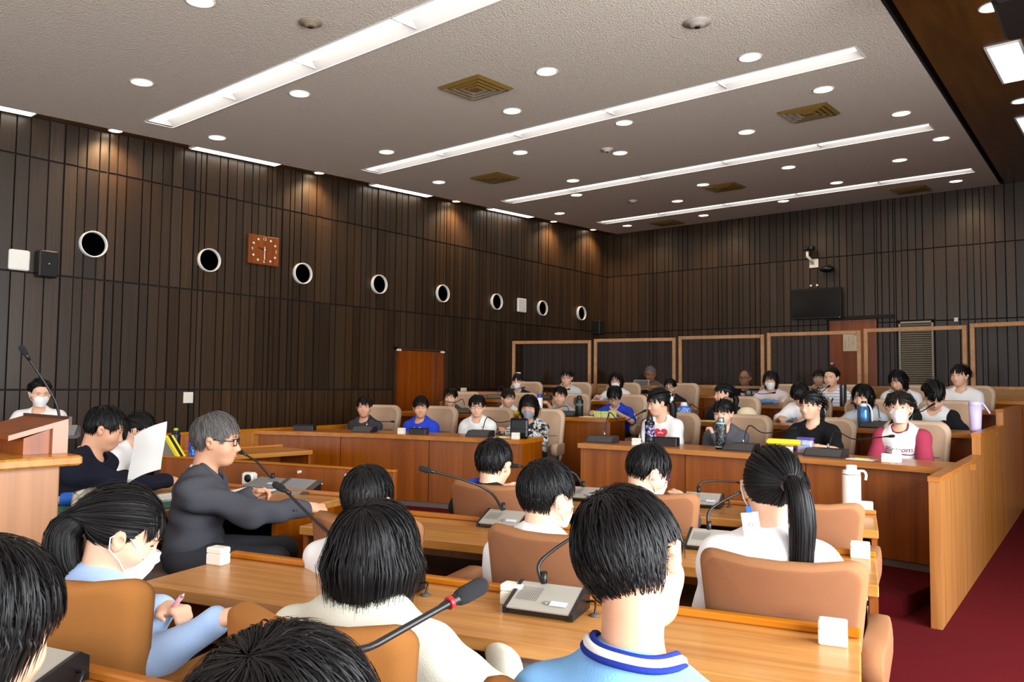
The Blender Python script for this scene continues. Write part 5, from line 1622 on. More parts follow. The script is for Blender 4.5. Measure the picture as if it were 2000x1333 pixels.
# adults on the left
GA = 'adults at the left desks'
M2 = person('grey-haired man in charcoal pinstripe suit with glasses, in profile', atd(425, 806, 4.0), R(-44), 0.0, hy=0, hp=4, lean=6, shirt=SUIT_GREY, sleeve='long', hair_kw=dict(style='short', bangs=.05, volume=.014, m=HAIRG, n=3600, w=.0026), skin_m=SKIN2, glasses=GLASS_BLK, vox=.0085, wrinkle=2.2, seed=42, hs=1.13, bs=1.16, pants='#33343a', group=GA, handR_w=onz(602, 992, .755), handL_w=onz(490, 965, .76), curl=.9)
M1 = person('black-haired man in navy suit reading at the green-topped desk', atd(212, 795, 4.75), R(-52), 0.0, hy=22, hp=20, lean=10, shirt=SUIT_NAVY, sleeve='long', hair_kw=dict(style='short', bangs=.055, volume=.014, n=3000, w=.003), skin_m=SKIN2, vox=.0095, wrinkle=2.0, seed=43, hs=1.1, bs=1.16, pants='#151826', group=GA, handR_w=onz(340, 940, .76), handL_w=onz(250, 930, .77), curl=.8)
for inf, m in ((M2, WHITE), (M1, WHITE)):
    bs = inf['bs']; a_ = (inf['shirt'], inf['B'], inf['nk'], inf['nk2'], inf['fw'], inf['rt'], inf['rn'])
    nk = inf['nk']; a1 = unitv(np.cross(nk, inf['rt'])); a2 = np.cross(nk, a1)
    ring = [inf['B']+nk*.030+(a1*math.cos(x)+a2*math.sin(x))*(.0555*bs+.0)-nk*.020*math.cos(x) for x in np.linspace(0, 2*np.pi, 25)]
    MB().tube(ring, .0135, 7, caps=False).build('shirt_collar', m, inf['shirt'])
    neck_ring(*a_, SUIT_GREY if inf is M2 else SUIT_NAVY, .012, .011, .0, 'jacket_collar')
    for i in (0, 1):
        d = unitv(inf['wr'][i]-inf['el'][i])
        MB().tube([inf['wr'][i]-d*.03, inf['wr'][i]-d*.004], [.034*bs, .031*bs], 12).build('cuff', WHITE, inf['shirt'])
W1P = onx(80, 743, -7.95)
W1 = person('masked woman in white blouse with blue lanyard behind the lectern', W1P, cam_heading(W1P)-R(20), 0.0, hy=30, hp=10, lean=12, shirt='#eeecea', sleeve='short', trim='#f4f3f1', hair_kw=dict(style='tied', bangs=.0, tie=(0, -.10, .0)), mask=MASK, seed=44, hs=1.0, bs=1.05, eyes='shut', group=GA)
W2P = atd(283, 812, 6.5)
W2 = person('girl in white T-shirt with dark cuffs holding a pencil case', W2P, cam_heading(W2P)+R(50), 0.0, hy=10, hp=30, lean=14, shirt='#efefef', hair_kw=dict(style='tied', bangs=.09, tie=(0, -.10, .02), tail=dict(pts=[(0, -.105, .02), (-.01, -.14, -.05), (0, -.13, -.14)], r=.026), n=1400, w=.0045), mask=MASK, seed=45, hs=1.06, eyes='shut', group=GA, handL_w=atd(337, 880, 6.2), handR=(.14, .3, -.3))
def cuffs(inf, m):
    for i in (0, 1):
        d = unitv(inf['el'][i]-inf['sh'][i]); q = inf['sh'][i]+(inf['el'][i]-inf['sh'][i])*.86
        MB().tube([q-d*.02, q+d*.02], [.072*inf['bs'], .073*inf['bs']], 14).build('sleeve_cuff', m, inf['shirt'])
cuffs(W2, BLACKM)
# ------------------------------------------------------------------ wall fittings
def on_left(u, v): return onx(u, v, ROOM_X0)
RX90 = Matrix.Rotation(R(90), 4, 'Y')          # lathe axis z -> +X
port = None
for i, (u, v) in enumerate([(180.5, 478), (406.5, 509), (589, 535), (738.5, 556), (862.5, 574), (968, 590), (1057.5, 602.5), (1133.5, 612.5)]):
    p = on_left(u, v)
    lab = 'round white tube port in the left slatted wall, %s' % ORD[i]
    if port is None:
        port = t = thing('wall_port', lab, 'vent', p, 0, 'round ports in the left wall')
        MB().lathe([(.152, .0), (.152, .05), (.149, .056), (.141, .056), (.137, .04), (.134, .012)], 28, T=RX90, closed=False).build('ring', WHITE, t)
        MB().lathe([(.136, .0125), (.001, .012)], 24, T=RX90, closed=False).build('shade_disc', mat('hole_shade_black', '#020202', 1.0, spec=0.0), t)  # flat black disc, the shade inside the tube put into its colour
    else: t = clone(port, p, 0, lab)
# clock
pc = (on_left(481, 458)+on_left(543, 521))/2
t = thing('wall_clock', 'square wooden wall clock with white markers on the left slatted wall', 'clock', pc)
MB().bevbox(0, .045, -.235, .235, -.2, .2, .006).build('case', W_DOOR, t)
def left_text(name, s, size, y, z, m, parent, x=.0465):
    Mx = Matrix(((0, 0, 1, x), (1, 0, 0, y), (0, 1, 0, z), (0, 0, 0, 1)))
    return text_obj(name, s, size, m, parent, Mx)
for h in range(12):
    a = R(30*h); y, z = math.sin(a)*.185*(1.05 if h % 3 else 1), math.cos(a)*.155*(1.05 if h % 3 else 1)
    if h in (1, 2, 4, 5, 7, 8, 10, 11):
        MB().bevbox(.045, .052, y-.014, y+.014, z-.014, z+.014, .003).build('marker', OFFWHITE, t)
    else: left_text('numeral', {0: '12', 3: '3', 6: '6', 9: '9'}[h], .06, y, z, OFFWHITE, t)
mb = MB(); mb.box(.054, .057, -.006, .006, -.13, .05); mb.build('minute_hand', WHITE, t)
a = R(-75); T_ = Matrix.Rotation(a, 4, 'X')
MB().box(.058, .061, -.007, .007, -.03, .10, T=Matrix.Rotation(R(75), 4, 'X')).build('hour_hand', BLACK, t)
MB().lathe([(.012, .052), (.012, .064), (.004, .066)], 10, T=RX90).build('hub', WHITE, t)
# white boxes, small speakers, switch plates on the left wall
def wall_box(name, label, cat, u, v, w, h, d, m, part, X=None, extra=None):
    p = on_left(u, v)
    t = thing(name, label, cat, p)
    MB().bevbox(.005, d, -w/2, w/2, -h/2, h/2, min(.012, d*.3)).build(part, m, t)
    if extra: extra(t)
    return t
def led(t): MB().lathe([(.01, .0), (.01, .003)], 8, T=Matrix.Translation((.06, .03, -.09)) @ RX90).build('indicator', STEEL, t)
wall_box('access_point', 'white rounded wireless box high on the left wall at the picture edge', 'device', 35, 509, .2, .22, .055, WHITE, 'housing', extra=lambda t: MB().bevbox(.055, .058, -.02, .02, -.1, -.02, .002).build('label', OFFWHITE, t))
wall_box('wall_speaker', 'small black speaker on the left wall beside the white box', 'speaker', 86, 518, .19, .29, .14, BLACK, 'cabinet', extra=lambda t: (MB().box(.14, .144, -.08, .08, -.13, .13).build('grille', BLACKM, t), MB().lathe([(.012, .144), (.006, .148)], 8, T=RX90).build('badge', STEEL, t)))
wall_box('access_point', 'white rounded wireless box between the far ports of the left wall', 'device', 1016.5, 597, .26, .27, .055, WHITE, 'housing', extra=led)
wall_box('wall_speaker', 'dim black speaker in the far corner of the room', 'speaker', 1161, 641, .22, .3, .2, BLACK, 'cabinet', extra=lambda t: MB().box(.2, .204, -.09, .09, -.13, .13).build('grille', BLACKM, t))
wall_box('switch_plate', 'square ivory blank plate on the left wall above the men', 'plate', 367, 777, .13, .14, .014, OFFWHITE, 'plate', extra=lambda t: MB().box(.014, .016, -.05, .05, -.055, .055).build('insert', OFFWHITE, t))
wall_box('switch_plate', 'tall ivory plate on the left wall right of the open door', 'plate', 904, 769, .15, .2, .03, OFFWHITE, 'plate', extra=lambda t: MB().box(.03, .033, -.05, .05, -.07, .0).build('insert', WHITE, t))
# back wall
YB = ROOM_Y1
def on_back(u, v): return ony(u, v, YB)
a, b = on_back(1550, 568), on_back(1648, 622)
t = thing('television', 'black wall-mounted television on the dark back wall', 'television', ((a[0]+b[0])/2, YB, (a[2]+b[2])/2))
w, h = abs(b[0]-a[0])/2, abs(a[2]-b[2])/2
MB().bevbox(-w, w, -.12, -.06, -h, h, .008).build('bezel', mat('tv_black', '#050505', .35), t)
MB().box(-w+.02, w-.02, -.122, -.12, -h+.025, h-.02).build('screen', mat('tv_screen', '#030303', .15), t)
MB().box(-.2, .2, -.06, .0, -.15, .15).build('wall_mount', BLACKM, t)
MB().lathe([(.008, 0), (.008, .003)], 8, T=Matrix.Translation((w-.04, -.122, -h+.012)) @ Matrix.Rotation(R(90), 4, 'X')).build('power_light', STEEL, t)
p = on_back(1590, 515)
t = thing('camera_mount', 'pale square bracket with a small black camera above the television', 'camera', p)
MB().bevbox(-.085, .085, -.02, -.005, -.085, .085, .006).build('plate', OFFWHITE, t)
MB().tube([(-.01, -.02, 0), (-.03, -.09, .06), (-.07, -.16, .12), (-.07, -.16, .22)], [.028, .026, .03, .03], 8).build('arm', OFFWHITE, t)
MB().bevbox(-.13, .06, -.24, -.1, .23, .31, .01).build('camera_body', BLACK, t)
MB().lathe([(.03, 0), (.03, .04), (.02, .045)], 10, T=Matrix.Translation((-.04, -.24, .27)) @ Matrix.Rotation(R(90), 4, 'X')).build('lens', BLACKM, t)
p = on_back(1618, 527)
t = thing('dome_speaker', 'dark rounded device on the back wall right of the camera bracket', 'device', p)
mb = MB(); mb.ell((0, -.1, 0), (.14, .09, .06), 14, 8); mb.build('body', BLACK, t)
MB().box(-.03, .03, -.05, 0, -.04, .09).build('bracket', BLACKM, t)
for i, (u, v) in enumerate([(1585, 559), (1597, 558)]):
    p = on_back(u, v)
    t = thing('wall_stud', 'small pale round knob on the back wall, %s above the television' % ['left', 'right'][i], 'knob', p, 0, 'pale wall knobs')
    MB().lathe([(.012, 0), (.012, .02), (.022, .024), (.022, .04), (.01, .045)], 12, T=Matrix.Rotation(R(90), 4, 'X')).build('knob_head', OFFWHITE, t)
p = on_back(1868, 625)
t = thing('wall_sensor', 'tiny white box on the back wall right of the louvre panel', 'sensor', p)
MB().bevbox(-.03, .03, -.035, 0, -.035, .035, .005).build('housing', WHITE, t)
a, b = on_back(1647, 648), on_back(1675, 686)
t = thing('paper_notice', 'paper notice with vertical handwriting on the back door', 'notice', ((a[0]+b[0])/2, YB-.016, (a[2]+b[2])/2))
w, h = (b[0]-a[0])/2, (a[2]-b[2])/2
MB().box(-w, w, -.003, 0, -h, h).build('sheet', mat('notice_paper', '#e6dcc4', .8), t)
INK = mat('ink_grey', '#57544c', .8)
cols = [('注意', .028, .78, .8, .62), ('傍聴人は静粛に', .02, .5, .55, .0), ('してください', .022, .18, .45, 0), ('飲食はご遠慮', .022, -.2, .35, 0), ('議会事務局', .024, -.68, .05, 0)]
for (s, size, fx, fz, _) in cols:
    for k, chx in enumerate(s):
        Mx = Matrix(((1, 0, 0, fx*w), (0, 0, -1, -.0045), (0, 1, 0, fz*h-k*size*1.5+.0), (0, 0, 0, 1)))
        try: text_obj('letter', chx, size, INK, t, Mx)
        except Exception: pass

# ------------------------------------------------------------------ microphones
FOAM = mat('mic_foam', '#17171b', .95, bump=.8, bscale=900)
def curve_pts(P, n=10):
    P = [np.array(p, float) for p in P]; out = []
    for i in range(len(P)-1):
        p0, p1, p2, p3 = P[max(i-1, 0)], P[i], P[i+1], P[min(i+2, len(P)-1)]
        for k in range(n):
            f = k/n
            out.append(.5*((2*p1)+(-p0+p2)*f+(2*p0-5*p1+4*p2-p3)*f*f+(-p0+3*p1-3*p2+p3)*f**3))
    return out+[P[-1]]
def mic_neck(t, pts, tip_dir, r=.005, hl=.055, hr=.0125, ring=None, parent=None):
    """pts local; foam head at the end"""
    c = curve_pts(pts, 8)
    MB().tube([c[0], c[0]+np.array([0, 0, .045])], r*2.0, 8).build('neck_socket', STEEL if hl < .06 else BLACK, t)
    o = MB().tube(c, [r*1.15]*(len(c)//2)+[r]*(len(c)-len(c)//2), 8).build('gooseneck', BLACK, t)
    e = c[-1]; d = unitv(c[-1]-c[-3]) if tip_dir is None else unitv(np.array(tip_dir, float))
    MB().tube([e-d*.03, e-d*.005, e+d*.012], [r*1.1, hr*.62, hr*.8], 8).build('mic_collar', BLACK, t)
    MB().tube([e, e+d*.006, e+d*.018, e+d*(hl-.012), e+d*(hl-.003), e+d*hl], [hr*.55, hr*.85, hr, hr, hr*.7, hr*.15], 12).build('foam_head', FOAM, t)
    if ring is not None: MB().tube([e-d*.016, e-d*.008], hr*.72, 10).build('ring_mark', ring, t)
def far_mic(label, ub, vb, row, tip, bend=None, w=.24, rr=.17):
    r = RF[row]+rr; base = onr(ub, vb, r); a = ang(base); base = np.array(pol(r, a, DT[row]))
    rz = -a+math.pi
    t = thing('conference_mic', label, 'microphone', base, rz, 'black desk microphones on the curved desks')
    inv = lambda P: rotz(-rz) @ (np.array(P)-base)
    mb = MB(); mb.prism([(-.075, 0), (.085, 0), (.085, .012), (.02, .06), (-.075, .065)], 0, -w/2, w/2); mb.build('base', BLACK, t)
    MB().prism([(.083, .0125), (.086, .0125), (.021, .0605), (.018, .0605)], 0, -w/2+.012, w/2-.012).build('face_plate', mat('mic_face_dark', '#3b3a3b', .4), t)
    cable = [(-.05, -.07, .02), (-.06, -.13, .012), (-.03, -.2, .004)]
    tp = inv(onr(tip[0], tip[1], r-.03 if len(tip) < 3 else tip[2]))
    s = (np.array([-.0, -.05, .055]))
    dx = tp[0]
    mid = np.array([s[0]+(tp[0]-s[0])*.12, s[1]+.0, s[2]+(tp[2]-s[2])*.7+.05])
    mid2 = s+(tp-s)*.45+np.array([0, 0, .035])
    mic_neck(t, [s, mid, mid2, tp], unitv(tp-mid2), .0045, .05, .011)
    MB().tube(curve_pts([(w*.3, -.075, .02), (w*.36, -.11, .012), (w*.3, -.16, .006), (w*.42, -.22, .004)], 5), .0035, 5).build('cable', BLACK, t)
    return t
far_mic('black desk microphone before the boy with striped sleeves', 712, 840, 0, (764, 824))
far_mic('black desk microphone between white-shirted boy and camouflage shirt', 938, 850, 0, (1012, 820), w=.26)
far_mic('black desk microphone at the left end of the right front desk', 1176, 858, 0, (1255, 805), w=.28)
far_mic('black desk microphone right of the dotted bottle', 1447, 875, 0, (1545, 838), w=.27)
far_mic('black desk microphone in front of the black T-shirt girl', 1613, 885, 0, (1735, 853), w=.3)
far_mic('black desk microphone beside the boy with a hand behind his neck', 1108, 812, 1, (1068, 800))
far_mic('black desk microphone beside the charcoal T-shirt boy', 905, 806, 1, (862, 783))
far_mic('black desk microphone behind the masked baseball-shirt girl', 1715, 830, 1, (1672, 791), w=.3)
far_mic('black desk microphone of the girl in black cardigan', 1778, 826, 1, (1818, 793))
far_mic('black desk microphone of the navy T-shirt girl', 1340, 818, 1, (1391, 796))
far_mic('black desk microphone at the rear row aisle seat', 1262, 786, 2, (1303, 770))
far_mic('black desk microphone of the striped polo girl', 1592, 786, 2, (1616, 757))
far_mic('black desk microphone of the pink-bloused girl', 1462, 784, 2, (1508, 768))
far_mic('black desk microphone of the scrunchie girl', 968, 786, 2, (1020, 758))
far_mic('black desk microphone of the pale grey top girl', 1062, 786, 2, (1108, 761))

# silver conference units on the straight desks
def conf_unit(label, c, rz, pts, tip_dir=None, ring=None, w=.225, hl=.06):
    t = thing('conference_unit', label, 'microphone', c, rz, 'silver conference microphone units')
    d = .15
    mb = MB(); mb.prism([(-d/2, .006), (d/2, .006), (d/2, .058), (d/2-.02, .066), (-d/2, .022)], 0, -w/2+.012, w/2-.012); mb.build('body', BLACK, t)
    mb = MB(); mb.prism([(-d/2-.004, .019), (d/2-.022, .066), (d/2-.024, .0705), (-d/2-.006, .0235)], 0, -w/2+.012, w/2-.012); mb.build('face', ALU, t)
    for s in (-1, 1):
        mb = MB(); x0, x1 = (w/2-.012, w/2) if s > 0 else (-w/2, -w/2+.012)
        mb.prism([(-d/2-.008, .004), (d/2+.004, .004), (d/2+.004, .058), (d/2-.02, .074), (-d/2-.008, .024)], 0, x0, x1); mb.build('side_cheek', BLACK, t)
    sl = math.atan2(.047, d-.018); T0 = Matrix.Translation((-w*.24, -.005, .0507)) @ Matrix.Rotation(.2999, 4, 'X')
    mb = MB()
    for i in range(11):
        for j in range(11):
            x, y = (i-5)*.0066, (j-5)*.0074
            mb.add([T0 @ Vector((x-.0016, y-.0016, .0012)), T0 @ Vector((x+.0016, y-.0016, .0012)), T0 @ Vector((x+.0016, y+.0016, .0012)), T0 @ Vector((x-.0016, y+.0016, .0012))], [(0, 1, 2, 3)])
    tag(mb.build('speaker_holes', BLACKM, t), kind='stuff')
    T1 = Matrix.Translation((w*.24, -.045, .0383)) @ Matrix.Rotation(.2999, 4, 'X')
    MB().box(-.026, .026, -.011, .011, .0, .0022, T=T1).build('display', mat('display_lilac', '#d8dcf2', .3), t)
    T2 = Matrix.Translation((w*.06, -.045, .0383)) @ Matrix.Rotation(.2999, 4, 'X')
    MB().lathe([(.007, 0), (.007, .003), (.004, .004)], 10, T=T2).build('button', STEEL, t)
    MB().tube(curve_pts([(w/2, .05, .03), (w/2+.03, .04, .035), (w/2+.035, .02, .003)], 6), .004, 6).build('cable', BLACK, t)
    MB().lathe([(.017, 0), (.017, .004), (.008, .008)], 12, T=Matrix.Translation((w/2+.035, .02, 0))).build('cable_grommet', mat('grommet', '#4d4a47', .5), t)
    if pts: mic_neck(t, pts, tip_dir, .0055, hl, .0145, ring)
    return t
ZD = .70
def unit_at(label, u, v, rz, neck_px, w=.225, ring=None, hl=.06, zb=ZD):
    """neck_px: list of (u, v, depth offset) after the socket"""
    c = onz(u, v, zb)
    dep = (c-CAM)@_fwd
    inv = lambda P: rotz(-rz) @ (np.array(P)-c)
    pts = [np.array([-w*.14, .055, .06])]
    for (a_, b_, dd) in neck_px: pts.append(inv(atd(a_, b_, dep+dd)))
    tip = None
    return conf_unit(label, c, rz, pts, unitv(pts[-1]-pts[-2]), ring, w, hl)
unit_at('silver conference unit on the nearest desk before the light blue boy', 1068, 1195, A15, [(1052, 1105, .08), (1085, 1072, .1), (1142, 1036, .12)])
unit_at('silver conference unit left of the masked boy on the second desk', 985, 1029, A15, [(958, 962, .0), (905, 938, -.05), (842, 921, -.08)])
unit_at('silver conference unit left of the ponytail girl on the second desk', 1395, 1072, A15, [(1384, 1002, .08), (1410, 980, .1), (1455, 958, .12)])
unit_at('silver conference unit between the heads on the third desk', 1143, 977, A15, [(1121, 925, .08), (1080, 915, .05), (1012, 911, 0)])
unit_at('silver conference unit behind the blue-glasses boy on the third desk', 1372, 989, A15, [(1368, 944, .08), (1395, 940, .1), (1448, 943, .1)])
unit_at('silver conference unit in the bottom left corner', 72, 1330, A15, [(60, 1290, .0), (40, 1270, -.02)], w=.25) if False else None
c = onz(46, 1338, ZD)
conf_unit('silver conference unit in the bottom left corner', c, A15, None)
# big microphone of the front desk: its base stands below the picture
c = np.array(uvw(-.62, 1.1, ZD)); inv = lambda P: rotz(-A15) @ (np.array(P)-c)
conf_unit('nearest microphone with red ring, rising from the bottom edge', c, A15, [np.array([-.04, .055, .06]), inv(atd(650, 1310, 1.02)), inv(atd(735, 1259, 1.10)), inv(atd(890, 1172, 1.24))], unitv(inv(atd(940, 1145, 1.28))-inv(atd(890, 1172, 1.24))), mat('red_ring', '#b01e22', .4), hl=.068)
c = np.array(uvw(-1.45, 2.24, ZD)); inv = lambda P: rotz(-A15) @ (np.array(P)-c)
conf_unit('conference microphone rising behind the cream hoodie toward the grey suit', c, A15, [np.array([-.04, .055, .06]), inv(atd(690, 1070, 2.95)), inv(atd(640, 1040, 2.98)), inv(atd(556, 958, 3.05))], unitv(inv(atd(522, 938, 3.08))-inv(atd(556, 958, 3.05))))
# dark units: lectern and the grey-suited man's desk
def dark_unit(label, c, rz, pts, w=.24):
    t = thing('desk_microphone', label, 'microphone', c, rz)
    mb = MB(); mb.prism([(-.09, .004), (.09, .004), (.09, .05), (.06, .062), (-.09, .018)], 0, -w/2, w/2); mb.build('base', mat('dark_unit', '#3a4048', .4), t)
    MB().prism([(-.088, .019), (.058, .0635), (.056, .066), (-.09, .022)], 0, -w/2+.012, w/2-.012).build('face', mat('grey_face', '#7b7a78', .4), t)
    T1 = Matrix.Translation((w*.2, -.03, .04)) @ Matrix.Rotation(.29, 4, 'X'); MB().box(-.02, .02, -.008, .008, 0, .003, T=T1).build('display', mat('display_lilac', '', .3), t)
    mic_neck(t, pts, unitv(pts[-1]-pts[-2]), .006, .06, .015)
    return t
c = onz(102, 857, 1.087); rz = R(62); inv = lambda P: rotz(-rz) @ (np.array(P)-c); dep = (c-CAM)@_fwd
dark_unit('tall gooseneck microphone standing on the lectern', c, rz, [np.array([.03, .05, .05]), inv(atd(113, 800, dep+.05)), inv(atd(98, 765, dep+.03)), inv(atd(52, 695, dep-.02))])
c = onz(535, 962, ZD); rz = A15; inv = lambda P: rotz(-rz) @ (np.array(P)-c); dep = (c-CAM)@_fwd
dark_unit('small gooseneck microphone on the grey-suited man\'s desk', onz(522, 955, ZD), rz, [np.array([.0, .05, .05]), inv(atd(521, 915, dep+.05)), inv(atd(510, 905, dep+.05)), inv(atd(487, 891, dep+.05))])

# ------------------------------------------------------------------ white voting boxes
def vbox(label, base, rz, s=.074, h=.064, first=[None]):
    if first[0] is None:
        first[0] = t = thing('voting_box', label, 'box', base, rz, 'small white boxes on the desks')
        MB().bevbox(-s/2, s/2, -s*.35, s*.35, 0, h*.645, .003).build('lower_body', OFFWHITE, t)
        MB().bevbox(-s/2, s/2, -s*.35, s*.35, h*.65, h, .0035).build('lid', OFFWHITE, t)
        return t
    return clone(first[0], base, rz, label)
vbox('small white box at the left end of the nearest desk', onz(426, 1102, ZD), A15)
vbox('small white box beside the silver unit on the nearest desk', onz(1003, 1180, ZD), A15)
vbox('small white box at the right end of the nearest desk', onz(1627, 1258, ZD), A15)
vbox('small white box at the right end of the second desk', onz(1680, 1090, ZD), A15)
vbox('small white box left of the unit on the third desk', onz(1344, 988, ZD), A15)
vbox('small white box right of the white flask', onz(1691, 1003, ZD), A15)
def on_row(u, k, rr): 
    P = onr(u, 860, RF[k]+rr); a = ang(P); return np.array(pol(RF[k]+rr, a, DT[k])), math.pi-a
for (u, k, rr, lab) in [(784, 0, .08, 'small white box before the royal blue T-shirt boy'), (1007, 0, .05, 'small white box before the black tablet case'), (1243, 0, .08, 'small white box left of the purple bottle'), (1538, 0, .08, 'small white box left of the black T-shirt girl'), (1310, 2, .12, 'small white box before the round-glasses boy')]:
    p, rz = on_row(u, k, rr); vbox(lab, p, rz)
p, rz = on_row(1751, 0, .1)
t = thing('paper_carton', 'white carton before the masked baseball-shirt girl', 'box', p, rz)
MB().bevbox(-.025, .025, -.03, .03, 0, .07, .003).build('carton_body', PAPER, t)
MB().prism([(-.03, .07), (.03, .07), (0, .095)], 0, -.025, .025).build('gable_top', PAPER, t)
p, rz = on_row(1733, 0, .08); vbox('small white box before the masked baseball-shirt girl', p, rz)

# ------------------------------------------------------------------ bottles and flasks
def bottle(label, base, h, r, prof, bands, rz=0, strap=None, handle=None):
    """prof: list of (r factor, z factor) body; bands: extra (name, z0, z1, rfactor, mat)"""
    t = thing('bottle', label, 'bottle', base, rz)
    body_m, cap_m = bands[0], bands[1]
    MB().lathe([(r*a, h*b) for a, b in prof], 20).build('bottle_body', body_m, t)
    for (nm_, z0, z1, f0, f1, m) in bands[2]:
        MB().lathe([(r*f0*.96, h*z0), (r*f0, h*z0+.002), (r*f1, h*z1-.002), (r*f1*.94, h*z1)], 20).build(nm_, m, t)
    if strap is not None: MB().tube(curve_pts([np.array(p)*np.array([r, r, h]) for p in strap[0]], 6), strap[1], 6, flat=.5).build('strap', strap[2], t)
    if handle is not None: MB().tube(curve_pts([np.array(p)*np.array([r, r, h]) for p in handle[0]], 6), handle[1], 8).build('carry_handle', handle[2], t)
    return t
CYL = [(.96, 0), (1, .01), (1, .76), (.93, .80), (.8, .82)]
FLASKW = mat('flask_white', '#f3f2ec', .35)
bottle('tall white vacuum flask on the third desk', onz(1664, 1016, ZD), .285, .0455, [(.96, 0), (1, .015), (1, .80), (.97, .83)], (FLASKW, FLASKW, [('seam_band', .826, .836, 1.0, 1.0, STEEL), ('shoulder', .836, .91, 1.0, .93, FLASKW), ('cap', .91, 1.0, .6, .58, FLASKW), ('base_band', .03, .07, 1.012, 1.012, FLASKW)]), A15, handle=([(.7, -.1, .9), (1.3, -.1, .9), (1.55, -.1, .84), (1.5, -.1, .74)], .006, FLASKW))
PURP = bpy.data.materials.new('purple_scrawl'); PURP.use_nodes = True
def speckle(name, c1, c2, scale, pos):
    m = bpy.data.materials.new(name); m.use_nodes = True; nt = m.node_tree; b = nt.nodes['Principled BSDF']
    tc = nt.nodes.new('ShaderNodeTexCoord'); nz = nt.nodes.new('ShaderNodeTexNoise'); nz.inputs['Scale'].default_value = scale; nz.inputs['Detail'].default_value = 1.5
    cr = nt.nodes.new('ShaderNodeValToRGB'); cr.color_ramp.interpolation = 'CONSTANT'; cr.color_ramp.elements[0].color = lin(c1); cr.color_ramp.elements[1].color = lin(c2); cr.color_ramp.elements[1].position = pos
    nt.links.new(tc.outputs['Object'], nz.inputs['Vector']); nt.links.new(nz.outputs['Fac'], cr.inputs['Fac']); nt.links.new(cr.outputs['Color'], b.inputs['Base Color']); b.inputs['Roughness'].default_value = .5
    return m
PURP = speckle('purple_scrawl', '#17151f', '#a79be0', 55, .53)
DOTS = speckle('dotted_black', '#14171a', '#a9b6b4', 130, .63)
p, rz = on_row(1269, 0, .16)
bottle('black and purple patterned bottle with strap before the heart girl', p, .27, .044, CYL, (PURP, BLACK, [('cap', .82, 1, .72, .5, BLACK), ('base_band', .02, .1, 1.02, 1.02, mat('violet_band', '#5d4aa0', .5)), ('lower_sleeve', .1, .3, 1.02, 1.02, BLACK), ('upper_sleeve', .68, .8, 1.03, 1.0, BLACK)]), rz, strap=([(.2, .6, .92), (1.3, .9, .8), (1.6, .9, .4), (1.5, .6, .1)], .01, BLACK))
p, rz = on_row(1408, 0, .2)
bottle('black dotted bottle before the slate sweatshirt girl', p, .275, .047, CYL, (DOTS, BLACK, [('collar', .78, .84, .96, .93, mat('teal_band', '#8fb3b1', .4)), ('cap', .84, 1, .66, .52, mat('silver_cap', '#8f969c', .3, .7)), ('base_band', .055, .1, 1.03, 1.03, mat('teal_band', '', .4)), ('base', .0, .055, 1.0, 1.0, BLACK)]), rz, strap=([(.3, .3, .9), (1.1, .5, .8), (1.25, .4, .6), (.9, .4, .5)], .008, BLACK))
p, rz = on_row(1688, 1, .2)
bottle('big metallic blue bottle with white strap before the bob-haired girl', p, .25, .062, [(.8, 0), (.92, .04), (1, .35), (.95, .65), (.8, .8)], (mat('metal_blue', '#4c7fb4', .25, .5), BLACK, [('cap', .8, .92, .62, .5, WHITE), ('lid', .92, 1, .4, .36, BLACK)]), rz, strap=([(.3, 0, .9), (-.9, .4, .85), (-1.4, .5, .5), (-1.3, .4, .1)], .012, WHITE))
p, rz = on_row(1906, 1, .2)
LIL = mat('lilac_plastic', '#d9cdf0', .4)
bottle('lilac tumbler with carry loop at the right end of the middle row', p, .27, .052, [(.78, 0), (.82, .02), (.95, .5), (1, .86)], (LIL, LIL, [('lid', .86, 1.0, 1.02, 1.0, LIL), ('base_ring', .03, .06, .86, .86, mat('plum', '#7d4d8a', .5))]), rz, handle=([(-.6, 0, .96), (-1.2, 0, .93), (-1.9, 0, .72), (-2.2, 0, .62)], .007, LIL))
p, rz = on_row(1131, 1, .25)
bottle('black bottle before the boy with a hand behind his neck', p, .25, .05, CYL, (mat('bottle_black', '#1b2220', .4), BLACK, [('cap', .82, 1, .72, .5, BLACK), ('grip_band', .5, .62, 1.03, 1.03, mat('grey_band', '#5d6a66', .5))]), rz, handle=([(.7, 0, .86), (1.25, 0, .84), (1.3, 0, .6), (1.0, 0, .55)], .008, BLACK))
p, rz = on_row(1053, 1, .3)
bottle('white bottle with blue cap behind the camouflage shirt', p, .26, .04, CYL, (WHITE, BLUE, [('cap', .8, 1, .8, .6, mat('violet_cap', '#3b46b0', .4))]), rz)
p, rz = on_row(1336, 1, .1)
bottle('pale blue jug with white lid on the middle right desk', p, .2, .075, [(.9, 0), (1, .03), (1, .62), (.9, .7)], (speckle('blue_check', '#2c62c8', '#9db9ea', 70, .5), WHITE, [('shoulder', .7, .8, .9, .6, mat('jug_blue', '#3b6fd0', .4)), ('lid', .8, 1, .55, .4, WHITE)]), rz, handle=([(.8, 0, .7), (1.2, 0, .6), (1.15, 0, .3), (.95, 0, .25)], .008, mat('jug_blue', '', .4)))
pb = onz(342, 893, ZD)
bottle('navy bottle with lime lid on the secretaries desk', np.array([pb[0], pb[1], .70]), .26, .042, CYL, (mat('navy_bottle', '#1d2544', .4), BLACK, [('cap', .82, .92, .8, .7, BLACK), ('lid', .92, 1, .55, .4, mat('lime', '#9fd03a', .4))]), 0)
pb = onz(381, 897, ZD)
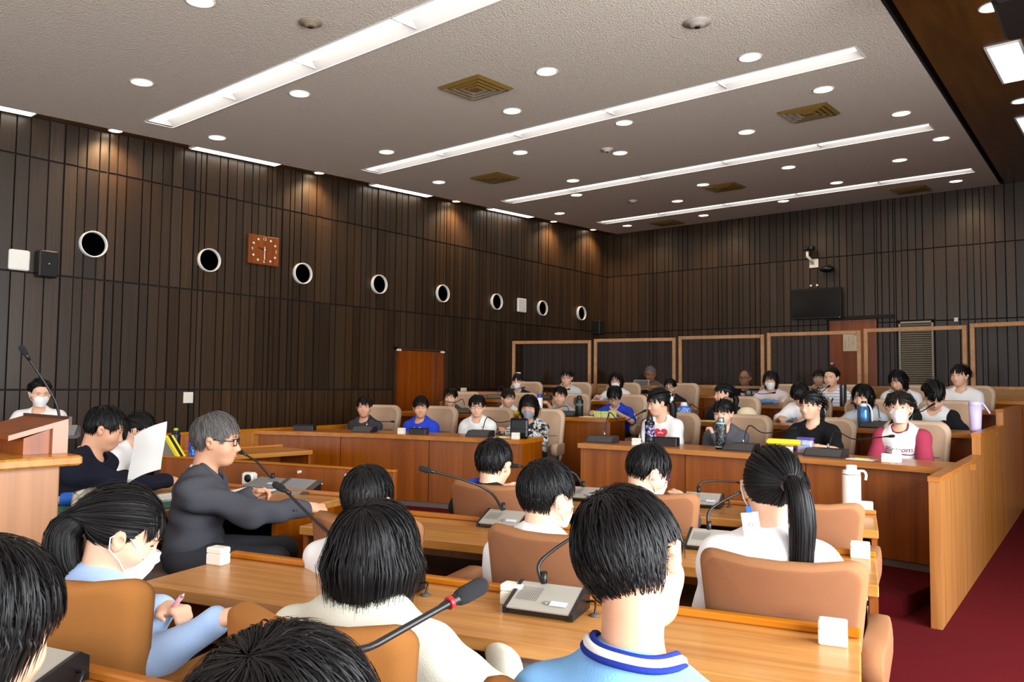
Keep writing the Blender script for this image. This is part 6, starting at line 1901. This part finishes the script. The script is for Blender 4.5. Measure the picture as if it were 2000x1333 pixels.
bottle('bright blue child bottle with pink strap on the secretaries desk', np.array([pb[0], pb[1], .70]), .26, .055, [(.95, 0), (1, .02), (1, .5), (.92, .72), (.7, .8)], (speckle('blue_print', '#2a5fc4', '#8fb6ee', 60, .55), BLUE, [('lid', .8, 1, .62, .3, mat('sky_lid', '#5f9be6', .4))]), 0, strap=([(-.4, -.9, .75), (-.75, -.85, .6), (-.8, -.8, .4), (-.9, -.6, .3)], .009, mat('pink_strap', '#e0607c', .5)))

# ------------------------------------------------------------------ other things on the desks
def slab(name, label, cat, base, rz, w, d, h, m, part, b=.004, more=None, tilt=0):
    t = thing(name, label, cat, base, rz)
    T = Matrix.Rotation(tilt, 4, 'X')
    MB().bevbox(-w/2, w/2, -d/2, d/2, 0, h, b, T=T).build(part, m, t)
    if more:
        for (nm_, x0, x1, y0, y1, z0, z1, mm) in more: MB().box(x0, x1, y0, y1, z0, z1, T=T).build(nm_, mm, t)
    return t
p, rz = on_row(818, 0, .14); slab('pencil_box', 'flat black box before the royal blue T-shirt boy', 'box', p, rz, .2, .09, .062, BLACK, 'box_body', more=[('box_lid', -.1, .1, -.045, .045, .062, .066, BLACKM)])
p, rz = on_row(595, 0, .14); slab('pencil_box', 'black box at the empty left end of the front desk', 'box', p, rz, .24, .09, .06, BLACK, 'box_body', more=[('box_lid', -.12, .12, -.045, .045, .06, .064, BLACKM)])
p, rz = on_row(1302, 0, .2); slab('pencil_box', 'long black case behind the purple bottle', 'box', p, rz, .22, .08, .075, BLACK, 'box_body', more=[('box_lid', -.11, .11, -.04, .04, .075, .079, BLACKM)])
p, rz = on_row(1014, 0, .16); slab('tablet_case', 'upright black rounded tablet case before the camouflage shirt', 'case', p, rz, .2, .03, .2, BLACK, 'case_body', .02, [('zip', -.095, .095, .0145, .0165, .09, .096, BLACKM)])
p, rz = on_row(1648, 2, .1); slab('loudspeaker', 'slim black upright speaker on the rear right desk', 'speaker', p, rz, .065, .06, .26, BLACK, 'speaker_body', .006, [('side_strip', -.012, -.004, .03, .032, .01, .25, STEEL)])
p, rz = on_row(1012, 1, .12); slab('pencil_case', 'yellow and black pencil case before the smiling boy', 'pencil case', p + np.array([0, 0, 0]), rz, .24, .07, .05, YELLOW, 'pouch', .015, [('zip', -.11, .11, -.004, .004, .05, .053, BLACK), ('black_end', .06, .125, -.036, .036, .004, .052, BLACK)])
GRN = speckle('green_print', '#b9d67c', '#eef2c4', 60, .5)
for i, u in enumerate((1167, 1181, 1197)):
    p, rz = on_row(u, 1, .1)
    slab('card_case', 'pale green pocket case before the blue jersey boy, %s' % ORD[i], 'case', p, rz, .085, .03, .075, GRN, 'case_body', .006, [('flap', -.04, .04, .015, .018, .04, .072, mat('lime_flap', '#cfe36a', .6))])
for (u, k, rr, lab, m, w, d) in [(985, 0, .18, 'white paper with black pen before the white-shirted boy', PAPER, .22, .15), (1683, 0, .14, 'colourful leaflet on the right front desk', PAPER, .2, .12), (1390, 1, .12, 'pale leaflet before the navy T-shirt girl', mat('cream_paper', '#e9e6c2', .8), .26, .14), (1155, 2, .14, 'white sheet on the rear left desk', PAPER, .26, .16), (1150, 1, .16, 'white sheet before the black bottle', PAPER, .2, .14), (880, 1, .16, 'pale booklet before the charcoal T-shirt boy', PAPER, .2, .14)]:
    p, rz = on_row(u, k, rr)
    slab('paper', lab, 'paper', p, rz, w, d, .004, m, 'sheet', .001, [('pen', -w*.3, w*.25, -.004, .004, .004, .011, mat('yellow_pen', '#e8d43a', .5))])
p, rz = on_row(1497, 2, .22)
t = thing('cloth_bag', 'crumpled light blue cloth before the pink-bloused girl', 'bag', p, rz)
mb = MB()
for i in range(7):
    a_ = i*.9; mb.ell((.11*math.cos(a_*1.7)*(i/7), .05*math.sin(a_), .025+.008*(i % 3)), (.06, .045, .03), 10, 6)
mb.build('folds', mat('sky_cloth', '#6fa6e6', .8), t)
MB().bevbox(-.13, .1, -.09, -.02, 0, .03, .01).build('cream_lining', mat('cream_cloth', '#efe4a8', .8), t)
p, rz = on_row(1459, 1, .28)
t = thing('sun_hat', 'cream cloth hat standing on the middle right desk', 'hat', p, rz)
MB().lathe([(.15, .0), (.145, .01), (.11, .05), (.10, .11), (.06, .15), (.01, .16)], 20).build('crown', mat('cream_hat', '#efe2bd', .85), t)
MB().lathe([(.11, .0), (.17, -.002), (.172, .006), (.12, .02)], 20, closed=False).build('brim', mat('cream_hat', '', .85), t)
# yellow pencil pouch and clear pouch in the hands of the girl in black
wr = UCLA['root'].location
p, rz = on_row(1530, 0, .22)
t = thing('pencil_pouch', 'long yellow pencil pouch held by the black T-shirt girl', 'pencil case', p+np.array([0, 0, .065]), rz+R(8))
MB().bevbox(-.14, .14, -.03, .03, 0, .05, .015).build('pouch', YELLOW, t)
MB().box(-.13, .13, -.032, -.03, .02, .028).build('zip', mat('grey_zip', '#8a8a8a', .5), t)
MB().bevbox(-.22, -.14, -.025, .025, .0, .05, .012).build('clear_end', mat('clear_blue', '#aab6d6', .3), t)
p, rz = on_row(1573, 0, .26)
t = thing('clear_pouch', 'see-through zip pouch with purple trim on the right front desk', 'pouch', p, rz)
MB().bevbox(-.06, .06, -.03, .03, 0, .12, .01).build('pouch', mat('pouch_grey', '#a9a8c4', .3), t)
MB().bevbox(-.065, .065, -.033, .033, .115, .135, .006).build('zip_trim', mat('purple_trim', '#5448a0', .5), t)
# pencil case of the secretary girl
P0, P1 = atd(329, 864, 6.05), atd(354, 906, 5.95)
xa = unitv(P1-P0); ya = unitv(np.cross(np.array([0, 0, 1.]), xa)); za = np.cross(xa, ya); Lc = np.linalg.norm(P1-P0)
t = thing('pencil_case', 'grey pencil case with yellow zip held open by the white-shirted girl', 'pencil case', P0)
t.matrix_world = Matrix(((xa[0], ya[0], za[0], P0[0]), (xa[1], ya[1], za[1], P0[1]), (xa[2], ya[2], za[2], P0[2]), (0, 0, 0, 1)))
MB().bevbox(-.02, Lc, -.03, .03, -.12, .02, .02).build('pouch', mat('taupe_cloth', '#857d78', .8), t)
MB().box(-.03, Lc+.01, -.034, .034, .02, .045).build('zip_band', YELLOW, t)
MB().box(-.03, Lc+.01, -.012, .012, .045, .048).build('zip', BLACK, t)
pb = onz(372, 908, ZD); slab('pencil_case', 'flat yellow pencil case lying left of the blue child bottle', 'pencil case', np.array([pb[0], pb[1], .70]), R(20), .3, .09, .05, YELLOW, 'pouch', .015, [('zip', -.14, .14, -.004, .004, .05, .053, BLACK)])
# big white sheet held in front of the man in navy
c = atd(288, 884, 4.45)
t = thing('paper', 'large white sheet held up before the man in the navy suit', 'paper', c, R(20)); t.rotation_euler = (R(62), R(-22), R(24))
mb = MB(); mb.grid([[(-.12+.24*i/6, -.16+.32*j/6, .02*math.sin(i*.5)+.01*math.cos(j*.6)) for j in range(7)] for i in range(7)]); mb.grid([[(-.12+.24*i/6, -.16+.32*(6-j)/6, -.001+.02*math.sin(i*.5)+.01*math.cos((6-j)*.6)) for j in range(7)] for i in range(7)]); mb.build('sheet', PAPER, t)
# green mat, papers and blue roll on the navy-suited man's desk
dz = .70
slab('desk_mat', 'dark green desk mat in front of the man in the navy suit', 'mat', (-4.36, 2.02, dz), R(90), .78, .5, .004, GREEN, 'mat_sheet', .001, [('edge_line', -.37, .37, -.24, -.236, .004, .005, mat('mat_edge', '#245446', .8))])
c = onz(168, 988, dz)
t = thing('umbrella_pouch', 'bright blue rolled pouch lying on the green mat', 'pouch', (c[0], c[1], dz+.04), R(62))
mb = MB(); mb.tube([(-.13, 0, 0), (-.125, 0, 0), (-.11, 0, 0), (.1, 0, 0), (.12, 0, 0), (.125, 0, 0)], [.006, .028, .036, .036, .03, .012], 14); mb.build('roll', BLUE, t)
MB().tube([(.01, 0, 0), (.022, 0, 0)], .0375, 14).build('strap', mat('blue_strap', '#123f8f', .6), t)
c = onz(215, 978, dz)
t = thing('umbrella_pouch', 'navy rolled pouch beside the bright blue one', 'pouch', (c[0], c[1], dz+.035), R(62))
MB().tube([(-.1, 0, 0), (-.09, 0, 0), (.09, 0, 0), (.1, 0, 0)], [.01, .03, .03, .01], 12).build('roll', mat('navy_cloth', '#1b2350', .7), t)
MB().tube([(.0, 0, 0), (.012, 0, 0)], .031, 12).build('strap', BLACK, t)
for i, (u, v, w, d, r_, lab) in enumerate([(150, 978, .3, .2, 70, 'white papers under the blue roll'), (325, 975, .3, .21, 95, 'stack of white papers at the right of the green mat')]):
    c = onz(u, v, dz+.005)
    t = thing('paper', lab, 'paper', (c[0], c[1], dz+.005), R(r_))
    for k in range(4):
        MB().box(-w/2+.004*k, w/2+.003*k, -d/2-.003*k, d/2, .004*k, .004*k+.003).build('sheet', PAPER, t)
# grey-suited man's desk: tablet, papers, white desk device
c = onz(572, 962, dz)
t = thing('tablet', 'dark tablet propped on its cover on the grey-suited man\'s desk', 'tablet', c, A15-R(4))
T_ = Matrix.Translation((0, .0, .015)) @ Matrix.Rotation(R(24), 4, 'X')
MB().bevbox(-.15, .15, -.1, .12, 0, .01, .003, T=T_).build('case', mat('tablet_brown', '#4a3c33', .5), t)
MB().box(-.105, .105, -.095, .115, .0102, .0112, T=T_).build('screen', mat('tablet_screen', '#77797c', .25), t)
MB().prism([(-.02, 0), (.1, .0), (.1, .055), (.09, .06)], 0, .04, .14).build('stand', BLACK, t)
c = onz(497, 962, dz); slab('paper', 'white document before the man in the grey suit', 'paper', c+np.array([0, 0, .012]), A15+R(12), .24, .3, .004, PAPER, 'sheet', .001, [('clip_board', -.12, .12, -.15, .15, -.008, -.001, mat('grey_board', '#8c9296', .6))])
c = onz(600, 945, dz); slab('paper', 'white paper strip behind the tablet', 'paper', c, A15, .22, .06, .004, PAPER, 'sheet', .001, [('clip', .08, .1, -.03, .03, .004, .008, BLACK)])
c = onz(487, 948, dz)
t = thing('desk_fan', 'white boxy device with round black dial behind the grey-suited man', 'device', c, R(20))
MB().bevbox(-.045, .045, -.03, .03, 0, .085, .01).build('housing', WHITE, t)
MB().lathe([(.026, 0), (.026, .004), (.01, .006)], 16, T=Matrix.Translation((0.01, -.03, .048)) @ Matrix.Rotation(R(90), 4, 'X')).build('dial', BLACK, t)
# third-desk mask, towel, lanyard card, pen, pink tumbler
c = onz(1172, 985, dz)
t = thing('cloth_pouch', 'small crumpled black pouch beside the unit on the third desk', 'pouch', c, A15)
mb = MB(); mb.ell((0, 0, .025), (.05, .035, .025), 12, 6); mb.ell((.025, -.02, .04), (.025, .02, .018), 10, 5); mb.build('pouch', BLACKM, t)
MB().tube(curve_pts([(.04, 0, .03), (.07, -.02, .03), (.06, -.05, .01)], 5), .004, 5).build('cord', BLACK, t)
i_ = C1
loc_ = lambda inf, P: rotz(-inf['root'].rotation_euler[2]) @ (np.array(P)-np.array(inf['root'].location))
mb = MB(); mb.tube([loc_(i_, atd(u, v, 4.22)) for (u, v) in ((912, 952), (920, 946), (936, 944), (944, 948))], [.012, .03, .03, .012], 10)
mb.build('neck_towel', mat('towel_blue', '#2c44c4', .9), i_['shirt'])
def world_of(inf, P): return rotz(inf['root'].rotation_euler[2]) @ np.array(P)+np.array(inf['root'].location)
c = atd(1466, 1020, 2.42)
t = thing('name_card', 'white lanyard card hanging by the masked face of the ponytail girl', 'card', c, A15+R(10)); t.rotation_euler = (R(4), R(-8), A15+R(10))
MB().bevbox(-.026, .026, -.002, .002, -.045, .03, .0015).build('card', WHITE, t)
ring = [(.006*math.cos(x), -.003, -.008+.006*math.sin(x)) for x in np.linspace(0, 2*np.pi, 13)]
MB().tube(ring, .0012, 5, caps=False).build('printed_ring', mat('ring_grey', '#9b9fb4', .5), t)
MB().box(-.008, .008, -.004, .004, .03, .05).build('clip', BLUE, t)
mb = MB()
for sd in (-1, 1):
    pts = [B3['B']+B3['rt']*sd*.075-B3['fw']*.03+B3['sp']*.0, B3['B']+B3['rt']*sd*.085-B3['fw']*.105-B3['sp']*.07, B3['B']+B3['rt']*sd*.08-B3['fw']*.125-B3['sp']*.16, B3['B']+B3['rt']*sd*.07-B3['fw']*.125-B3['sp']*.28]
    mb.tube(pts, .006, 6, flat=.5)
mb.build('shoulder_strap', BLACK, B3['shirt'])
c = atd(345, 1178, 2.12)
t = thing('pen', 'pink pen in the hand of the girl in pale blue', 'pen', c)
d = unitv(atd(357, 1160, 2.1)-atd(332, 1190, 2.14))
MB().tube([d*-.07, d*.035], .0065, 8).build('barrel', mat('pen_pink', '#e8a9b8', .4), t)
MB().tube([d*.035, d*.05], [.006, .001], 8).build('nib', mat('pen_tip', '#d9d4d0', .4), t)
c = np.array(uvw(-.98, 2.02, .50))
t = thing('tumbler', 'pink tumbler lying on its side under the nearest desk', 'bottle', c, A15)
T_ = Matrix.Rotation(R(90), 4, 'X')
MB().lathe([(.046, 0), (.05, .006), (.05, .2), (.04, .22)], 20, T=T_).build('cup', mat('tumbler_pink', '#c98a8a', .4), t) 
MB().lathe([(.024, 0), (.024, .003)], 16, T=Matrix.Translation((0, .0, 0)) @ T_).build('base_label', WHITE, t)
t.location = tuple(onV(1030, 1297, 2.06)); t.rotation_euler = (0, 0, A15)
for o in t.children: o.rotation_euler = (0, 0, R(180))

# name plate of the gallery
P = onr(1474, 768, 15.7)
t = thing('name_plate', 'black plate with three white characters on the gallery ledge', 'sign', (P[0], P[1], 1.245), -ang(P))
MB().box(-.14, .14, -.01, .01, 0, .085).build('plate', BLACK, t)
for k, chx in enumerate('傍聴席'):
    Mx = Matrix(((1, 0, 0, -.085+.085*k), (0, 0, -1, -.0115), (0, 1, 0, .042), (0, 0, 0, 1)))
    try: text_obj('letter', chx, .062, WHITE, t, Mx)
    except Exception: pass
c = onr(1252, 752, 16.2)
t = thing('tablet', 'pale tablet held by the elderly man in the gallery', 'tablet', c, -ang(c)); t.rotation_euler = (R(60), 0, -ang(c))
MB().bevbox(-.13, .13, -.09, .09, -.005, .005, .003).build('case', mat('pale_grey', '#b8bcc0', .4), t)
MB().box(-.11, .11, -.075, .075, .005, .006).build('screen', mat('tablet_screen', '', .25), t)

# ------------------------------------------------------------------ prints on shirts
def shear(me, k):
    for v in me.vertices: v.co.x += k*v.co.y
    return me
CRIM = mat('print_crimson', '#7e1f3c', .8); PBLUE = mat('print_blue', '#3a3fae', .8); PWHITE = mat('print_white', '#eeeeee', .8); PRED = mat('print_red', '#d8384a', .8); PBLK = mat('print_black', '#26262a', .8); PPUR = mat('print_purple', '#7a3fa0', .8)
def subdiv(me, n=1):
    bm = bmesh.new(); bm.from_mesh(me); bmesh.ops.triangulate(bm, faces=bm.faces[:])
    bm.to_mesh(me); bm.free(); return me
def ribbon(pts, w):
    mb = MB(); P = np.array(curve_pts([np.array([a, b, 0.]) for a, b in pts], 6)); d = np.gradient(P, axis=0); d /= np.linalg.norm(d, axis=1)[:, None]+1e-9
    nr = np.stack([-d[:, 1], d[:, 0], 0*d[:, 0]], 1); ws = np.interp(np.linspace(0, 1, len(P)), np.linspace(0, 1, len(w)), w) if isinstance(w, (list, tuple)) else np.full(len(P), w)
    mb.grid([list(P-nr*ws[:, None]), list(P+nr*ws[:, None])], 0, False); return mb.mesh('print', [])
press(BLOOM, subdiv(shear(text_mesh('Blossom', .062), .25)), 'print', CRIM, 0, .135)
press(BLOOM, ribbon([(.115, -.0), (.122, -.028), (.08, -.04), (0, -.032), (-.05, -.036), (-.115, -.04)], [.002, .004, .004, .005, .010, .014]), 'print_swash', CRIM, 0, .135)
press(BLOOM, subdiv(text_mesh('No.9', .03)), 'print_small', PBLK, -.075, .21)
press(UCLA, subdiv(text_mesh('MA', .085)), 'print', PWHITE, -.045, .175)
for k, (x, y, m) in enumerate([(-.10, .24, PPUR), (-.06, .215, PRED), (.02, .22, PRED), (-.13, .27, PPUR), (.06, .235, PPUR)]):
    mb = MB(); mb.add([(.022*math.cos(a)*1.2, .022*math.sin(a), 0) for a in np.linspace(0, 2*np.pi, 10)[:-1]], [tuple(range(9))])
    press(UCLA, subdiv(mb.mesh('print', [])), 'print_blob', m, x, y-.085)
press(VER, subdiv(text_mesh('VERSON', .062)), 'print', PBLUE, 0, .12)
press(VER, ribbon([(-.06, 0), (-.03, .012), (0, 0), (.03, .012), (.06, 0)], .016), 'print_blob', PPUR, 0, .165)
press(DKT, subdiv(text_mesh('OPPOR', .03)), 'print', PWHITE, 0, .085)
mb = MB()
heart = [(16*math.sin(t_)**3*.0045, (13*math.cos(t_)-5*math.cos(2*t_)-2*math.cos(3*t_)-math.cos(4*t_))*.0042, 0) for t_ in np.linspace(0, 2*np.pi, 28)[:-1]]
mb.add(heart, [tuple(range(len(heart)))])
press(HEART, subdiv(mb.mesh('print', [])), 'print_heart', PRED, .03, .105)
press(HEART, ribbon([(-.03, 0), (0, .008), (.03, 0)], .007), 'print_lips', mat('print_pink', '#f0b3ad', .8), .03, .10, lift=.005)
pts = [(-.09, -.02), (-.095, .02), (-.06, .035), (-.05, .05), (-.02, .045), (.02, .045), (.05, .055), (.06, .035), (.085, .01), (.075, -.03)]
press(BOYBLUE, ribbon(pts, .0035), 'print_outline', PWHITE, 0, .08, scale=.8)
press(BOYBLUE, ribbon([(-.03, -.02), (-.03, .005), (.03, .005), (.03, -.02)], .003), 'print_square', PWHITE, 0, .088, scale=.8)
rr_ = random.Random(4)
for k in range(7):
    x, y = rr_.uniform(-.05, .05), .07+rr_.uniform(0, .10)
    press(WTG, ribbon([(rr_.uniform(-.03, .03), rr_.uniform(-.02, .02)) for _ in range(4)], .0022), 'print_sketch', PBLK, x, y)
mb = MB(); mb.add([(.02*math.cos(a), .02*math.sin(a), 0) for a in np.linspace(0, 2*np.pi, 13)[:-1]], [tuple(range(12))])
press(JERSEY, subdiv(mb.mesh('print', [])), 'print_badge', PWHITE, -.06, .14)
for k in range(3):
    press(PEOPLE_STRIPE, ribbon([(-.012+.011*k, -.008), (-.006+.011*k, .004+.004*k)], .0042), 'print_mark', PWHITE, .03, .075)
press(POLO, ribbon([(-.03, .06), (-.012, .0), (.0, -.05)], .008), 'lanyard', cloth('#27304e'), 0, .12, lift=.006)
press(POLO, ribbon([(.03, .06), (.012, .0), (.0, -.05)], .008), 'lanyard', cloth('#27304e'), 0, .12, lift=.006)
for sd in (-1, 1):
    press(W1, ribbon([(sd*.05, .06), (sd*.03, .0), (sd*.015, -.08)], .007), 'lanyard', mat('lanyard_blue', '#7f93cf', .7), 0, .11, lift=.006)
# scrunchie
mb = MB(); s_ = NAVYG['hs']; T_ = NAVYG['T']
for k in range(6):
    a_ = k*1.05; mb.ell(T_(V3(.022*math.cos(a_), -.05+.022*math.sin(a_), .135)*s_), (.02, .02, .02), 8, 6)
mb.build('scrunchie', WHITE, NAVYG['root'])
mb = MB(); T_ = HEART['T']
for k in range(5):
    a_ = k*1.2; mb.ell(T_(V3(-.01+.035*math.cos(a_), -.132, .04+.045*math.sin(a_))), (.022, .02, .028), 8, 6)
mb.build('ribbon_bow', WHITE, HEART['root'])
# suit fronts in the gallery
for inf, m in ((ELD, mat('shirt_lilac', '#c9c9dc', .8)), (DRK, WHITE)):
    press(inf, ribbon([(0, .07), (0, .02), (0, -.1), (0, -.22)], [.06, .05, .035, .01]), 'shirt_front', m, 0, .1, lift=.004)
# tailoring of the two dark suits
SEAM = mat('seam_dark', '#1c1d21', .9)
for inf in (M2, M1):
    press(inf, ribbon([(0, .0), (0, -.15), (0, -.32), (0, -.42)], .0016), 'back_seam', SEAM, 0, .03, lift=.0012, front=-1)
    for i, sd in enumerate((-1, 1)):
        s0, e0 = inf['sh'][i], inf['el'][i]; d = unitv(e0-s0); w0 = inf['wr'][i]; f = unitv(w0-e0); o2 = unitv(np.cross(f, np.array([0, 0, 1.])))
        mb = MB()
        for k in range(3):
            q = e0+(w0-e0)*(.70+.055*k)+o2*sd*(.036*inf['bs'])*1.0
            mb.ell(q, (.006, .006, .006), 8, 5)
        mb.build('sleeve_buttons', BLACK, inf['shirt'])
